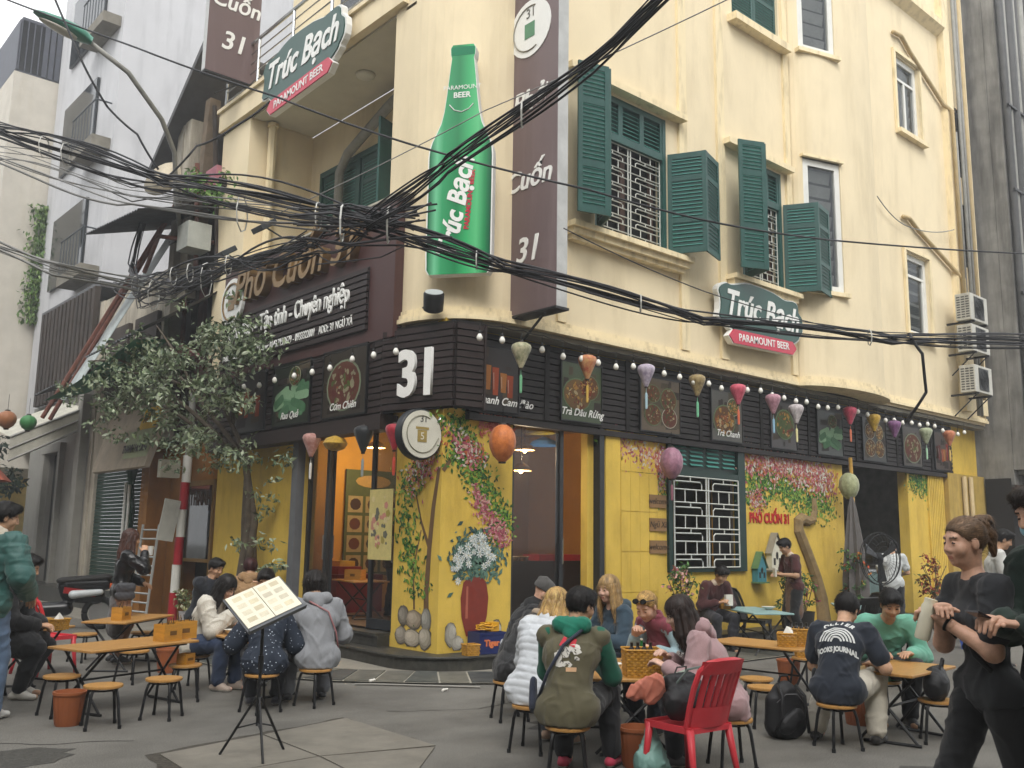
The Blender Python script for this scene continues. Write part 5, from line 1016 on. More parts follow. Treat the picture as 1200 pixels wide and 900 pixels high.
def wire(label, pts, r=.012, mat=CAB, sag=.15, smoothn=10):
    t = thing('overhead_wire', label, 'wire', pts[0]); q = MB().mat(mat); path = []
    for a,b in zip(pts,pts[1:]): path += [p-Vector(pts[0]) for p in catenary(a,b,sag,smoothn)]
    q.tube(path, r, 5); q.build('cable', t, smooth=True)
def ray3(x,y,d):                      # plan point a given distance away along a bearing, for wires strung across the street
    f_ = Vector((.661,.750,0)); rr = Vector((.750,-.661,0)); return f_*d+rr*((x-600)/1100*d)+Vector((0,0,1.6+(632+(x-600)*.0157-y)/1100*d*1.03))
wire('single cable from the street lamp across the whole front to the right edge',[ray3(-160,-70,13.5),ray3(120,38,11.5),ray3(300,102,10.5),ray3(470,163,10),ray3(690,220,10),ray3(850,262,11),ray3(1000,284,12.5),ray3(1240,300,15)],.013,CAB,.02,6)
wire('cable hanging from the sky to the bundle on the left',[ray3(-20,-90,12),ray3(55,60,12),ray3(90,115,12.2),ray3(130,150,12.3),ray3(160,195,12.5)],.016,CAB,.02,5)
wire('thin wire from the sign bundle to the upper right sky',[ray3(300,255,10.5),ray3(560,120,9.5),ray3(980,-85,7)],.006,GCAB,.03)
wire('thin wire sagging below the cable bundle on the right face',[ray3(660,268,10),ray3(830,345,10.8),ray3(1000,392,12),ray3(1240,396,14)],.007,CAB,.03)
wire('wire loop dropping from the bundle beside the narrow window',[ray3(1075,395,12.5),ray3(1090,420,12.5),ray3(1092,465,12.8),ray3(1065,500,13.2)],.022,CAB,.02,4)
wire('slack wire along the upper right wall',[(18.3,9.15,8.9),(19.6,9.15,8.55),(21.9,9.1,9.0)],.012,GCAB,.1)
wire('cable from the balcony corner down to the old house',[ray3(298,102,15),ray3(250,140,15.5),ray3(205,165,16),ray3(160,215,16.5)],.02,CAB,.05,5)
# ================================================================ furniture
WOOD = M('varnished_light_wood','b98a4e', r=.35, var=.16, sc=5, st=(1,8,1), bump=.04, bsc=30)
WOODE = M('plywood_edge','8f6637', r=.6, var=.15)
BOXW = M('bamboo_box_wood','c08a34', r=.5, var=.18, sc=6, st=(1,1,5))
STZ = .345
def make_stool(loc, rz, label):
    t = thing('stool', label, 'stool', loc, rz, 'round wooden stools with black legs')
    q = MB().mat(WOOD); q.lathe([(.145,-.026),(.155,-.022),(.158,-.01),(.155,-.001),(.145,0)],24,(0,0,STZ)); q.build('seat', t, smooth='auto')
    leg = MB().mat(BLACKM); leg.tube([(.04,0,STZ-.028),(.11,0,STZ-.03),(.135,0,STZ-.05),(.15,0,STZ-.1),(.185,0,.012)],.0125,7); leg.lathe([(.016,0),(.016,.03)],7,(.186,0,0)); l0 = leg.build('leg', t, smooth='auto', rz=R(45))
    for k in (135,225,315): ob('leg', l0.data, t, (0,0,0), R(k))
    q = MB().mat(BLACKM); q.tube([(.118*math.cos(R(a)),.118*math.sin(R(a)),STZ-.04) for a in range(0,361,30)],.008,5); q.build('ring', t)
    return t
STL = [(2.77,9.15,'empty stool at the left end of the front wooden table'),(2.88,8.40,'empty stool in front of the terracotta bin by the front table'),(3.43,8.49,'empty stool at the front right of the front wooden table'),(3.94,9.25,'stool carrying a small wooden napkin box'),
 (4.09,12.73,'stool behind the second table on the left'),(3.95,10.65,'stool partly under the back of the front table'),(4.75,12.55,'stool at the far end of the second table'),(4.25,8.25,'stool under the person in the polka dot jacket'),(4.82,8.27,'stool under the person in the grey hoodie'),(4.32,9.92,'stool under the woman in the white cardigan'),
 (5.85,6.60,'stool under the person in the black jacket'),(6.3,7.1,'stool under the person in the grey beanie'),(5.15,5.55,'stool under the person in the white puffer jacket'),(4.79,4.80,'stool under the man in the olive vest'),(5.95,4.28,'stool under the woman in the mauve hoodie'),(7.87,5.36,'empty stool at the near side of the right wooden table'),(7.47,5.0,'empty stool nearest the black backpack'),(8.75,5.0,'empty stool at the right end of the right wooden table'),(9.74,5.97,'stool carrying a wicker basket behind the right table'),(7.16,4.13,'stool under the man in the navy printed shirt'),(8.05,3.72,'empty stool with a black bag on it beside the mint sweater man'),
 (6.72,5.35,'stool under the woman in the pink vest'),(6.85,6.15,'stool under the long haired blonde woman'),(8.75,4.55,'stool under the man in the mint sweater'),(5.3,10.15,'stool under the man behind the menu stand'),(2.5,10.45,'stool under the person in the long black coat'),(5.95,12.1,'stool under the person in the tan hooded jacket'),(5.55,12.7,'stool under the man in dark clothes beside the tan jacket'),(11.95,8.95,'stool under the seated waiter')]
st0 = make_stool((*STL[0][:2],0),R(10),STL[0][2])
for x,y,lb in STL[1:]: dup(st0,(x,y,0),random.uniform(0,6),lb)
def make_table(loc, rz, L, Wd, label, top=WOOD, h=.58, group='low folding tables'):
    t = thing('table', label, 'table', loc, rz, group)
    q = MB().mat(top); q.bx(-L/2,L/2,-Wd/2,Wd/2,h-.024,h); q.build('tabletop', t, bevel=.006)
    for s_ in (-1,1):
        q = MB().mat(BLACKM); x = s_*(L/2-.16)
        q.tube([(x-s_*.04,-Wd/2+.05,h-.03),(x+s_*.05,Wd/2-.05,.02)],.013,6); q.tube([(x+s_*.02,Wd/2-.05,h-.03),(x-s_*.01,-Wd/2+.05,.02)],.013,6); q.tube([(x+s_*.05,Wd/2-.08,.015),(x-s_*.01,-Wd/2+.02,.015)],.013,6); q.build('leg_frame', t)
    q = MB().mat(BLACKM); q.tube([(-L/2+.14,0,h*.5),(L/2-.14,0,h*.5)],.010,6); q.tube([(-L/2+.1,-Wd/2+.06,h-.035),(L/2-.1,-Wd/2+.06,h-.035)],.010,6); q.build('stretcher', t)
    return t
BLT = M('pale_blue_laminate','8fb0b0', r=.4, var=.12, sc=3)
make_table((3.35,9.25,0),R(18),1.2,.62,'front wooden table on the left with two bamboo boxes on its end')
make_table((4.35,11.95,0),R(43),1.25,.55,'second wooden table on the left behind the front one')
make_table((3.05,11.2,0),R(43),.8,.5,'small wooden table with baskets beside the black coat')
make_table((4.68,9.25,0),R(90),1.0,.66,'wooden table with a jug of yellow drink')
make_table((8.15,12.75,.36),R(80),.9,.6,'wooden table just inside the folding doors')
make_table((5.98,5.33,0),R(48.6),1.3,.68,'wooden table crowded with diners and wicker baskets')
make_table((8.65,5.78,0),R(-86),1.1,.62,'empty right wooden table with two wicker baskets')
make_table((12.25,8.35,0),R(58),1.35,.62,'pale blue table in front of the seated waiter',BLT,.62)
make_table((7.98,3.98,0),R(4),.95,.55,'wooden table between the navy shirt and the mint sweater')
make_table((14.6,8.05,0),R(35),1.3,.6,'pale blue table behind the standing waiter',BLT,.62)
make_table((10.3,5.4,0),R(-40),.9,.5,'wooden table top behind the walking woman')
# --- plastic armless chairs
def plastic_chair(loc, rz, mat, label, slots=True, sc=1.0):
    t = thing('plastic_chair', label, 'chair', loc, rz)
    q = MB().mat(mat); n = 10; vs = []
    for j in range(7):                         # dished seat, front towards -y
        v = -.21+.42*j/6
        for i in range(n+1): u = -.2+.4*i/n; vs.append((u*(1+.06*(1-j/6)),v,.42-.02*math.cos(u*7.5)*math.cos(v*6)-.012*(v<-.2)))
    q.add(vs,[(j*(n+1)+i,j*(n+1)+i+1,(j+1)*(n+1)+i+1,(j+1)*(n+1)+i) for j in range(6) for i in range(n)]); q.bx(-.215,.215,-.225,-.205,.375,.425); q.bx(-.2,.2,.20,.215,.385,.42); q.bx(-.215,-.2,-.21,.21,.38,.425); q.bx(.2,.215,-.21,.21,.38,.425); q.build('seat', t, smooth='auto')
    def bp(u, z): return (u*(1+.10*z), .21+.16*z**1.2+.05*(u/.2)**2*-1, .42+.46*z)
    q = MB().mat(mat)
    q.tube([bp(-.2,0),bp(-.2,.3),bp(-.2,.6),bp(-.19,.85),bp(-.15,.97),bp(-.07,1.0),bp(.07,1.0),bp(.15,.97),bp(.19,.85),bp(.2,.6),bp(.2,.3),bp(.2,0)],.021,7)
    for (z0,z1) in ((.0,.30),(.80,1.0)):
        vs = [bp(-.19+.38*i/8, z0+(z1-z0)*k) for k in (0,1) for i in range(9)]; q.add(vs,[(i,i+1,i+10,i+9) for i in range(8)]); q.add([(x,y+.02,z) for x,y,z in vs],[(i,i+9,i+10,i+1) for i in range(8)])
    q.build('back_frame', t, smooth='auto')
    sm_ = None
    for k in range(6):
        u = -.145+.058*k; q = MB().mat(mat); vs = []
        for z in (.28,.45,.65,.82):
            for du in (-.018,.018): vs.append(bp(u+du,z))
        q.add(vs+[(x,y+.015,z) for x,y,z in vs],[(i*2,i*2+1,i*2+3,i*2+2) for i in range(3)]+[(8+i*2,8+i*2+2,8+i*2+3,8+i*2+1) for i in range(3)]); q.build('back_slat', t)
    for sx in (-1,1):
        for sy in (-1,1):
            q = MB().mat(mat); b_ = (sx*.235,sy*.245+.02,0); a_ = (sx*.195,sy*.19,.41)
            q.tube([a_,((a_[0]+b_[0])/2,(a_[1]+b_[1])/2,.2),b_],[.03,.024,.019],6); q.build('leg', t, smooth=True)
    return t
REDP = M('red_plastic','cc3a44', r=.42, var=.08, sc=3, stain=dict(c='8a1a24',sc=4,st=(1,1,1),lo=.5,hi=.85,k=.4)); BLKP = M('black_plastic','1a1918', r=.4, var=.1)
plastic_chair((5.33,4.18,0), R(176), REDP, 'red plastic chair holding bags, nearest the camera').scale = (.95,.95,.95)
plastic_chair((3.42,11.95,0), R(110), REDP, 'red plastic chair at the small table on the left')
for i,(x,y,a,lb) in enumerate(((11.0,5.9,200,'black plastic chair nearest the standing waiter'),(12.6,6.9,160,'black plastic chair behind the navy shirt man'),(12.9,8.8,20,'black plastic chair beyond the pale blue table'),(13.5,7.4,230,'black plastic chair beside the second pale blue table'))): plastic_chair((x,y,0),R(a),BLKP,lb)
def blue_stool(loc, label, c):
    t = thing('plastic_stool', label, 'stool', loc, .4); m_ = M('plastic_'+c,c,r=.4); q = MB().mat(m_); q.bx(-.15,.15,-.15,.15,.40,.43); q.build('seat', t, bevel=.01)
    for sx in (-1,1):
        for sy in (-1,1): q = MB().mat(m_); q.add([(sx*.14,sy*.14,.4),(sx*.06,sy*.14,.4),(sx*.14,sy*.06,.4),(sx*.17,sy*.17,0),(sx*.11,sy*.17,0),(sx*.17,sy*.11,0)],[(0,1,4,3),(0,3,5,2),(1,2,5,4)]); q.build('leg', t)
    q = MB().mat(m_); q.bx(-.16,.16,-.16,-.14,.16,.2); q.bx(-.16,.16,.14,.16,.16,.2); q.build('brace', t)
blue_stool((15.6,6.9,0),'dark blue plastic stool behind the walking woman','2a4a9a'); blue_stool((16.6,7.2,0),'light blue plastic stool behind the walking woman','3a86b8')
# --- wicker baskets, bins, boxes
WICK = M('wicker','c39038', r=.6, var=.25, sc=30, bump=.2, bsc=80); WICKD = M('wicker_dark','8a5d1e', r=.7, var=.2)
def basket(loc, rz, w, d, h, label, stuffing=None):
    t = thing('wicker_basket', label, 'basket', loc, rz, 'woven wicker baskets')
    q = MB(); nx, nz = max(6,int(2*(w+d)/.022)), max(4,int(h/.02)); per = 2*(w+d); rowv = []
    def pp(s_, z, o): 
        s_ %= per; k = 1+.08*z/h
        if s_ < w: x,y,nx_,ny_ = -w/2+s_,-d/2,0,-1
        elif s_ < w+d: x,y,nx_,ny_ = w/2,-d/2+s_-w,1,0
        elif s_ < 2*w+d: x,y,nx_,ny_ = w/2-(s_-w-d),d/2,0,1
        else: x,y,nx_,ny_ = -w/2,d/2-(s_-2*w-d),-1,0
        return ((x+nx_*o)*k,(y+ny_*o)*k,z)
    for j in range(nz):                               # each row a woven strand going in and out
        q.mat(WICK); z = (j+.5)*h/nz; ring = [pp(per*i/nx, z, .005*(1 if (i+j)%2 else -1)) for i in range(nx+1)]
        vs = []; 
        for p in ring: vs += [(p[0],p[1],p[2]-h/nz*.46),(p[0]*1.012,p[1]*1.012,p[2]),(p[0],p[1],p[2]+h/nz*.46)]
        q.add(vs,[(i*3+a,(i+1)*3+a,(i+1)*3+a+1,i*3+a+1) for i in range(nx) for a in (0,1)])
    q.mat(WICKD); q.bx(-w/2+.006,w/2-.006,-d/2+.006,d/2-.006,.002,h*.8)
    stuff(q.build('woven_side', t))
    q = MB().mat(WICK); k = 1.08; q.tube([(-w/2*k,-d/2*k,h),(w/2*k,-d/2*k,h),(w/2*k,d/2*k,h),(-w/2*k,d/2*k,h),(-w/2*k,-d/2*k,h)],.009,5); q.build('rim', t)
    if stuffing == 'napkin': q = MB().mat(F('e4e2da')); q.add([(-.05,-.04,h*.8),(.07,-.03,h*.8),(.06,.05,h*.85),(-.04,.04,h*.9),(.0,0,h+.07),(.05,.02,h+.05)],[(0,1,4),(1,2,5),(1,5,4),(2,3,4,5),(3,0,4)]); q.build('napkin', t)
    if stuffing == 'sauce':
        q = MB().mat(F('1d1714',.3))
        for i in range(4): q.lathe([(.02,0),(.022,.08),(.012,.1),(.012,.13)],8,(-.08+.05*i,random.uniform(-.03,.03),h*.6))
        stuff(q.build('sauce_bottles', t))
    return t
def cbox(loc, rz, label, w=.2, d=.13, h=.13, sticks=True):
    t = thing('bamboo_box', label, 'box', loc, rz, 'bamboo cutlery boxes'); q = MB().mat(BOXW); th = .008
    q.bx(-w/2,w/2,-d/2,-d/2+th,0,h); q.bx(-w/2,w/2,d/2-th,d/2,0,h); q.bx(-w/2,-w/2+th,-d/2+th,d/2-th,0,h); q.bx(w/2-th,w/2,-d/2+th,d/2-th,0,h); q.bx(-w/2+th,w/2-th,-d/2+th,d/2-th,0.001,.012); q.bx(-.003,.003,-d/2+th,d/2-th,.012,h*.95); q.build('case', t)
    q = MB().mat(F('6a4a1c')); q.bx(-.04,.04,-d/2-.0022,-d/2-.0005,h*.35,h*.6); q.build('printed_mark', t)
    if sticks:
        for i in range(9): q = MB().mat(F(['2a1d14','8a6a3c','1c1a18'][i%3])); x = random.uniform(-w*.42,w*.42); q.tube([(x,random.uniform(-.03,.03),.015),(x+random.uniform(-.04,.04),random.uniform(-.05,.05),h+random.uniform(.03,.08))],.004,4); q.build('chopstick', t)
    return t
Z = .581
cbox((3.73,9.22,Z),R(20),'left of the two bamboo boxes on the front table',.22,.15,.16); cbox((3.92,9.35,Z),R(8),'right of the two bamboo boxes on the front table',.24,.16,.17)
cbox((4.15,11.7,Z),R(40),'bamboo box with chopsticks on the second left table',.2,.14,.15); cbox((3.94,9.25,STZ+.001),R(30),'small bamboo napkin box on a stool',.14,.11,.1,False)
cbox((3.0,11.6,Z),R(40),'bamboo box at the back of the small basket table',.16,.12,.15); cbox((8.05,12.75,.941),R(-60),'bamboo box on the table inside the folding doors',.28,.18,.16,False)
cbox((12.05,8.75,.621),R(50),'bamboo box on the pale blue table',.24,.14,.14,False)
basket((3.05,11.0,Z),R(30),.16,.14,.11,'plain wicker basket on the small left table'); basket((3.2,10.85,Z),R(35),.17,.14,.11,'wicker basket with a white napkin on the small left table','napkin')
basket((5.72,4.93,Z),R(-38),.26,.20,.20,'large wicker basket at the near edge of the crowded table','sauce'); basket((5.90,4.72,Z),R(-35),.19,.17,.13,'small wicker basket with a white napkin at the near edge of the crowded table','napkin')
basket((8.55,5.45,Z),R(-60),.17,.15,.13,'small wicker basket with a napkin on the right table','napkin'); basket((8.7,5.4,Z),R(-60),.22,.17,.17,'tall wicker basket with sauce bottles on the right table','sauce'); basket((9.74,5.97,STZ+.001),R(-50),.22,.17,.2,'wicker basket standing on a stool behind the right table','napkin')
BINM = M('terracotta_plastic','9c5a36', r=.55, var=.12, sc=4)
def bin_(loc, label):
    t = thing('waste_bin', label, 'bin', loc, random.random(), 'terracotta plastic bins'); q = MB().mat(BINM); q.lathe([(.10,0),(.105,.01),(.128,.25),(.138,.252),(.138,.275),(.122,.275),(.1,.02)],20); q.build('body', t, smooth='auto')
    q = MB().mat(BINM)
    for k in range(20): a = k*.314; q.tube([(.106*math.cos(a),.106*math.sin(a),.03),(.128*math.cos(a),.128*math.sin(a),.24)],.003,3)
    stuff(q.build('rib', t)); return t
bin_((2.7,8.66,0),'terracotta plastic bin under the front table'); bin_((4.55,11.2,0),'terracotta plastic bin beneath the bamboo boxes'); bin_((5.42,4.72,0),'terracotta plastic bin under the crowded table'); bin_((8.25,4.55,0),'terracotta plastic bin behind the navy shirt man'); bin_((9.9,6.3,0),'terracotta plastic bin behind the right wooden table')
# --- drinks and dishes
CLR = M('clear_plastic','cfd6d2', r=.12, var=.02, alpha=.35); JUI = M('yellow_drink','c8b022', r=.15, var=.05)
JG = thing('drink_jug','clear jug half full of yellow drink','jug',(4.52,9.12,Z)); q = MB().mat(CLR); q.lathe([(.055,0),(.06,.01),(.07,.2),(.072,.205),(.068,.205),(.058,.012)],16); q.tube([(.07,0,.18),(.12,0,.17),(.12,0,.07),(.065,0,.05)],.008,5); q.build('body', JG, smooth='auto'); q = MB().mat(JUI); q.lathe([(.053,.012),(.06,.11)],16); q.build('drink', JG)
def glass(loc, label, c='b9863a'):
    t = thing('drinking_glass', label, 'glass', loc); q = MB().mat(CLR); q.lathe([(.03,0),(.034,.09),(.031,.09),(.028,.006)],12); q.build('body', t, smooth='auto'); q = MB().mat(F(c,.2)); q.lathe([(.027,.007),(.03,.055)],12); q.build('drink', t)
glass((4.6,8.98,Z),'small glass of amber drink in front of the jug'); glass((4.66,9.2,Z),'clear glass behind the jug','c9c4a8'); glass((5.55,5.15,Z),'glass of beer at the near end of the crowded table','b08a3a'); glass((5.95,5.55,Z),'glass in the middle of the crowded table')
BOWLM = M('white_porcelain','dcd9d0', r=.25, var=.04)
def bowl(loc, label, c='a8743a', r_=.085):
    t = thing('bowl', label, 'bowl', loc); q = MB().mat(BOWLM); q.lathe([(.04,0),(.045,.01),(r_,.05),(r_-.004,.05),(.03,.014)],18); q.build('dish', t, smooth='auto'); q = MB().mat(F(c)); q.lathe([(.001,.034),(r_*.8,.034)],14,cap=False); q.build('food', t)
bowl((4.5,9.45,Z),'white bowl beside the woman in the white cardigan'); bowl((4.78,9.0,Z),'white bowl at the edge of the jug table'); bowl((5.8,5.3,Z),'white bowl in front of the man in the olive vest'); bowl((6.2,5.45,Z),'white bowl in front of the pink vest'); bowl((6.1,5.05,Z),'white bowl in front of the mauve hoodie'); bowl((12.4,8.2,.621),'flat white dish on the pale blue table','c8b48a',.11)
def bottle(loc, label, c, cap='b9b4a4', h=.22):
    t = thing('bottle', label, 'bottle', loc); q = MB().mat(M('bottle_'+c,c,r=.15,var=.05)); q.lathe([(.028,0),(.031,.006),(.031,h*.55),(.026,h*.66),(.012,h*.8),(.011,h*.96)],14); q.build('body', t, smooth='auto'); q = MB().mat(F(cap)); q.lathe([(.013,0),(.013,.014)],10,(0,0,h*.955)); q.build('cap', t); q = MB().mat(F('c9c0a0')); q.lathe([(.0316,h*.2),(.0316,h*.45)],14,cap=False); q.build('paper_label', t)
bottle((7.82,4.12,Z),'dark brown beer bottle nearest the navy shirt','241812'); bottle((7.98,4.18,Z),'dark brown beer bottle nearest the mint sweater','1d1410'); bottle((6.15,5.3,Z),'green beer bottle on the crowded table','1f5a2c'); bottle((5.85,5.6,Z),'clear water bottle on the crowded table','8fb4bc','5aa0c0',.24)
# --- menu stand
MSD = thing('menu_stand','tripod stand holding an open white menu in front of the seated diners','stand',(3.40,6.63,0),R(-20)); q = MB().mat(BLACKM)
q.tube([(0,0,.22),(0,0,1.02)],.012,8); q.lathe([(.02,0),(.02,.1)],8,(0,0,.62)); q.tube([(0,0,1.0),(0,.03,1.08)],.01,6); q.build('column', MSD)
for k in range(3): a = k*2.094+.6; q = MB().mat(BLACKM); q.tube([(0.02*math.cos(a),.02*math.sin(a),.42),(.27*math.cos(a),.27*math.sin(a),.01)],.010,6); q.tube([(0,0,.24),(.15*math.cos(a),.15*math.sin(a),.2)],.006,5); q.build('leg', MSD)
tr_ = thing('tray','','x'); 
for k_ in ('label','category'): del tr_[k_]
tr_.name = 'menu_tray'; tr_.parent = MSD; tr_.location = (0,.0,1.10); tr_.rotation_euler = (R(42),R(-20),R(24))
q = MB().mat(M('tray_grey','5d6064',r=.5)); q.bx(-.25,.25,-.17,.17,-.01,0); q.bx(-.25,.25,-.19,-.17,-.01,.03); q.build('desk', tr_)
q = MB().mat(M('menu_paper','e6e0cc',r=.5,var=.04)); q.bx(-.235,-.003,-.15,.165,.002,.010); q.bx(.003,.235,-.15,.165,.002,.010); q.build('menu_pages', tr_)
q = MB(); rr = random.Random(2)
for sx in (-1,1):
    for i in range(4):
        for k in range(2): q.mat(F(['d8ceb0','cfc4a8','dcd4bc','c8c0ac'][rr.randrange(4)])); x = sx*(.06+.1*k); y = .12-.07*i; q.bx(x-.036,x+.036,y-.02,y+.02,.0102,.0108)
stuff(q.build('printed_photos', tr_))
# --- bags
def blob(name, parent, prims, h, mat, fold=.004, seed=0, smooth=True, k=.03, fr=1.0):
    V,Fc = sdf_mesh(prims, h, k); V = wrinkle(V, Fc, fold, seed, fr)
    return ob(name, rawmesh(name, V, Fc, [mat] if not isinstance(mat,list) else mat, None, smooth), parent)
# ================================================================ signed-distance modelling for bodies, clothes and bags
def sdf_mesh(prims, h, kk=.03, cuts=(), pad=.03):
    """prims: ('c',a,b,ra,rb,axis,sf,k) tapered limb | ('e',c,(rx,ry,rz),frame,k) ellipsoid ; op by prefix '-' for carving. returns verts, quads"""
    P = []
    for p in prims:
        op = p[0]; sub = op[0] == '-'; op = op.lstrip('-'); P.append((sub,op)+tuple(p[1:]))
    lo = np.full(3,1e9); hi = -lo
    for p in P:
        if p[0]: continue
        if p[1] == 'c': a,b = np.array(p[2],float),np.array(p[3],float); r_ = max(p[4],p[5])*max(1,1); l_ = np.minimum(a,b)-r_; u_ = np.maximum(a,b)+r_
        else: c = np.array(p[2],float); r_ = max(p[3]); l_ = c-r_; u_ = c+r_
        lo = np.minimum(lo,l_); hi = np.maximum(hi,u_)
    lo -= pad; hi += pad; n = np.ceil((hi-lo)/h).astype(int)+1
    ax = [(lo[i]+h*np.arange(n[i])).astype(np.float32) for i in range(3)]; f = np.full(n,.2,np.float32)
    for p in P:
        sub = p[0]
        if p[1] == 'c':
            a,b,ra,rb = np.array(p[2],np.float32),np.array(p[3],np.float32),p[4],p[5]; axis = p[6] if len(p) > 6 else None; sf = p[7] if len(p) > 7 else 1.; k = p[8] if len(p) > 8 and p[8] else kk
            r_ = max(ra,rb); l_ = np.minimum(a,b)-r_-k-2*h; u_ = np.maximum(a,b)+r_+k+2*h
        else:
            c,rad = np.array(p[2],np.float32),np.array(p[3],np.float32); fr = p[4] if len(p) > 4 else None; k = p[5] if len(p) > 5 and p[5] else kk
            l_ = c-max(rad)-k-2*h; u_ = c+max(rad)+k+2*h
        i0 = np.clip(np.floor((l_-lo)/h).astype(int),0,n); i1 = np.clip(np.ceil((u_-lo)/h).astype(int)+1,0,n)
        if (i1 <= i0).any(): continue
        s = tuple(slice(i0[i],i1[i]) for i in range(3)); X = ax[0][s[0]][:,None,None]; Y = ax[1][s[1]][None,:,None]; Zz = ax[2][s[2]][None,None,:]
        if p[1] == 'c':
            ba = b-a; L2 = float(ba@ba)+1e-12; t = np.clip(((X-a[0])*ba[0]+(Y-a[1])*ba[1]+(Zz-a[2])*ba[2])/L2,0,1)
            qx = X-a[0]-t*ba[0]; qy = Y-a[1]-t*ba[1]; qz = Zz-a[2]-t*ba[2]
            if axis is not None:
                dt = qx*axis[0]+qy*axis[1]+qz*axis[2]; g = 1/sf-1; qx = qx+dt*g*axis[0]; qy = qy+dt*g*axis[1]; qz = qz+dt*g*axis[2]
            d = (np.sqrt(qx*qx+qy*qy+qz*qz)-(ra+(rb-ra)*t))*(.85 if axis is not None else 1)
        else:
            dx,dy,dz = X-c[0],Y-c[1],Zz-c[2]
            if fr is not None:
                m = np.array(fr,np.float32); dx,dy,dz = dx*m[0][0]+dy*m[0][1]+dz*m[0][2], dx*m[1][0]+dy*m[1][1]+dz*m[1][2], dx*m[2][0]+dy*m[2][1]+dz*m[2][2]
            k0 = np.sqrt((dx/rad[0])**2+(dy/rad[1])**2+(dz/rad[2])**2); k1 = np.sqrt((dx/rad[0]**2)**2+(dy/rad[1]**2)**2+(dz/rad[2]**2)**2)+1e-9; d = k0*(k0-1)/k1
        fs = f[s]
        if sub: hh = np.maximum(k-np.abs(fs+d),0)/k; f[s] = np.maximum(fs,-d)+hh*hh*k*.25
        else: hh = np.maximum(k-np.abs(fs-d),0)/k; f[s] = np.minimum(fs,d)-hh*hh*k*.25
    for (p0,nn) in cuts:
        f = np.maximum(f,((ax[0]-p0[0])*nn[0])[:,None,None]+((ax[1]-p0[1])*nn[1])[None,:,None]+((ax[2]-p0[2])*nn[2])[None,None,:])
    return nets(f, lo, h)
def nets(f, lo, h):
    s = f < 0; a = s.astype(np.int8)
    cnt = sum(a[i:a.shape[0]-1+i, j:a.shape[1]-1+j, k:a.shape[2]-1+k] for i in (0,1) for j in (0,1) for k in (0,1))
    C = np.argwhere((cnt > 0)&(cnt < 8)); idx = np.full(cnt.shape,-1,np.int32); idx[tuple(C.T)] = np.arange(len(C))
    acc = np.zeros((len(C),3),np.float32); num = np.zeros(len(C),np.float32)
    cor = [(i,j,k) for i in (0,1) for j in (0,1) for k in (0,1)]; fv = {c:f[C[:,0]+c[0],C[:,1]+c[1],C[:,2]+c[2]] for c in cor}
    for c in cor:
        for d in range(3):
            if c[d] == 0:
                e = list(c); e[d] = 1; e = tuple(e); fa,fb = fv[c],fv[e]; m = (fa < 0) != (fb < 0); t = np.where(m, fa/(fa-fb+1e-12), 0)
                p = np.tile(np.array(c,np.float32),(len(C),1)); p[:,d] += t; acc[m] += p[m]; num[m] += 1
    V = (C+acc/np.maximum(num,1)[:,None])*h+lo; Fs = []
    for d in range(3):
        u,v = (d+1)%3,(d+2)%3; sl0 = [slice(1,-1)]*3; sl0[d] = slice(0,-1); sl1 = [slice(1,-1)]*3; sl1[d] = slice(1,None)
        m = s[tuple(sl0)] != s[tuple(sl1)]; E_ = np.argwhere(m)
        if not len(E_): continue
        off = np.ones(3,int); off[d] = 0; E_ = E_+off; ins = s[tuple(E_.T)]
        def cell(du,dv): q_ = E_.copy(); q_[:,u] += du; q_[:,v] += dv; return idx[tuple(q_.T)]
        Q = np.stack([cell(-1,-1),cell(0,-1),cell(0,0),cell(-1,0)],1); Q[~ins] = Q[~ins][:,::-1]; Fs.append(Q)
    Fs = np.concatenate(Fs); return V.astype(np.float32), Fs[(Fs >= 0).all(1)]
def vnormals(V, Fc):
    n = np.cross(V[Fc[:,2]]-V[Fc[:,0]], V[Fc[:,3]]-V[Fc[:,1]]); N_ = np.zeros_like(V)
    for i in range(4): np.add.at(N_, Fc[:,i], n)
    return N_/(np.linalg.norm(N_,axis=1,keepdims=True)+1e-9)
def wrinkle(V, Fc, amp, seed=0, fr=1.0, quilt=None):
    if not amp and not quilt: return V
    r_ = np.random.default_rng(seed+99); N_ = vnormals(V,Fc); d = np.zeros(len(V),np.float32)
    for _ in range(9):                                  # scattered creases: narrow ridges that come and go
        w = r_.normal(0,1,3); w[2] *= .8; w = w/np.linalg.norm(w)*2*np.pi/(r_.uniform(.10,.24)/fr); w2 = r_.normal(0,1,3); w2 = w2/np.linalg.norm(w2)*2*np.pi/r_.uniform(.18,.4); w3 = r_.normal(0,1,3); w3 = w3/np.linalg.norm(w3)*2*np.pi/r_.uniform(.2,.35)
        ph = V@w.astype(np.float32)+r_.uniform(0,6.28)+1.1*np.sin(V@w2.astype(np.float32)+r_.uniform(0,6)); mk = np.clip(np.sin(V@w3.astype(np.float32)+r_.uniform(0,6))*1.6,0,1); d += (np.exp(-(np.sin(ph/2)/.22)**2)-.06)*mk*.8
    d = d*amp
    if quilt:
        sq = V@np.array(quilt[2],np.float32)+.012*np.sin(V[:,0]*9+seed)+.010*np.sin(V[:,1]*11); d += quilt[1]*(np.abs(np.sin(np.pi*sq/quilt[0]))**.45-.75)
    return V+N_*d[:,None]
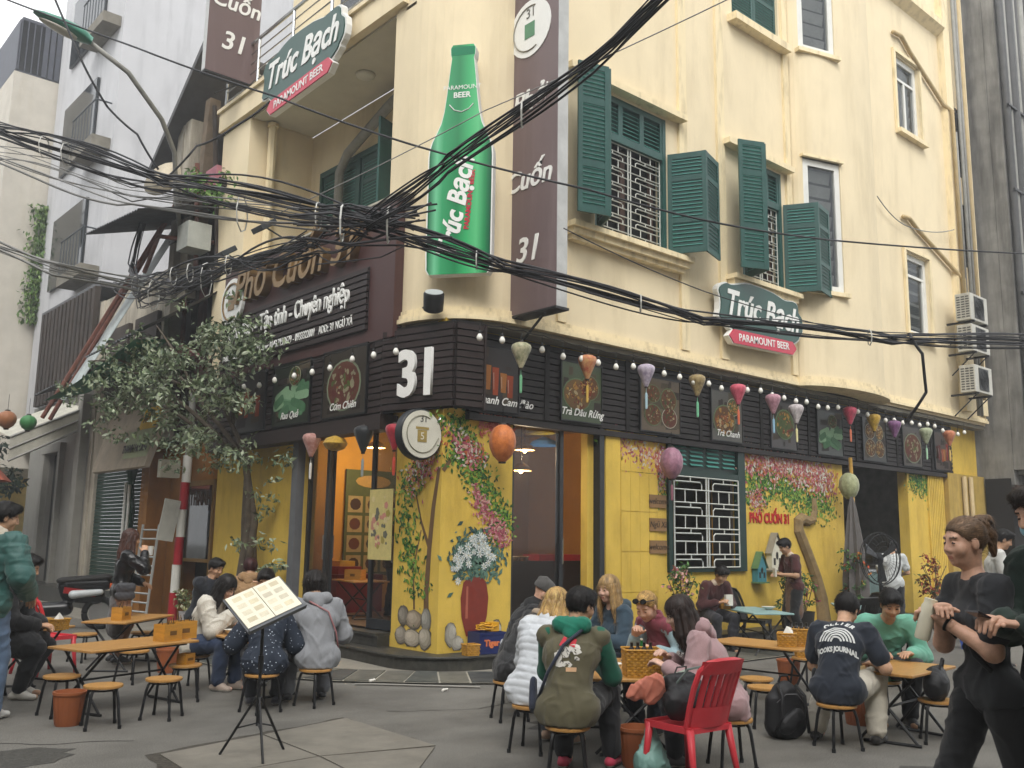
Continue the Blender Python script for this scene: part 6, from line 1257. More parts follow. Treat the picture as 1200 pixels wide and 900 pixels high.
# ---------------------------------------------------------------- people
SKIN = {'pale':M('skin_pale','d8b09c',r=.52,var=.14,sc=34,sub=.06,bump=.08,bsc=240),'fair':M('skin_fair','cda189',r=.52,var=.14,sc=34,sub=.06,bump=.08,bsc=240),'asian':M('skin_light_tan','c49a7c',r=.52,var=.14,sc=34,sub=.06,bump=.08,bsc=240),'tan':M('skin_tan','a8704c',r=.52,var=.14,sc=34,sub=.06,bump=.08,bsc=240)}
LIP = M('lips','b57868',r=.45); EYE = M('eye_dark','241a16',r=.25)
def hairmat(c): return M('hair_'+c,c,r=.5,var=.45,sc=26,st=(1,1,.18),bump=.25,bsc=90,spec=.35)
def cloth(name, c, r=.85, var=.1, **k): return M('cloth_'+name,c,r=r,var=var,sc=k.pop('sc',7),bump=k.pop('bump',.25),bsc=k.pop('bsc',220),sheen=.15,**k)
def ik(a, t, l1, l2, pole):
    a = np.array(a,float); t = np.array(t,float); d = t-a; L = np.linalg.norm(d); mx = (l1+l2)*.998
    if L > mx: t = a+d*mx/L; d = t-a; L = mx
    L = max(L,abs(l1-l2)+.02); u = d/np.linalg.norm(d); x = (l1*l1-l2*l2+L*L)/(2*L); hgt = math.sqrt(max(l1*l1-x*x,1e-6)); p = np.array(pole,float); p = p-u*(p@u); p /= np.linalg.norm(p)+1e-9
    return a+u*x+p*hgt, a+u*L
def rotm(ax, ang):
    return np.array(Matrix.Rotation(ang,3,Vector(ax)))
def person(label, pos, psi, H=1.7, seat=None, lean=8, bend=14, side=0, head=(0,12), hands=None, feet=None, fem=False, skin='asian', hair=('short','17120f'), top=None, bottom=None, shoe=('1c1c1e','d8d8d4'), z0=0, fat=1.0, hcurl=(.5,.5), extra=None, hq=1, seed=None, handdir=None):
    """top = dict(c, sleeve, puff, hood, len, mat) ; local frame: x right, y forward, z up, origin on the ground below the pelvis"""
    seed = seed if seed is not None else int(abs(pos[0]*131+pos[1]*37))
    t = thing('person', label, 'person', (pos[0],pos[1],z0), R(psi-90)); k = H/1.7; sk = SKIN[skin]
    A = lambda *v: np.array(v,float)
    pz = (seat+.112*k) if seat else .93*k*.985
    pel = A(0,0,pz); l1,l2 = R(lean),R(lean+bend); sd = R(side)
    up1 = A(math.sin(sd),math.sin(l1),math.cos(l1)); up1 /= np.linalg.norm(up1); up2 = A(math.sin(sd)*1.2,math.sin(l2),math.cos(l2)); up2 /= np.linalg.norm(up2)
    f1 = A(0,math.cos(l1),-math.sin(l1)); f2 = A(0,math.cos(l2),-math.sin(l2)); rt = A(1,0,0)-up2*up2[0]; rt /= np.linalg.norm(rt)
    waist = pel+up1*.16*k; chest = waist+(up1+up2)/np.linalg.norm(up1+up2)*.17*k; neck = chest+up2*.18*k
    shw = (.155 if fem else .18)*k*(.5+.5*fat); sh = [neck-up2*.055*k+rt*s_*shw for s_ in (1,-1)]; hip = [pel+A(s_*.088*k,.0,-.01) for s_ in (1,-1)]
    hy,hp = head; F_ = rotm((0,0,1),R(-hy)) @ (rotm((1,0,0),-R(hp)) @ A(0,1,0)); U_ = rotm((0,0,1),R(-hy)) @ (rotm((1,0,0),-R(hp)) @ A(0,0,1)); R_ = np.cross(F_,U_); HC = neck+up2*.055*k+U_*.105*k+F_*.022*k
    hs = 1.0*k**.5
    Hf = lambda x,y,z: HC+(R_*x+F_*y+U_*z)*hs
    fr = np.stack([R_,F_,U_])
    # arms and legs
    hands = hands or [(.22*k,.12*k,pz-.05),(-.22*k,.12*k,pz-.05)]; el = []; wr = []
    for i,s_ in enumerate((1,-1)):
        e,w = ik(sh[i], hands[i], .285*k, .25*k, (s_*.55,-.35,-.75)); el.append(e); wr.append(w)
    feet = feet or ([(.12,.36),(-.12,.40)] if seat else [(.10,.02),(-.10,-.02)]); kn = []; an = []
    for i,s_ in enumerate((1,-1)):
        az = feet[i][2] if len(feet[i]) > 2 else .075; kk_,a_ = ik(hip[i], (feet[i][0],feet[i][1],az), .43*k, .42*k, (s_*.18,1,.35)); kn.append(kk_); an.append(a_)
    def limbs(gr, tor=0, arm=0, fore=0, leg=0, shin=0, which=('t','a','f','l','s'), shf=.8):
        o = []; w_ = (.86 if fem else 1)*fat
        if 't' in which:
            o += [('c',hip[0],hip[1],.088*k*w_**.3+tor,.088*k*w_**.3+tor,f1,.92),('c',pel+up1*.02,waist,.114*k*w_+tor,.110*k*w_+tor,f1,.74),('c',waist,chest,.112*k*w_+tor,.132*k*w_+tor,f2,.74),('c',chest+rt*.06*k,chest-rt*.06*k,.105*k*w_+tor,.105*k*w_+tor,f2,.85),
                  ('c',sh[0]-rt*.03,sh[1]+rt*.03,.055*k+tor*shf,.055*k+tor*shf,f2,.95),('c',chest,neck-up2*.03*k,.11*k*w_+tor,.062*k+tor*.5,f2,.8)]
            if fem: o += [('c',chest+f2*.07*k+rt*.06*k-up2*.02*k,chest+f2*.07*k-rt*.06*k-up2*.02*k,.058*k+tor*.6,.058*k+tor*.6)]
        for i in (0,1):
            if 'a' in which: o += [('c',sh[i],el[i],.054*k*w_**.5+arm,.043*k+arm)]
            if 'f' in which: o += [('c',el[i],wr[i],.043*k+fore,.027*k+fore)]
            if 'l' in which: o += [('c',hip[i],kn[i],.090*k*w_**.5+leg,.058*k+leg)]
            if 's' in which: o += [('c',kn[i]+A(0,-.012,0),kn[i]*.65+an[i]*.35+A(0,-.02,0),.056*k+shin,.054*k+shin),('c',kn[i]*.65+an[i]*.35+A(0,-.02,0),an[i],.054*k+shin,.036*k+shin)]
        return o
    # --- body: trunk and limbs, then head and hands with finer grids, all in one mesh
    base = limbs(0)+[('c',neck-up2*.05,HC-U_*.04-F_*.015,(.047 if fem else .052)*k,(.045 if fem else .050)*k)]
    for i in (0,1):
        fd = A(0,1,0); base += [('c',an[i]+A(0,-.035,-.035),an[i]+fd*.15*k+A(0,0,-.045),.036,.026)]
    V,Fq = sdf_mesh(base,.016,.035); Vs=[V]; Fs=[Fq]; MI=[np.zeros(len(Fq),int)]; off=len(V)
    hd = [('e',Hf(0,-.012,.030),(.074*hs,.094*hs,.086*hs),fr,.02),('e',Hf(0,.018,-.035),((.057 if fem else .061)*hs,.070*hs,.080*hs),fr,.03),('c',Hf(0,.056,-.088),Hf(0,.066 if fem else .070,-.090),(.018 if fem else .022)*hs,(.014 if fem else .018)*hs,None,1,.03),
          ('c',Hf(0,.088,.014),Hf(0,.102 if fem else .104,-.024),(.0070 if fem else .0085)*hs,(.0100 if fem else .0122)*hs,None,1,.014),('c',Hf(.012,.09,-.032),Hf(-.012,.09,-.032),.009*hs,.009*hs,None,1,.012),('c',Hf(.04,.074,.030),Hf(-.04,.074,.030),(.009 if fem else .012)*hs,(.009 if fem else .012)*hs,None,1,.02),
          ('-e',Hf(.031,.093,.006),(.016*hs,.012*hs,.011*hs),fr,.014),('-e',Hf(-.031,.093,.006),(.016*hs,.012*hs,.011*hs),fr,.014),('e',Hf(.031,.076,.005),(.012*hs,.012*hs,.010*hs),fr,.003),('e',Hf(-.031,.076,.005),(.012*hs,.012*hs,.010*hs),fr,.003),
          ('c',Hf(.017,.083,-.058),Hf(-.017,.083,-.058),.0065*hs,.0065*hs,None,1,.008),('c',Hf(.014,.080,-.070),Hf(-.014,.080,-.070),.0075*hs,.0075*hs,None,1,.008),
          ('e',Hf(.042,.060,-.028),(.022*hs,.022*hs,.024*hs),fr,.03),('e',Hf(-.042,.060,-.028),(.022*hs,.022*hs,.024*hs),fr,.03),
          ('e',Hf(.077,-.004,-.006),(.009*hs,.019*hs,.031*hs),fr,.008),('e',Hf(-.077,-.004,-.006),(.009*hs,.019*hs,.031*hs),fr,.008),('c',Hf(0,-.02,-.05),neck-up2*.04,(.044 if fem else .050)*k,(.048 if fem else .053)*k,None,1,.04)]
    V,Fq = sdf_mesh(hd,.0052 if hq else .0075,.02); c_ = V[Fq].mean(1); q_ = (c_-HC)@np.stack([R_,F_,U_]).T/hs; mi = np.zeros(len(Fq),int)
    ax_ = np.abs(q_[:,0]); fy = q_[:,1] > .045
    mi[fy&(((ax_-.031)/.0125)**2+((q_[:,2]-.004)/.0052)**2 < 1)] = 2; mi[fy&(ax_ > .014)&(ax_ < .050)&(np.abs(q_[:,2]-.030+.15*(ax_-.032)**2*40) < .0042)] = 3; mi[fy&(ax_ < .021)&(np.abs(q_[:,2]+.064) < .0085)&(q_[:,1] > .066)] = 1
    Vs.append(V); Fs.append(Fq+off); MI.append(mi); off += len(V)
    for i,s_ in enumerate((1,-1)):
        d = wr[i]-el[i]; d /= np.linalg.norm(d)
        if handdir is not None and handdir[i] is not None: d = A(*handdir[i]); d /= np.linalg.norm(d)
        sdv = np.cross(d,A(0,0,1)); sdv = sdv/ (np.linalg.norm(sdv)+1e-6); nn = np.cross(sdv,d)  # palm normal: -nn (down)
        inw = -s_*sdv if True else sdv; sc_ = 1.02*k; cu = hcurl[i]; w0 = wr[i]; kp = w0+d*.088*sc_; pr_ = [('c',w0-d*.05,w0+d*.012,.028*k,.026*sc_),('c',w0+d*.02,kp-d*.012,.036*sc_,.040*sc_,nn,.42)]
        for j,(o_,L_) in enumerate(((-.030,.060),(-.0105,.073),(.0105,.069),(.029,.053))):
            b0 = kp+sdv*o_*sc_-d*.008; a1 = cu*.6+.1*j*.3; a2 = cu*1.5+.15; d1 = d*math.cos(a1)-nn*math.sin(a1)+sdv*o_*1.2; d2 = d*math.cos(a2)-nn*math.sin(a2); b1 = b0+d1*L_*.52*sc_; b2 = b1+d2*L_*.56*sc_
            pr_ += [('c',b0,b1,.0102*sc_,.0092*sc_,None,1,.006),('c',b1,b2,.0092*sc_,.0074*sc_,None,1,.006)]
        tb = w0+d*.028*sc_+inw*.026*sc_; td = (d*.72+inw*.62-nn*.35*cu); td /= np.linalg.norm(td); pr_ += [('c',tb,tb+td*.042*sc_,.0135*sc_,.0108*sc_,None,1,.012),('c',tb+td*.042*sc_,tb+td*.042*sc_+(td*.6+d*.5-nn*.2*cu)*.032*sc_,.0108*sc_,.0085*sc_,None,1,.006)]
        V,Fq = sdf_mesh(pr_,.0058,.012); Vs.append(V); Fs.append(Fq+off); MI.append(np.zeros(len(Fq),int)); off += len(V)
    hm = hairmat(hair[1])
    ob('body', rawmesh('body',np.concatenate(Vs),np.concatenate(Fs),[sk,LIP,EYE,hm],np.concatenate(MI),True), t)
    G = dict(H=HC,Hf=Hf,fr=fr,neck=neck,chest=chest,waist=waist,pel=pel,sh=sh,el=el,wr=wr,kn=kn,an=an,f2=f2,up2=up2,up1=up1,rt=rt,f1=f1,k=k,hs=hs,t=t,F_=F_,U_=U_,R_=R_)
    # --- hair
    st = hair[0]; hp_ = []; cuts = []
    def cutp(a,b): p0 = Hf(0,*a); p1 = Hf(0,*b); dd = p1-p0; n_ = np.cross(R_,dd); n_ /= np.linalg.norm(n_); n_ = n_ if n_@(F_-U_) > 0 else -n_; return (p0,n_)
    if st not in ('none','beanie'):
        g_ = .007 if st in ('bun','pony','tied') else (.018 if st != 'curly' else .034)
        hp_ = [('e',Hf(0,-.014,.034),((.074+g_)*hs,(.094+g_*.9)*hs,(.088+g_)*hs),fr,.02)]
        cuts = [cutp((.094,.086 if st != 'short' else .074),(-.060,-.085))] if st in ('short','crop','bun','pony','tied') else [cutp((.092,.075),(-.015,-.16))]
        if st in ('short',): hp_ += [('e',Hf(0,.060,.098),(.062*hs,.04*hs,.03*hs),fr,.03),('-e',Hf(.086,.012,-.012),(.02*hs,.03*hs,.036*hs),fr,.01),('-e',Hf(-.086,.012,-.012),(.02*hs,.03*hs,.036*hs),fr,.01)]
        if st in ('bun','pony','tied','crop'): hp_ += [('-e',Hf(.086,.012,-.012),(.02*hs,.03*hs,.036*hs),fr,.01),('-e',Hf(-.086,.012,-.012),(.02*hs,.03*hs,.036*hs),fr,.01)]
        V,Fq = sdf_mesh(hp_,.0075,.02,cuts); 
        extra_p = []
        if st == 'bun': extra_p = [('e',Hf(0,-.095,.095),(.042,.038,.034),None,.015),('c',Hf(.03,-.115,.085),Hf(-.03,-.12,.11),.022,.02),('c',Hf(0,-.11,.055),Hf(0,-.15,.02),.026,.026),('c',Hf(0,-.15,.02),Hf(.01,-.155,-.07),.026,.014)]
        if st == 'pony': extra_p = [('c',Hf(0,-.10,.03),Hf(0,-.15,-.02),.026,.034),('c',Hf(0,-.15,-.02),Hf(.01,-.15,-.16),.034,.022),('c',Hf(.01,-.15,-.16),Hf(.02,-.13,-.26),.022,.008)]
        if st == 'tied': extra_p = [('c',Hf(0,-.10,.01),Hf(0,-.13,-.03),.03,.026),('c',Hf(0,-.13,-.03),Hf(0,-.12,-.10),.028,.014)]
        if st in ('long','longwave'):
            for a in range(9):
                an_ = R(58+a*30.5); x,y = .080*math.sin(an_),-.012-(-.088)*math.cos(an_); ln = hair[2] if len(hair) > 2 else .24; x2 = x*1.25; y2 = y*1.05-.012
                if y > .05: continue
                dn = A(0,0,-1)*.55-U_*.45; p1 = Hf(x*1.02,y,-.02); p2 = p1+dn*ln*.5+(R_*x*.3+F_*(y-.03)*.15); p3 = p1+dn*ln+(R_*(x*.25+.012*math.sin(a*2.1))+F_*(y*.1-.02))
                extra_p += [('c',Hf(x*.95,y*.95,.04),p1,.024,.026),('c',p1,p2,.026,.027 if st == 'long' else .032),('c',p2,p3,.026,.011)]
        if st == 'curly':
            rr_ = np.random.default_rng(seed)
            for _ in range(34): v = rr_.normal(0,1,3); v /= np.linalg.norm(v); v[2] = abs(v[2])*.9-.25; v[1] = v[1] if v[2] > .4 else -abs(v[1]); extra_p += [('e',Hf(v[0]*.092,-.014+v[1]*.11,.03+v[2]*.105),(.026,.026,.026),None,.012)]
        if extra_p:
            V2,F2 = sdf_mesh(extra_p,.008,.012); Fq = np.concatenate([Fq,F2+len(V)]); V = np.concatenate([V,V2])
        rr_ = np.random.default_rng(seed+5); N_ = vnormals(V,Fq); loc_ = (V-HC)@np.stack([R_,F_,U_]).T; an_ = np.arctan2(loc_[:,0],loc_[:,1]+.01)
        V = V+N_*({'curly':.003,'bun':.0006,'tied':.0008}.get(st,.0018)*np.sin(an_*19+loc_[:,2]*40+2*np.sin(an_*5))+.0007*np.sin(an_*37+loc_[:,2]*70+2))[:,None]
        N_ = vnormals(V.astype(np.float32),Fq); ns = {'short':2200,'crop':1200,'curly':2200}.get(st,4200); ii = rr_.integers(0,len(V),ns); P0 = V[ii]+N_[ii]*.001; Nn = N_[ii]
        cr = HC+U_*.12-F_*.03 if st not in ('bun','pony','tied') else HC-F_*.12+U_*.04; gdir = (P0-cr) if st not in ('bun','pony','tied') else (cr-P0); gdir = gdir/(np.linalg.norm(gdir,axis=1,keepdims=True)+1e-6)
        if st in ('long','longwave'): gdir = gdir*.35+np.array((0,0,-1.))
        gdir = gdir+rr_.normal(0,{'curly':.42,'short':.42,'bun':.09,'tied':.12,'pony':.09}.get(st,.2),gdir.shape); tg = gdir-Nn*(gdir*Nn).sum(1,keepdims=True); tg /= np.linalg.norm(tg,axis=1,keepdims=True)+1e-6; L_ = ({'short':.042,'crop':.03,'curly':.03,'bun':.07,'tied':.06,'pony':.06}.get(st,.085)*rr_.uniform(.5,1.3,(ns,1))); sdv = np.cross(Nn,tg)*(.0011 if st not in ('curly','short') else .0014)
        lift = {'short':.008,'curly':.014,'bun':.003,'tied':.004}.get(st,.004); P1 = P0+tg*L_*.5+Nn*(lift*rr_.uniform(.2,1,(ns,1))); P2 = P0+tg*L_+Nn*(lift*rr_.uniform(-.4,1.2,(ns,1)))
        P1 = P1-Nn*((L_*.5)**2/.19); P2 = P2-Nn*(L_**2/.19)
        SV = np.stack([P0-sdv,P0+sdv,P1+sdv*.9,P1-sdv*.9,P2+sdv*.2,P2-sdv*.2],1).reshape(-1,3); b6 = np.arange(ns)*6; SF = np.concatenate([np.stack([b6,b6+1,b6+2,b6+3],1),np.stack([b6+3,b6+2,b6+4,b6+5],1)]); mi_ = np.concatenate([np.zeros(len(Fq),int),rr_.integers(0,2,len(SF))])
        lc = ''.join('%02x'%min(255,int(int(hair[1][j:j+2],16)*1.35+6)) for j in (0,2,4)); Fq = np.concatenate([Fq,SF+len(V)]); V = np.concatenate([V,SV])
        ob('hair', rawmesh('hair',V.astype(np.float32),Fq,[hm,hairmat(lc)],mi_,True), t)
    # --- garments
    if bottom:
        b = dict(c='1d1e22',fit=.012,shorts=False); b.update(bottom); bm = b.get('mat') or cloth(b['c'],b['c'],**b.get('mk',{})); ft = b['fit']; w_ = (.86 if fem else 1)*fat; pr_ = [('c',hip[0],hip[1],.094*k*w_**.3+ft*.25,.094*k*w_**.3+ft*.25,f1,.92),('c',pel,waist-up1*.05,.118*k*w_+ft*.3,.110*k*w_+ft*.3,f1,.74)]
        for i in (0,1):
            lo_ = an[i]+(kn[i]-an[i])*.10 if not b['shorts'] else kn[i]+(kn[i]-hip[i])*-.05
            pr_ += [('c',hip[i]*.75+kn[i]*.25,kn[i],.084*k+ft,.062*k+ft),('c',hip[i],hip[i]*.75+kn[i]*.25,.088*k+ft*.4,.084*k+ft)]+([] if b['shorts'] else [('c',kn[i],kn[i]*.5+lo_*.5+A(0,-.012,0),.062*k+ft,.058*k+ft*1.1),('c',kn[i]*.5+lo_*.5+A(0,-.012,0),lo_,.058*k+ft*1.1,.050*k+ft*1.2)])
        V,Fq = sdf_mesh(pr_,.0125,.03); V = wrinkle(V,Fq,b.get('fold',.0045)*1.7,seed+1); ob(b.get('name','trousers'), rawmesh('trousers',V,Fq,[bm],None,True), t)
    if top:
        T = dict(c='30343c',sleeve='long',puff=0,fit=.016,hood=None,len=.06,collar=None,name='jacket'); T.update(top); tm = T.get('mat') or cloth(T['c'],T['c'],**T.get('mk',{})); ft = T['fit']
        w0_ = (.9 if fem else 1)*fat; wh = {'long':'taf','short':'ta','none':'t'}[T['sleeve']]; pr_ = limbs(0,ft,ft*.85,ft*.85,which=tuple('t'),shf=.65)+([('c',chest,pel,.108*k*w0_+ft,.114*k*w0_+ft,f1,.78)] if T.get('loose',1) else [])
        for i in (0,1):
            if T['sleeve'] == 'long': pr_ += [('c',sh[i],el[i],.054*k+ft,.049*k+ft),('c',el[i],wr[i]-(wr[i]-el[i])*.10*T.get('pull',1),.050*k+ft,.034*k+ft)]
            if T['sleeve'] == 'short': e_ = sh[i]+(el[i]-sh[i])*.68; pr_ += [('c',sh[i],e_,.051*k+ft*.9,.056*k+ft)]
            if T['sleeve'] == 'none': pr_ += [('c',sh[i],sh[i]+(el[i]-sh[i])*.06,.060*k+ft,.060*k+ft)]
        dn = A(0,-.25,-1) if seat else A(0,0,-1); dn /= np.linalg.norm(dn); pr_ += [('c',hip[0],hip[1],.092*k+ft*.8,.092*k+ft*.8,f1,.94),('c',pel+up1*.03,pel+dn*T['len'],.114*k*w0_+ft,.114*k*w0_+ft*1.1,f1,.84)]
        if T['len'] > .25: pr_ += [('c',hip[0],kn[0]*.8+hip[0]*.2,.10*k+ft,.09*k+ft),('c',hip[1],kn[1]*.8+hip[1]*.2,.10*k+ft,.09*k+ft),('c',pel+dn*.1,pel+dn*T['len']+A(0,.05,0),.13*k,.15*k,f1,.9)]
        if T['collar']: pr_ += [('c',neck-up2*.03+f2*.0,neck+up2*T['collar']*.5,.066*k+ft*.6,.062*k+ft*.6)]
        pr_ += [('-c',neck+up2*.0,HC,.050*k,.058*k,None,1,.02)]
        V,Fq = sdf_mesh(pr_,.0125 if not T['puff'] else .011,.035,[((0,0,seat+.006),(0,0,-1))] if seat and T['len'] < .25 else ()); V = wrinkle(V,Fq,T.get('fold',.0050)*(1.8 if not T.get('vest') else .5),seed+2,1,(T['puff'],.009,up1) if T['puff'] else None)
        mats_ = [tm]; mi = None
        o = ob(T['name'], rawmesh(T['name'],V,Fq,mats_,mi,True), t)
        if T['hood']:
            hb = neck-f2*.085*k; pr_ = [('c',hb+rt*.085-up2*.015,hb-rt*.085-up2*.015,.050,.050,None,1,.05),('c',hb-up2*.075-f2*.01,hb-up2*.02,.055,.062,f2,.7),('c',hb+rt*.09,neck+f2*.035+rt*.06-up2*.02,.046,.026),('c',hb-rt*.09,neck+f2*.035-rt*.06-up2*.02,.046,.026),('-e',hb+up2*.05+f2*.05,(.06,.055,.05),None,.03)]
            V,Fq = sdf_mesh(pr_,.010,.04); V = wrinkle(V,Fq,.006,seed+3,1.4); hmt = T['hood'] if not isinstance(T['hood'],str) else cloth(T['hood'],T['hood']); ob('hood', rawmesh('hood',V,Fq,[hmt],None,True), t)
        if T.get('vest'):
            v_ = dict(c='5d5a44',fit=.03); v_.update(T['vest']); pr_ = limbs(0,v_['fit'],which=tuple('t'),shf=.45)+[('c',chest,pel,.112*k+v_['fit'],.118*k+v_['fit'],f1,.8)]; dn2 = dn
            for i in (0,1): pr_ += [('c',sh[i],sh[i]+(el[i]-sh[i])*.05,.052*k+v_['fit']*.6,.052*k+v_['fit']*.6)]
            pr_ += [('c',hip[0],hip[1],.098*k+v_['fit'],.098*k+v_['fit'],f1,.96),('c',pel+up1*.03,pel+dn*.07,.126*k+v_['fit'],.128*k+v_['fit']*1.1,f1,.86),('-c',neck,HC,.052*k+.01,.062*k,None,1,.006)]
            if v_.get('collar'): pr_ += [('c',neck-up2*.02,neck+up2*.035,.072*k+.014,.068*k+.016)]; pr_ += [('-c',neck+up2*.01,HC,.060*k,.066*k,None,1,.006)]
            V,Fq = sdf_mesh(pr_,.0125,.03,[((0,0,seat+.008),(0,0,-1))] if seat else ()); V = wrinkle(V,Fq,.0095,seed+4,1,v_.get('quilt') and (v_['quilt'],.01,up1)); ob('vest', rawmesh('vest',V,Fq,[cloth(v_['c'],v_['c'])],None,True), t)
    # --- shoes
    if shoe:
        for i in (0,1):
            c0 = cloth('shoe_'+shoe[0],shoe[0],r=.6); c1 = F(shoe[1],.6); fd = A(.12*(1 if i == 0 else -1),1,0); fd /= np.linalg.norm(fd); b0 = an[i]*1; b0[2] = an[i][2]-.075
            pr_ = [('c',b0-fd*.045+A(0,0,.040),b0+fd*.135*k+A(0,0,.030),.043,.034,A(0,0,1),.85),('c',b0+A(0,0,.085),b0+fd*.07+A(0,0,.045),.042,.040)]
            V,Fq = sdf_mesh(pr_,.0085,.03,[((0,0,b0[2]+.004),(0,0,-1))]); cz = V[Fq].mean(1)[:,2]-b0[2]; ob('shoe', rawmesh('shoe',V,Fq,[c0,c1],(cz < .022).astype(int),True), t)
    if extra: extra(G)
    return t
def part(G, name, prims, h, mat, fold=0, k=.02, cuts=(), seed=3, quilt=None):
    V,Fq = sdf_mesh(prims,h,k,cuts); V = wrinkle(V,Fq,fold,seed,1,quilt); return ob(name, rawmesh(name,V,Fq,[mat] if not isinstance(mat,list) else mat,None,True), G['t'])
# ================================================================ flat prints laid on clothes
from mathutils.bvhtree import BVHTree
def decal(G, garment, polys, mats, origin, u, v, n, name='print'):
    """polys: list of (mat_index, [(a,b),...]) in the u-v plane; each point is dropped onto the garment along -n"""
    o = [c for c in G['t'].children if c.name.split('.')[0] == garment][0]; me = o.data
    bv = BVHTree.FromPolygons([v_.co[:] for v_ in me.vertices],[p.vertices[:] for p in me.polygons]); q = MB(); origin,u,v,n = (Vector(x) for x in (origin,u,v,n))
    for i,(mi,pts) in enumerate(polys):
        q.mat(mats[mi]); out = []
        for a,b in pts:
            p = origin+u*a+v*b+n*.3; h_ = bv.ray_cast(p,-n); out.append((h_[0] if h_[0] is not None else p-n*.3)+n*(.005+.0004*mi+.00002*(i%9)))
        q.add(out,[tuple(range(len(out)))])
    return stuff(q.build(name, G['t']))
def txt_polys(s, size, mi, off=(0,0), rot=0, **k):
    me = textmesh(s,size,.001,**k); c,sn = math.cos(rot),math.sin(rot); fz = min(v.co.y for v in me.vertices)
    return [(mi,[(off[0]+me.vertices[i].co.x*c-me.vertices[i].co.z*sn, off[1]+me.vertices[i].co.x*sn+me.vertices[i].co.z*c) for i in p.vertices]) for p in me.polygons if all(abs(me.vertices[i].co.y-fz) < 1e-5 for i in p.vertices)]
def ring_polys(r0, r1, a0, a1, mi, off=(0,0), n=14): return [(mi,[(off[0]+r*math.cos(R(a)),off[1]+r*math.sin(R(a))) for r,a in ((r0,a0+(a1-a0)*i/n),(r1,a0+(a1-a0)*i/n),(r1,a0+(a1-a0)*(i+1)/n),(r0,a0+(a1-a0)*(i+1)/n))]) for i in range(n)]
def dotmat(name, base, dot, sc=26, thr=.17):
    m = M(name, base, r=.8, var=.1); n = m.node_tree.nodes; l = m.node_tree.links; p = n['Principled BSDF']; tc = n.new('ShaderNodeTexCoord'); vo = n.new('ShaderNodeTexVoronoi'); vo.inputs['Scale'].default_value = sc; l.new(tc.outputs['Object'],vo.inputs['Vector'])
    lt = n.new('ShaderNodeMath'); lt.operation = 'LESS_THAN'; lt.inputs[1].default_value = thr; l.new(vo.outputs['Distance'],lt.inputs[0]); mx = n.new('ShaderNodeMix'); mx.data_type = 'RGBA'; mx.inputs[6].default_value = lin(base); mx.inputs[7].default_value = lin(dot); l.new(lt.outputs[0],mx.inputs[0]); l.new(mx.outputs[2],p.inputs['Base Color']); return m
def back(G, up=.0): return G['chest']-G['up2']*.02+G['up2']*up, -G['rt']*-1, G['up2'], -G['f2']
def strap(G, pts, r_, mat, name='bag_strap'): q = MB().mat(mat); q.tube(pts, r_, 6); return q.build(name, G['t'], smooth=True)
S_ = STZ
# ---------------------------------------------------------------- crowded table on the right
def ex_olive(G):
    o,u,v,n = back(G); u = G['rt']; W_,Rd,Cr,Bk = F('d9d6cf'),F('c2313f'),F('d8b08a'),F('34343a')
    el_ = lambda cx,cy,a,b,mi,n_=14: (mi,[(cx+a*math.cos(6.2832*i/n_),cy+b*math.sin(6.2832*i/n_)) for i in range(n_)])
    P_ = [(1,[(-.06,.05),(-.035,.12),(-.012,.11),(-.02,.04)]),(1,[(.015,.05),(.03,.115),(.06,.10),(.055,.035)])]; rr_ = random.Random(11)
    for i in range(16):
        x,y,a,s0 = rr_.uniform(-.075,.075),rr_.uniform(-.10,.045),rr_.uniform(0,6.28),rr_.uniform(.018,.034); P_.append((0,[(x+s0*rr_.uniform(.7,1.3)*math.cos(a+q_*1.05),y+s0*rr_.uniform(.6,1.1)*math.sin(a+q_*1.05)) for q_ in range(6)]))
    for i in range(26):
        x,y,a,L0 = rr_.uniform(-.08,.08),rr_.uniform(-.10,.04),rr_.uniform(0,6.28),rr_.uniform(.01,.025); c,s0 = math.cos(a),math.sin(a); P_.append((3,[(x-s0*.002,y+c*.002),(x+L0*c-s0*.002,y+L0*s0+c*.002),(x+L0*c+s0*.002,y+L0*s0-c*.002),(x+s0*.002,y-c*.002)]))
    P_ += [(2,[(.005,-.125),(.075,-.118),(.078,-.09),(.005,-.098)])]
    decal(G,'vest',P_,[W_,Rd,Cr,Bk],o-G['up2']*.02,u,v,n)
    st_ = cloth('bag_navy','2a3040'); sh0 = G['sh'][0]
    strap(G,[G['neck']+G['rt']*.12-G['up2']*.01+G['f2']*.0,G['neck']+G['rt']*.09-G['up2']*.05-G['f2']*.115,G['chest']-G['rt']*.02-G['f2']*.165,G['waist']-G['rt']*.12-G['f2']*.14,G['pel']-G['rt']*.21-G['f2']*.05],.012,st_)
    part(G,'crossbody_bag',[('c',G['pel']+np.array((-.24,-.03,.0)),G['pel']+np.array((-.25,.0,.15)),.05,.04,np.array((1.,0,0)),.6)],.012,st_,.004)
person('man seen from behind in an olive vest over a green hoodie',(4.79,4.80),30,1.82,S_,lean=12,bend=16,head=(32,14),hands=[(.10,.50,.70),(-.08,.50,.72)],feet=[(.22,.42),(-.10,.28)],skin='asian',hair=('short','120e0d'),
    top=dict(c='0f5a46',sleeve='long',fit=.014,hood='12705a',name='hoodie',vest=dict(c='5a5540',fit=.030)),bottom=dict(c='15161a',fit=.014),shoe=('c03a55','d8d4d0'),extra=ex_olive)
person('person with blonde hair in a white puffer jacket',(5.17,5.57),12,1.78,S_,lean=16,bend=18,head=(6,24),hands=[(.08,.48,.68),(-.1,.48,.68)],skin='pale',fem=True,hair=('long','b8935c',.2),
    top=dict(c='c9cdd2',fit=.045,puff=.058,fold=.003,len=.10,collar=.12,name='puffer_jacket',mk=dict(r=.5)),bottom=dict(c='6a7484',fit=.012),shoe=('c8a890','e0dcd6'))
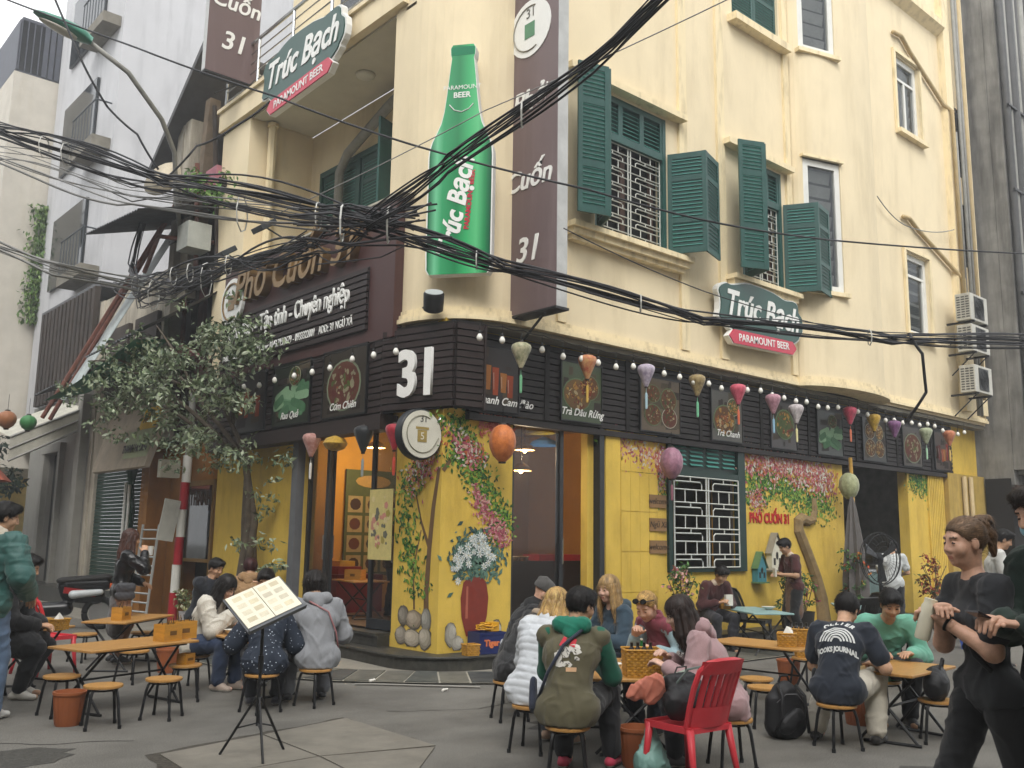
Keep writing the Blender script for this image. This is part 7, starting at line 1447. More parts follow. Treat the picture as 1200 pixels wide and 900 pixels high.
def ex_black(G): part(G,'tan_hood',[('c',G['neck']-G['f2']*.05+G['rt']*.07,G['neck']-G['f2']*.05-G['rt']*.07,.04,.04),('c',G['neck']+G['rt']*.08,G['neck']+G['f2']*.05+G['rt']*.05,.03,.02)],.010,cloth('tan_fleece','a8937c'),.005)
person('brown haired person in a black quilted jacket bending over the table',(5.85,6.60),-20,1.80,S_,lean=22,bend=26,head=(0,42),hands=[(.1,.5,.66),(-.1,.5,.66)],skin='fair',fem=True,hair=('long','5a4a3c',.16),
    top=dict(c='141416',fit=.035,puff=.09,fold=.004,len=.14,name='puffer_jacket',mk=dict(r=.55)),bottom=dict(c='17181c'),extra=ex_black)
def ex_beanie(G):
    Hf = G['Hf']; part(G,'beanie',[('e',Hf(0,-.018,.045),(.094,.118,.098),G['fr'],.02),('c',Hf(0,-.06,.10),Hf(0,-.10,.10),.05,.03)],.008,cloth('grey_beanie','4a4846',bump=.5),.003,cuts=[(Hf(0,.0,.02),-G['U_'])])
    part(G,'scarf',[('c',G['neck']+G['rt']*.05,G['neck']-G['rt']*.05,.075,.075),('c',G['neck']-G['f2']*.03,G['H']-G['U_']*.09,.08,.07)],.01,cloth('black_scarf','131315'),.006)
person('person in a grey beanie and black scarf behind the black jacket',(6.3,7.1),-35,1.78,S_,lean=16,bend=16,head=(10,30),skin='fair',hair=('beanie','1a1614'),hands=[(.1,.45,.66),(-.1,.45,.66)],top=dict(c='17171a',fit=.03,name='jacket'),bottom=dict(c='1b1c20'),extra=ex_beanie)
person('long haired blonde woman facing the table in a dark blue jacket',(6.92,6.22),172,1.78,S_,lean=6,bend=10,head=(-6,8),hands=[(.1,.42,.72),(-.12,.40,.72)],skin='pale',fem=True,hair=('long','a3865a',.28),top=dict(c='2f4250',fit=.018,hood='3a4a54',name='jacket'),bottom=dict(c='2a3446'))
def ex_pink(G):
    Hf = G['Hf']; q = MB().mat(M('sunglass_black','0c0c0e',r=.12))
    for s_ in (-1,1): c = Hf(s_*.036,.070,.104); q.lathe([(.001,-.004),(.028,-.003),(.030,0),(.028,.003),(.001,.004)],12); 
    q = MB().mat(M('sunglass_black','0c0c0e',r=.12))
    for s_ in (-1,1):
        c = Vector(Hf(s_*.037,.078,.098)); a = Vector(G['R_']); b = (Vector(G['U_'])*.6-Vector(G['F_'])*.8).normalized(); n_ = a.cross(b); q.add([c+(a*math.cos(i*.5236)*.030+b*math.sin(i*.5236)*.024)+n_*d_ for d_ in (.004,-.004) for i in range(12)],[tuple(range(12)),tuple(range(23,11,-1))]+[(i,(i+1)%12,12+(i+1)%12,12+i) for i in range(12)])
        q.tube([Hf(s_*.066,.07,.098),Hf(s_*.085,-.01,.06)],.004,4)
    q.tube([Hf(-.012,.08,.1),Hf(.012,.08,.1)],.004,4); q.build('sunglasses', G['t'])
person('blonde woman with sunglasses on her head in a dusty pink vest',(6.76,5.42),176,1.80,S_,lean=20,bend=22,head=(-14,30),hands=[(.05,.46,.80),(-.16,.42,.70)],hcurl=(.9,.7),skin='fair',fem=True,hair=('tied','a8854e'),top=dict(c='8fa6ae',fit=.016,name='shirt',vest=dict(c='7d3a46',fit=.032,collar=True,quilt=.10)),bottom=dict(c='2a2f3c'),extra=ex_pink)
person('dark haired woman in a mauve hoodie leaning towards the table',(5.95,4.28),128,1.80,S_,lean=18,bend=22,head=(-8,20),hands=[(.06,.44,.74),(-.14,.46,.70)],hcurl=(.7,.7),skin='pale',fem=True,hair=('longwave','2a1d19',.24),top=dict(c='a88a8c',fit=.022,hood='a88a8c',len=.14,name='hoodie',mk=dict(bump=.3)),bottom=dict(c='24262c'),shoe=('4a4a4c','c8c4be'))
# ---------------------------------------------------------------- pair at the right table
def ex_ollier(G):
    o,u,v,n = back(G); u = G['rt']; Wt = F('d6d8d6'); P_ = []
    for i in range(5): P_ += ring_polys(.035+.024*i,.049+.024*i,8,172,0,(0,-.03))
    for i,ch in enumerate('OLLIER'): a = R(118-i*11.2); P_ += txt_polys(ch,.062,0,(.215*math.cos(a),-.05+.225*math.sin(a)),a-math.pi/2,bold=.003)
    P_ += txt_polys('BOOKS JOURNAL',.052,0,(0,-.085),0,bold=.003,sx=.78)
    decal(G,'shirt',P_,[Wt],o+G['up2']*-.02,u,v,n)
    part(G,'phone_pouch',[('c',G['pel']+np.array((-.2,.02,-.02)),G['pel']+np.array((-.2,.04,.1)),.035,.035,np.array((1.,0,0)),.6)],.012,cloth('black_pouch','121214'))
person('man seen from behind in a navy shirt with a white arched print',(7.18,4.12),14,1.84,S_,lean=20,bend=22,side=-2,head=(4,34),hands=[(.18,.46,.62),(-.10,.48,.64)],feet=[(.20,.34),(-.26,.22)],skin='asian',hair=('short','141110'),top=dict(c='1d2430',sleeve='short',fit=.024,len=.10,name='shirt'),bottom=dict(c='c8c2b4',fit=.02),shoe=('1c1a18','4a4640'),extra=ex_ollier)
person('young man in a mint green sweater looking down at the table',(8.72,4.55),222,1.86,S_,lean=22,bend=20,head=(0,28),hands=[(.16,.44,.64),(-.14,.46,.64)],skin='asian',hair=('short','0f0d0d'),top=dict(c='6fae98',fit=.022,name='sweater'),bottom=dict(c='24262c'))
# ---------------------------------------------------------------- standing pair at the right edge
def ex_woman(G):
    q = MB().mat(M('tumbler_cream','d8d2bc',r=.35)); w = Vector(G['wr'][1])+Vector((.05,.05,0)); q.lathe([(.032,-.10),(.036,-.09),(.037,.06),(.03,.075),(.03,.10)],14); o = q.build('tumbler', G['t'], w, rot=(R(12),R(-10),0), smooth='auto')
    Bk = cloth('bag_black','17181b'); strap(G,[G['neck']+G['rt']*.13-G['up2']*.03,G['chest']+G['f2']*.10+G['rt']*.04,G['waist']+G['f2']*.10-G['rt']*.06,G['pel']-G['rt']*.17],.014,Bk); strap(G,[G['neck']+G['rt']*.13-G['up2']*.03,G['neck']+G['rt']*.1-G['f2']*.10-G['up2']*.08,G['chest']-G['f2']*.15,G['waist']-G['f2']*.14-G['rt']*.1,G['pel']-G['rt']*.17-G['f2']*.04],.014,Bk)
    q = MB().mat(F('1a1a1c')); a = Vector(G['wr'][1]); d = (a-Vector(G['el'][1])).normalized(); s1 = d.cross(Vector((0,0,1))).normalized(); s2 = d.cross(s1); p0 = a-d*.03; q.tube([p0+(s1*math.cos(i*.5236)+s2*math.sin(i*.5236))*.033 for i in range(13)],.008,5); q.build('wrist_band', G['t'])
person('woman in a black t-shirt and black leggings walking past with a cream bottle',(4.84,1.98),146,1.74,None,lean=2,bend=6,head=(-2,5),hands=[(.03,.22,1.30),(-.02,.24,1.25)],handdir=[(-.9,.35,.2),(.8,.5,.45)],hcurl=(.8,1.0),feet=[(.10,.28),(-.10,-.22)],skin='fair',fem=True,fat=.90,hair=('bun','6a5440'),top=dict(c='24262a',sleeve='short',fit=.018,len=.02,loose=0,name='tshirt'),bottom=dict(c='131417',fit=.010,name='leggings',fold=.003),shoe=('1c1c1e','8a8a88'),extra=ex_woman)
def ex_masked(G):
    Hf = G['Hf']; part(G,'face_mask',[('e',Hf(0,.045,-.048),(.068,.066,.05),G['fr'],.02),('c',Hf(0,.09,-.03),Hf(0,.095,-.05),.016,.016)],.0065,cloth('mask_blue','8ab8c8',bump=.1),0,cuts=[(Hf(0,.02,-.05),-G['F_'])])
    q = MB().mat(M('phone_dark','2c2426',r=.25)); c = Vector(G['wr'][1]); q.box((0,0,0),(.075,.15,.009)); q.build('phone', G['t'], (0.0,.47,1.29), rot=(R(22),0,R(8)))
    Bk = cloth('bag_black','17181b'); q = MB().mat(M('steel_flask','a89f92',r=.35,metal=.5)); q.lathe([(.035,0),(.037,.01),(.037,.20),(.03,.22),(.03,.25)],14); q.build('flask', G['t'], (-.16,.30,.88), smooth='auto')
person('man in a surgical mask and dark green jacket looking at his phone',(4.83,1.58),150,1.90,None,lean=3,bend=8,head=(0,18),hands=[(.03,.36,1.27),(-.06,.32,1.26)],handdir=[(-.3,.9,.15),(.35,.9,.1)],hcurl=(.8,.8),skin='fair',hair=('short','2a211c'),top=dict(c='1f3029',fit=.024,name='jacket'),bottom=dict(c='24332c',fit=.016),extra=ex_masked)
# ---------------------------------------------------------------- staff
WT = dict(c='4a2626',sleeve='short',fit=.018,name='polo_shirt')
def ex_waiter(G):
    part(G,'collar',[('c',G['neck']+G['rt']*.04+G['up2']*-.01,G['neck']-G['rt']*.04-G['up2']*.01,.058,.058)],.010,F('c9b8a4'))
    part(G,'apron',[('c',G['pel']+G['f1']*.01+np.array((0,0,.04)),G['pel']+G['f1']*.02+np.array((0,0,-.42)),.150,.165,np.array((0,1.,0)),.82)],.014,cloth('apron_brown','6d5240'),.006)
    q = MB().mat(F('e0ddd2')); q.box((0,0,0),(.1,.02,.14)); q.build('notepad', G['t'], Vector(G['wr'][1])+Vector((.02,.1,.03)))
person('waiter in a maroon polo and brown apron standing by the painted wall',(14.0,8.75),150,1.70,None,lean=2,bend=12,head=(0,28),hands=[(.06,.30,1.10),(-.08,.28,1.10)],skin='asian',hair=('short','120f0e'),top=WT,bottom=dict(c='17181a'),extra=ex_waiter,hq=0)
def ex_wait2(G):
    part(G,'collar',[('c',G['neck']+G['rt']*.04+G['up2']*-.01,G['neck']-G['rt']*.04-G['up2']*.01,.058,.058)],.010,F('c9b8a4')); q = MB().mat(F('d8d6cc')); q.box((0,0,0),(.12,.05,.16)); q.build('white_cup', G['t'], Vector(G['wr'][1])+Vector((.02,.06,.02)))
person('seated waiter in a maroon polo under the dark green window',(11.95,8.95),250,1.74,S_+.08,lean=16,bend=18,head=(-8,34),hands=[(.06,.34,.72),(-.1,.34,.74)],skin='asian',hair=('short','120f0e'),top=dict(WT,sleeve='long'),bottom=dict(c='2a2a30'),extra=ex_wait2,hq=0)
def ex_chef(G): part(G,'face_mask',[('e',G['Hf'](0,.045,-.048),(.068,.066,.05),G['fr'],.02)],.008,F('d6d8d8'),0,cuts=[(G['Hf'](0,.02,-.05),-G['F_'])])
person('kitchen worker in white with a face mask behind the big fan',(17.25,8.7),20,1.72,None,lean=4,bend=14,head=(0,24),hands=[(.12,.36,1.05),(-.12,.36,1.05)],skin='asian',hair=('short','120f0e'),top=dict(c='c4c8c8',sleeve='short',fit=.02,name='shirt'),bottom=dict(c='1c1d20'),extra=ex_chef,hq=0)
person('kitchen worker in a pale shirt inside the dark kitchen',(18.0,9.95),200,1.66,None,z0=.2,lean=4,bend=10,head=(0,20),hands=[(.12,.34,1.0),(-.12,.34,1.0)],skin='asian',hair=('short','120f0e'),top=dict(c='a8a49c',sleeve='short',fit=.02,name='shirt'),bottom=dict(c='1c1d20'),hq=0)
person('man in a white t-shirt standing behind the walking woman',(13.75,5.5),-60,1.86,None,lean=4,bend=10,head=(0,26),hands=[(.1,.36,1.15),(-.1,.36,1.15)],skin='asian',hair=('short','120f0e'),top=dict(c='c8c8c4',sleeve='short',fit=.02,name='tshirt'),bottom=dict(c='1c1d20'),hq=0)
person('staff member in a dark shirt just inside the folding doors',(8.75,12.7),10,1.72,None,z0=.36,lean=4,bend=10,head=(0,10),hands=[(.1,.34,1.1),(-.2,.3,1.1)],skin='asian',hair=('short','120f0e'),top=dict(c='2f3132',sleeve='short',fit=.02,name='shirt'),bottom=dict(c='17181a'),hq=0)
# ---------------------------------------------------------------- diners on the left
def ex_green(G):
    o,u,v,n = back(G); u = G['rt']; gd = M('gold_embroidery','b8a06a',r=.6); P_ = []; rr_ = random.Random(6)
    def branch(x,y,a,L,w,dp):
        x2,y2 = x+L*math.cos(a),y+L*math.sin(a); nx,ny = -math.sin(a)*w,math.cos(a)*w; P_.append((0,[(x+nx,y+ny),(x2+nx*.5,y2+ny*.5),(x2-nx*.5,y2-ny*.5),(x-nx,y-ny)]))
        if dp: 
            for k_ in range(2 if dp<3 else 3): branch(x+(x2-x)*rr_.uniform(.5,1),y+(y2-y)*rr_.uniform(.5,1),a+rr_.uniform(-.9,.9),L*.72,w*.7,dp-1)
    branch(-.16,-.14,.6,.12,.010,4); branch(.12,-.15,2.2,.1,.009,3)
    decal(G,'puffer_jacket',P_,[gd],o-G['up2']*.02,u,v,n)
    part(G,'fleece_collar',[('c',G['neck']+G['rt']*.04-G['up2']*.0,G['neck']-G['rt']*.04-G['up2']*.0,.075,.075),('c',G['neck']-G['f2']*.02,G['neck']-G['f2']*.03+G['up2']*.03,.08,.075)],.010,cloth('fleece_white','c8bfae',bump=.6),.006)
person('man in a teal green puffer jacket with gold embroidery at the left edge',(2.12,9.30),35,1.86,None,lean=3,bend=6,head=(42,14),hands=[(.25,.22,1.06),(-.22,.20,1.1)],feet=[(.12,.08),(-.10,-.05)],skin='asian',hair=('short','120f0e'),top=dict(c='2f5a55',fit=.05,puff=.10,fold=.005,len=.04,name='puffer_jacket',mk=dict(r=.5)),bottom=dict(c='5a6e88',fit=.014,name='jeans'),shoe=('d0cfca','e0e0dc'),extra=ex_green)
person('person in a long black coat sitting beside the man in green',(2.5,10.45),-30,1.80,S_+.12,lean=10,bend=14,head=(0,20),hands=[(.1,.4,.7),(-.1,.4,.7)],feet=[(.14,.30),(-.12,.26)],skin='asian',hair=('short','14110f'),top=dict(c='1b1b1d',fit=.035,len=.36,fold=.006,name='long_coat'),bottom=dict(c='17181c'),shoe=('c8c4bc','d8d4cc'))
def ex_leather(G):
    q = MB().mat(F('d8d8d4')); q.lathe([(.028,0),(.038,.11),(.04,.115)],12); q.build('paper_cup', G['t'], Vector(G['wr'][0])+Vector((-.02,.07,-.03)), smooth='auto')
    part(G,'quilted_bag',[('c',G['pel']+np.array((.19,-.02,-.05)),G['pel']+np.array((.19,.10,-.05)),.06,.06,np.array((1.,0,0)),.5),('c',G['pel']+np.array((.19,-.02,.05)),G['pel']+np.array((.19,.10,.05)),.06,.06,np.array((1.,0,0)),.5)],.012,cloth('bag_grey','3a3b40',r=.5),.004,quilt=(.05,.008,(0,.7,.7)))
    part(G,'skirt',[('c',G['pel'],G['pel']+np.array((0,0,-.42)),.13,.17,np.array((0,1.,0)),.8)],.014,cloth('checked_grey','5f5c5c',var=.3,sc=30),.008)
person('long haired woman in a black leather jacket drinking from a white cup',(4.35,12.35),-15,1.64,None,lean=2,bend=4,head=(0,6),hands=[(.10,.24,1.36),(-.05,.26,.98)],skin='asian',fem=True,hair=('long','4a3028',.30),top=dict(fit=.022,len=.0,name='leather_jacket',mat=M('black_leather','141416',r=.28,var=.2,sc=10,bump=.3,bsc=60)),bottom=dict(c='8a6a58',fit=.004,name='tights'),extra=ex_leather)
person('woman in a white cardigan and blue jeans looking down at the jug table',(4.32,9.92),-55,1.74,S_,lean=14,bend=20,head=(6,34),hands=[(.02,.40,.78),(-.16,.38,.66)],feet=[(.10,.34),(-.06,.44)],skin='pale',fem=True,hair=('long','15110f',.22),top=dict(c='c9c4b8',fit=.032,fold=.0055,name='cardigan',mk=dict(bump=.5,bsc=90)),bottom=dict(c='2c3a54',fit=.016,name='jeans'),shoe=('a8988c','d8d4cc'))
person('man in dark clothes facing the camera behind the menu stand',(5.32,10.18),222,1.74,S_,lean=12,bend=14,head=(-8,22),hands=[(.05,.20,.98),(-.2,.36,.66)],skin='asian',hair=('short','181412'),top=dict(c='2a3036',fit=.024,name='jacket'),bottom=dict(c='1c1d22'))
POLK = dotmat('polka_cloth','1c2533','b9c2cc',30,.16)
person('person in a navy polka dot jacket sitting behind the menu stand',(4.27,8.25),62,1.66,S_,lean=24,bend=24,head=(0,20),hands=[(.14,.42,.68),(-.18,.40,.70)],skin='asian',fem=True,hair=('short','181412'),top=dict(fit=.035,len=.16,fold=.006,name='jacket',mat=POLK),bottom=dict(c='24262c'),shoe=('22222a','c8c4be'))
def ex_hoodie(G): strap(G,[G['neck']-G['rt']*.1-G['up2']*.03,G['neck']-G['rt']*.09-G['f2']*.12-G['up2']*.06,G['chest']+G['rt']*.08-G['f2']*.155,G['waist']+G['rt']*.16-G['f2']*.10,G['pel']+G['rt']*.21],.009,F('9a6a6c'))
person('curly haired person in a light grey hoodie seen from behind',(4.84,8.28),72,1.80,S_,lean=12,bend=18,head=(0,22),hands=[(.14,.40,.68),(-.22,.36,.70)],feet=[(.14,.36),(-.22,.30)],skin='asian',hair=('curly','1d1715'),top=dict(c='85878b',fit=.030,fold=.0055,hood='85878b',len=.12,name='hoodie'),bottom=dict(c='6d6f74',fit=.020),shoe=('1d1d20','d0ccc6'),extra=ex_hoodie)
person('red haired person in a tan hooded jacket seen from behind',(5.95,12.1),60,1.74,S_+.06,lean=10,bend=16,head=(0,20),skin='asian',fem=True,hands=[(.1,.4,.7),(-.1,.4,.7)],hair=('short','3a1616'),top=dict(c='9a7a56',fit=.034,fold=.0055,hood='9a7a56',len=.1,name='jacket'),bottom=dict(c='24262c'),hq=0)
person('man in dark clothes resting his face on his hand beside the tan jacket',(5.55,12.7),-70,1.74,S_+.06,lean=12,bend=16,head=(0,20),skin='asian',hands=[(.04,.24,.98),(-.14,.4,.7)],hair=('short','151211'),top=dict(c='1c2028',fit=.026,name='jacket'),bottom=dict(c='1c1d22'),hq=0)
# ================================================================ bags on the ground and chairs
BAGB = M('black_nylon','17171a',r=.6,var=.15,bump=.2,bsc=120)
BP = thing('backpack','black backpack standing on the street behind the navy shirt man','bag',(7.18,4.62,0),R(-30)); blob('body',BP,[('c',(0,0,.12),(0,.0,.34),.15,.12,np.array((0,1.,0)),.72),('c',(-.10,0,.1),(-.1,0,.3),.08,.07),('c',(.10,0,.1),(.1,0,.3),.08,.07)],.012,BAGB,.006,4)
blob('front_pocket',BP,[('c',(-.05,-.12,.12),(.05,-.12,.2),.075,.06,np.array((0,1.,0)),.6)],.011,BAGB,.004,6)
for s_ in (-1,1): q = MB().mat(BAGB); q.tube([(s_*.08,-.05,.43),(s_*.10,-.16,.36),(s_*.11,-.17,.2),(s_*.15,-.12,.06)],.014,6); q.build('strap', BP, smooth=True)
q = MB().mat(BAGB); q.tube([(-.05,0,.45),(-.03,0,.50),(.03,0,.50),(.05,0,.45)],.01,5); q.build('handle', BP); q = MB().mat(F('6a6a6c')); q.tube([(-.12,-.10,.30),(-.05,-.13,.37),(.05,-.13,.37),(.12,-.10,.30)],.004,4); q.build('zip', BP)
CB = thing('shoulder_bag','bulging black bag on the seat of the red plastic chair','bag',(5.33,4.24,.43),R(-5)); blob('body',CB,[('c',(-.1,-.06,.10),(.1,-.04,.12),.11,.11,np.array((0,1.,0)),.8),('c',(-.08,0,.22),(.08,0,.22),.06,.06)],.012,BAGB,.008,3); q = MB().mat(F('5d6a66')); q.tube([(-.1,-.05,.22),(-.06,-.12,.32),(.06,-.12,.33),(.1,-.05,.23)],.009,5); q.build('strap', CB)
OP = thing('orange_pouch','salmon orange cloth pouch hanging over the side of the red chair','bag',(5.05,4.32,.60),R(-20)); blob('body',OP,[('c',(-.08,0,.0),(.08,0,.05),.055,.07,np.array((0,1.,0)),.45),('c',(.05,0,-.04),(.1,0,.0),.05,.05,np.array((0,1.,0)),.4)],.009,M('salmon_cloth','b8705c',r=.85,var=.15),.009,5)
GB = thing('shoulder_bag','grey green handbag behind the red chair back','bag',(5.35,4.30,.60),R(-5)); blob('body',GB,[('c',(-.09,0,.03),(.09,0,.05),.06,.06,np.array((0,1.,0)),.7)],.010,M('sage_cloth','8a9488',r=.8,var=.15),.006,7); q = MB().mat(F('3a3a38')); q.tube([(-.06,-.03,.08),(-.05,-.06,.15),(.04,-.06,.15),(.06,-.03,.09)],.006,5); q.build('strap', GB)
TB_ = thing('carrier_bag','crumpled teal carrier bag on the ground under the red chair','bag',(5.22,4.42,0),R(20)); blob('body',TB_,[('c',(-.03,0,.10),(.05,0,.10),.11,.10),('c',(0,0,.16),(.01,0,.30),.09,.04)],.012,M('teal_plastic_bag','7fa8a0',r=.45,var=.2,alpha=.9),.014,8,fr=1.6)
RB = thing('shoulder_bag','black bag lying on a stool at the right end of the table','bag',(8.1,3.74,STZ),R(20)); blob('body',RB,[('c',(-.14,0,.12),(.12,0,.11),.12,.11,np.array((0,1.,0)),.8),('c',(-.1,.02,.2),(.1,0,.2),.06,.06)],.013,BAGB,.008,9); q = MB().mat(BAGB); q.tube([(-.12,-.02,.2),(-.05,-.05,.33),(.08,-.05,.31),(.14,-.02,.18)],.011,5); q.build('strap', RB)
# ================================================================ beer crate, rope, basket on the plinth
CR = thing('beer_crate','blue plastic beer crate with yellow straps on the plinth','crate',(7.86,9.32,.191),R(-6)); BLU = M('crate_blue','1e2a5e',r=.4,var=.12); q = MB().mat(BLU)
q.bx(-.2,.2,-.14,-.125,0,.26); q.bx(-.2,.2,.125,.14,0,.26); q.bx(-.2,-.185,-.125,.125,0,.26); q.bx(.185,.2,-.125,.125,0,.26); q.bx(-.185,.185,-.125,.125,.002,.02); q.bx(-.205,.205,-.146,-.1405,.225,.262); q.bx(-.205,.205,-.146,-.1405,0,.02); q.build('body', CR, bevel=.004)
text('Tiger', .105, F('d8784a'), CR, (-.02,-.1415,.13), .004, bold=.005); q = MB().mat(F('c8ccd4')); q.plate([(.14+.035*math.cos(i*.5236),.12+.055*math.sin(i*.5236)) for i in range(12)],-.1455,-.1415); q.build('emblem', CR)
YR = thing('yellow_straps','loose bundle of yellow packing straps on the beer crate','straps',(7.84,9.31,.455)); q = MB().mat(M('yellow_strap','d8a020',r=.5)); rr_ = random.Random(3)
for k in range(9): cx,cy = rr_.uniform(-.1,.1),rr_.uniform(-.07,.07); q.tube([(cx+rr_.uniform(.06,.11)*math.cos(a*.6),cy+.06*math.sin(a*.6),.02+.012*k*.6+rr_.uniform(0,.03)) for a in range(11)],.008,4)
q.bx(.03,.16,-.06,.06,.0,.11); stuff(q.build('strap', YR))
basket((7.52,9.22,.191),R(-10),.17,.15,.13,'small wicker basket on the plinth beside the beer crate')
# ================================================================ motor scooter at the left
MO = thing('motor_scooter','black and white parked motor scooter behind the woman in leather','motorbike',(5.0,17.0,0),R(70)); BKP = M('scooter_black','121214',r=.25,var=.1); REDS = M('scooter_red','8a1c1c',r=.3)
blob('body',MO,[('c',(0,-.55,.55),(0,-.15,.62),.14,.17,np.array((1.,0,0)),.7),('c',(0,-.7,.75),(0,-.1,.72),.10,.15,np.array((1.,0,0)),.8),('c',(0,.45,.35),(0,.62,.85),.13,.11),('c',(0,-.1,.35),(0,.45,.32),.12,.12),('c',(0,.62,.85),(0,.58,1.02),.11,.09)],.018,BKP,0)
blob('seat',MO,[('c',(0,-.68,.86),(0,-.05,.80),.11,.13,np.array((0,0,1.)),.5)],.018,M('scooter_seat','1d1a18',r=.7),0)
for y in (-.62,.72):
    q = MB().mat(M('tyre_rubber','161616',r=.9)); q.tube([(0,y+.23*math.cos(a*.3142),.27+.23*math.sin(a*.3142)) for a in range(21)],.05,8); q.build('tyre', MO, smooth=True); q = MB().mat(STEEL); q.lathe([(.17,-.02),(.17,.02)],14); q.build('rim', MO, (0,y,.27), rot=(0,R(90),0))
q = MB().mat(BLACKM); q.tube([(-.34,.50,1.06),(-.15,.56,1.08),(.15,.56,1.08),(.34,.50,1.06)],.017,6); q.build('handlebar', MO)
for s_ in (-1,1): q = MB().mat(BLACKM); q.tube([(s_*.2,.55,1.08),(s_*.27,.56,1.28)],.007,5); q.mat(M('mirror','9aa4a8',r=.1,metal=.8)); q.box((s_*.29,.56,1.32),(.13,.02,.08)); q.build('mirror', MO)
q = MB().mat(M('lamp_amber','c85a2a',r=.2)); q.box((0,-.78,.72),(.2,.05,.09)); q.build('tail_light', MO); q = MB().mat(F('d4d4ce')); q.box((0,-.86,.52),(.19,.012,.14)); q.build('number_plate', MO); q = MB().mat(M('lamp_amber','c85a2a')); q.box((0,.74,.80),(.2,.06,.1)); q.build('headlight', MO); q = MB().mat(REDS); q.box((.11,-.3,.62),(.02,.5,.1),rx=R(8)); q.box((-.11,-.3,.62),(.02,.5,.1),rx=R(8)); q.build('red_trim', MO)
blob('front_shield',MO,[('c',(0,.64,.5),(0,.68,.95),.15,.13,np.array((0,1.,0)),.4)],.016,F('c4c6c6',.3),0)
blob('side_panel',MO,[('c',(.12,-.62,.62),(.13,-.2,.58),.05,.07),('c',(-.12,-.62,.62),(-.13,-.2,.58),.05,.07)],.016,F('b8bcbe',.3),0)
# ================================================================ big fan, kitchen counter, folded parasol
FN = thing('pedestal_fan','large black pedestal fan in front of the kitchen opening','fan',(14.95,7.75,0),R(-15)); q = MB().mat(BLACKM); q.lathe([(.26,0),(.27,.02),(.05,.06)],18); q.tube([(0,0,.05),(0,0,1.25)],.025,8); q.build('column', FN); q = MB().mat(BLACKM); q.lathe([(.09,-.12),(.1,-.1),(.1,.1),(.05,.14)],14); q.build('motor', FN, (0,.1,1.38), rot=(R(90),0,0), smooth='auto')
q = MB().mat(BLACKM)
for yy_,rr0 in ((-.08,.40),(.02,.42),(-.03,.43)): q.tube([(rr0*math.cos(R(a)),yy_,1.38+rr0*math.sin(R(a))) for a in range(0,361,15)],.008,5)
for k in range(30): a = k*.2094; q.tube([(.05*math.cos(a),-.12,1.38+.05*math.sin(a)),(.3*math.cos(a),-.12,1.38+.3*math.sin(a)),(.42*math.cos(a),-.03,1.38+.42*math.sin(a))],.0028,3)
for r0 in (.12,.2,.28): q.tube([(r0*math.cos(R(a)),-.12,1.38+r0*math.sin(R(a))) for a in range(0,361,20)],.0028,3)
stuff(q.build('cage', FN))
for k in range(3):
    a = k*2.094+.5; q = MB().mat(M('fan_blade','2b2d30',r=.4)); c,s_ = math.cos(a),math.sin(a); q.add([(.05*c-.03*s_,-.03,1.38+.05*s_+.03*c),(.36*c-.10*s_,-.06,1.38+.36*s_+.10*c),(.38*c+.06*s_,-.0,1.38+.38*s_-.06*c),(.05*c+.03*s_,-.0,1.38+.05*s_-.03*c)],[(0,1,2,3)]); q.build('blade', FN)
KC = thing('kitchen_counter','pale teal metal counter at the kitchen opening','counter',(17.2,9.25,.191)); q = MB().mat(M('teal_metal','6f8a86',r=.5,var=.15,stain=dict(c='44504c',sc=2,lo=.5,hi=.8,k=.5))); q.bx(0,1.3,0,.5,0,.9); q.build('cabinet', KC, bevel=.01); q = MB().mat(STEEL); q.bx(-.03,1.33,-.03,.53,.901,.94); q.build('worktop', KC)
for x in (.33,.97): q = MB().mat(M('teal_metal','6f8a86')); q.bx(x-.28,x+.28,-.012,-.001,.08,.82); q.build('door', KC)
FP = thing('folded_parasol','grey folded parasol leaning beside the kitchen opening','parasol',(16.55,9.05,.19)); q = MB().mat(M('grey_canvas','6a6664',r=.9,var=.15)); vs = []; n = 16
for z,r0 in ((.25,.20),(.8,.19),(1.5,.13),(2.1,.06),(2.3,.02)):
    for j in range(n): a = 2*math.pi*j/n; rr0 = r0*(1+.28*math.cos(j*math.pi)); vs.append((rr0*math.cos(a)+.08*(z-.2)*-.2,rr0*math.sin(a),z-.2*(z < .3)*abs(math.sin(a*2))))
q.add(vs,[(i*n+j,i*n+(j+1)%n,(i+1)*n+(j+1)%n,(i+1)*n+j) for i in range(4) for j in range(n)]); q.build('canvas', FP); q = MB().mat(M('bamboo_pole','b98f3c',r=.6)); q.tube([(.18,.05,0),(.16,.1,3.05)],.035,7); q.build('pole', FP)
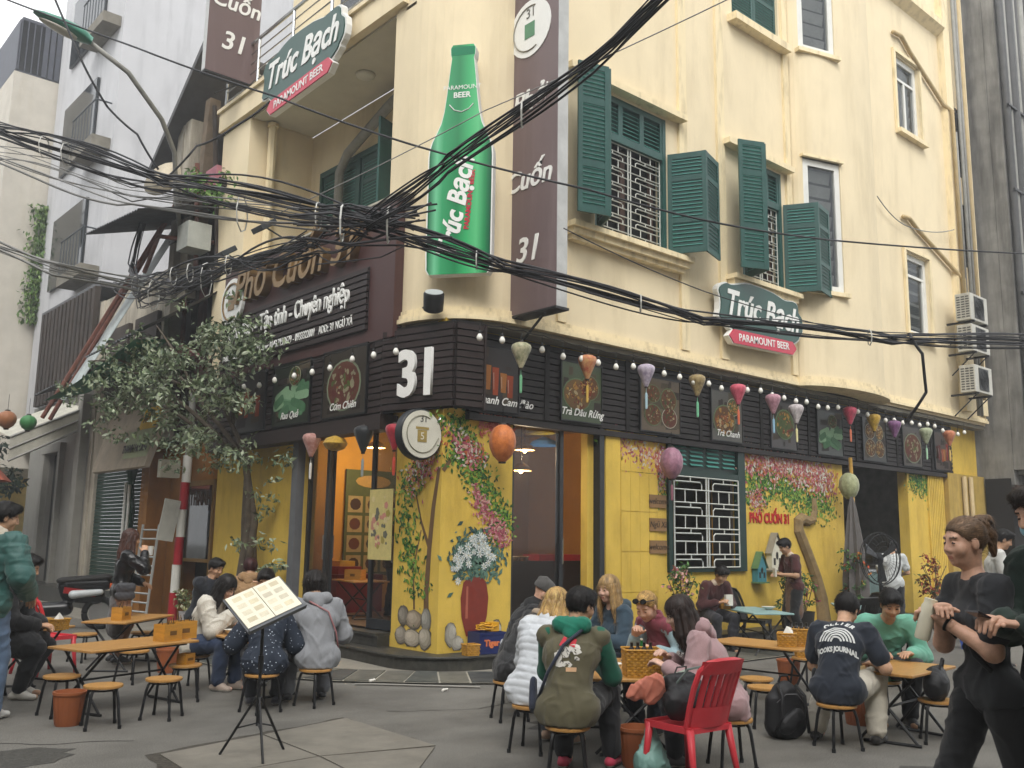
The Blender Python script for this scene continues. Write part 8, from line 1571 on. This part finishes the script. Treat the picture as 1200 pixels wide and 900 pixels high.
def birdhouse(loc, c, roof, label, s_):
    t = thing('bird_house', label, 'bird house', loc); q = MB().mat(F(c)); q.plate([(-.16*s_,0),(.16*s_,0),(.16*s_,.32*s_),(0,.58*s_),(-.16*s_,.32*s_)],-.12,-.005); q.build('body', t); q = MB().mat(F(roof)); q.add([(-.2*s_,-.15,.28*s_),(0,-.15,.64*s_),(.2*s_,-.15,.28*s_),(-.2*s_,-.004,.28*s_),(0,-.004,.64*s_),(.2*s_,-.004,.28*s_)],[(0,1,4,3),(1,2,5,4)]); q.build('roof', t); q = MB().mat(F('26241f'))
    q.plate([(-.04*s_+.04*s_*math.cos(i*.6)+.04*s_,.24*s_+.07*s_*math.sin(i*.6)) for i in range(10)],-.1225,-.1205); q.plate([(-.11*s_,.08*s_),(-.05*s_,.08*s_),(-.05*s_,.2*s_),(-.11*s_,.2*s_)],-.1225,-.1205); q.plate([(.05*s_,.08*s_),(.11*s_,.08*s_),(.11*s_,.2*s_),(.05*s_,.2*s_)],-.1225,-.1205); stuff(q.build('opening', t)); q = MB().mat(F(roof)); q.bx(-.2*s_,.2*s_,-.16,-.004,-.03*s_,0); q.build('ledge', t)
birdhouse((14.55,9.54,1.15),'cfcbb8','8a8578','white bird house with a tall gable on the yellow wall',1.0); birdhouse((14.08,9.54,.95),'3f7f8a','5a7a50','blue green bird house low on the yellow wall',.8)
# ================================================================ inside the dining room
MBD = thing('menu_board','green menu board with a grid of dishes on the inner yellow wall','menu board',(9.35,14.36,1.9)); MBD.scale = (.75,1,.8); q = MB().mat(F('4a5228')); q.bx(-.75,.75,-.03,0,-1.2,1.1); q.build('board', MBD); rr_ = random.Random(8)
for i in range(3):
    for j in range(4): q = MB().mat(F('9a8a5c')); x,z = -.48+.48*i,-.95+.43*j; q.bx(x-.2,x+.2,-.036,-.0305,z-.18,z+.18); q.mat(F(['3a2418','5a2f1c','2c2a1c'][rr_.randrange(3)])); q.plate([(x+.15*math.cos(a*.6283),z+.13*math.sin(a*.6283)) for a in range(10)],-.040,-.0365); q.build('dish_photo', MBD)
q = MB().mat(F('a8884a')); q.plate([(.5*math.cos(a*.5236),.85+.14*math.sin(a*.5236)) for a in range(12)],-.036,-.0305); q.build('heading', MBD)
PS = thing('wall_poster','pale yellow flower poster on the glass beside the corner pillar','poster',(7.22,10.85,1.75),R(-90)); q = MB().mat(F('cfc07c')); q.bx(-.28,.28,-.008,0,-.45,.5); q.build('sheet', PS); q = MB(); rr_ = random.Random(4)
for i in range(40): q.mat(F(['c88a7a','6a6a5a','d8c890','a8984a'][rr_.randrange(4)])); x,z,s0 = rr_.uniform(-.2,.2),rr_.uniform(-.3,.42),rr_.uniform(.02,.06); q.plate([(x+s0*math.cos(a*1.2566),z+s0*math.sin(a*1.2566)) for a in range(5)],-.0095-.0001*i,-.0085-.0001*i)
stuff(q.build('flower_print', PS))
for i,(x,y,z,w_,h_,c,lb,rz_) in enumerate(((11.4,14.36,2.1,.9,.9,'5a1f1c','square red picture on the back wall behind the glass door',0),(13.16,12.4,2.1,.7,1.5,'6a1414','tall red scroll picture on the side wall behind the glass door',R(-90)),(13.16,10.9,2.4,.8,.6,'3a2a22','dark framed picture above the red counter',R(-90)))):
    t = thing('framed_picture', lb, 'picture', (x,y,z), rz_); q = MB().mat(F('2a1810')); q.bx(-w_/2,w_/2,-.03,0,-h_/2,h_/2); q.build('frame', t); q = MB().mat(F(c)); q.bx(-w_/2+.05,w_/2-.05,-.036,-.0305,-h_/2+.05,h_/2-.05); q.build('print', t)
RC = thing('red_counter','dark red counter inside behind the folding doors','counter',(8.9,14.0,.361)); q = MB().mat(F('6a1a20',.4)); q.bx(-.6,.3,-.3,.3,0,.62); q.build('cabinet', RC); q = MB().mat(F('8a2a28',.4)); q.bx(-.55,-.1,-.25,.25,.621,.75); q.mat(F('c8a030')); q.bx(-.5,-.2,-.2,.1,.751,.84); q.build('boxes', RC)
SC_ = thing('serving_counter','dark counter with dishes behind the glass door','counter',(10.9,11.6,.361)); q = MB().mat(F('2c221c')); q.bx(-.9,.9,-.3,.3,0,.9); q.build('cabinet', SC_); q = MB().mat(F('a8221f')); q.bx(-.2,.8,-.2,.2,.901,1.0); q.build('red_tray', SC_)
for i in range(6): q = MB().mat(F(['b9a888','8a6a4a','c8c0b0'][i%3])); q.lathe([(.05,0),(.08,.06),(.07,.07)],10,(-.8+.1*i,.05*(i%2),.901)); q.build('dish', SC_)
WARM = M('lit_bulb','ffd9a0',emit=14)
for i,(x,y,z,lb) in enumerate(((9.85,10.85,3.0,'lit pendant lamp higher behind the glass door'),(9.55,10.6,2.65,'lit pendant lamp lower behind the glass door'),(8.7,13.3,3.1,'lit pendant lamp behind the folding doors'))):
    t = thing('pendant_lamp', lb, 'lamp', (x,y,z)); q = MB().mat(F('c8a878')); q.lathe([(.16,-.02),(.13,.04),(.04,.1)],16,cap=False); q.build('shade', t); q = MB().mat(WARM); q.lathe([(.01,-.06),(.04,-.03),(.04,.0),(.02,.04)],10); q.build('bulb', t, smooth=True); q = MB().mat(BLK); q.tube([(0,0,.1),(0,0,3.69-z)],.006,4); q.build('cord', t)
    ld = bpy.data.lights.new('pendant_light','POINT'); ld.energy = 26; ld.color = (1,.78,.5); ld.shadow_soft_size = .05; lo_ = bpy.data.objects.new('pendant_light', ld); COL.objects.link(lo_); lo_.parent = t; lo_.location = (0,0,-.12)
for i,(x,y,z,c,lb) in enumerate(((10.6,11.2,3.15,'3a7ac8','blue lamp shade hanging behind the glass door'),(10.2,10.9,3.3,'c8b830','yellow lamp shade hanging behind the glass door'))):
    t = thing('pendant_lamp', lb, 'lamp', (x,y,z)); q = MB().mat(F(c)); q.lathe([(.26,-.02),(.2,.05),(.04,.12)],18,cap=False); q.build('shade', t); q = MB().mat(BLK); q.tube([(0,0,.12),(0,0,3.69-z)],.006,4); q.build('cord', t)
# grey scraps and a wire hanger on the pavement
t = thing('wire_rod','bent wire rod lying in front of the kerb tiles','wire',(6.35,8.55,.004)); q = MB().mat(F('8a8780')); q.tube([(-.55,.55,.01),(-.4,.42,.012),(.3,-.3,.012),(.42,-.42,.01)],.012,5); q.build('rod', t)
for i,(x,y,lb) in enumerate(((6.0,9.05,'crumpled white tissue on the kerb tiles left of the wire rod'),(6.35,8.2,'small white tissue scrap in front of the wire rod'))):
    t = thing('paper_scrap', lb, 'litter', (x,y,.03 if i==0 else .004)); blob('tissue',t,[('c',(-.03,0,.012),(.03,.01,.015),.015,.012)],.006,F('dedbd2'),.006,i,fr=2.5,k=.01)

# ================================================================ thin haze volume over the crossing, added to lift the darks
hz = bpy.data.materials.new('haze'); hz.use_nodes = True; hn = hz.node_tree.nodes; hn.clear(); hv = hn.new('ShaderNodeVolumePrincipled'); ho = hn.new('ShaderNodeOutputMaterial'); hz.node_tree.links.new(hv.outputs[0], ho.inputs['Volume'])
hv.inputs['Color'].default_value = (.93,.95,.97,1); hv.inputs['Density'].default_value = .0038; hv.inputs['Anisotropy'].default_value = .3
q = MB().mat(hz); q.bx(-91,141,-91,141,-1,28); stuff(tag(q.build('haze'), 'pale haze volume over the street crossing, added to lift the darks', 'haze'))
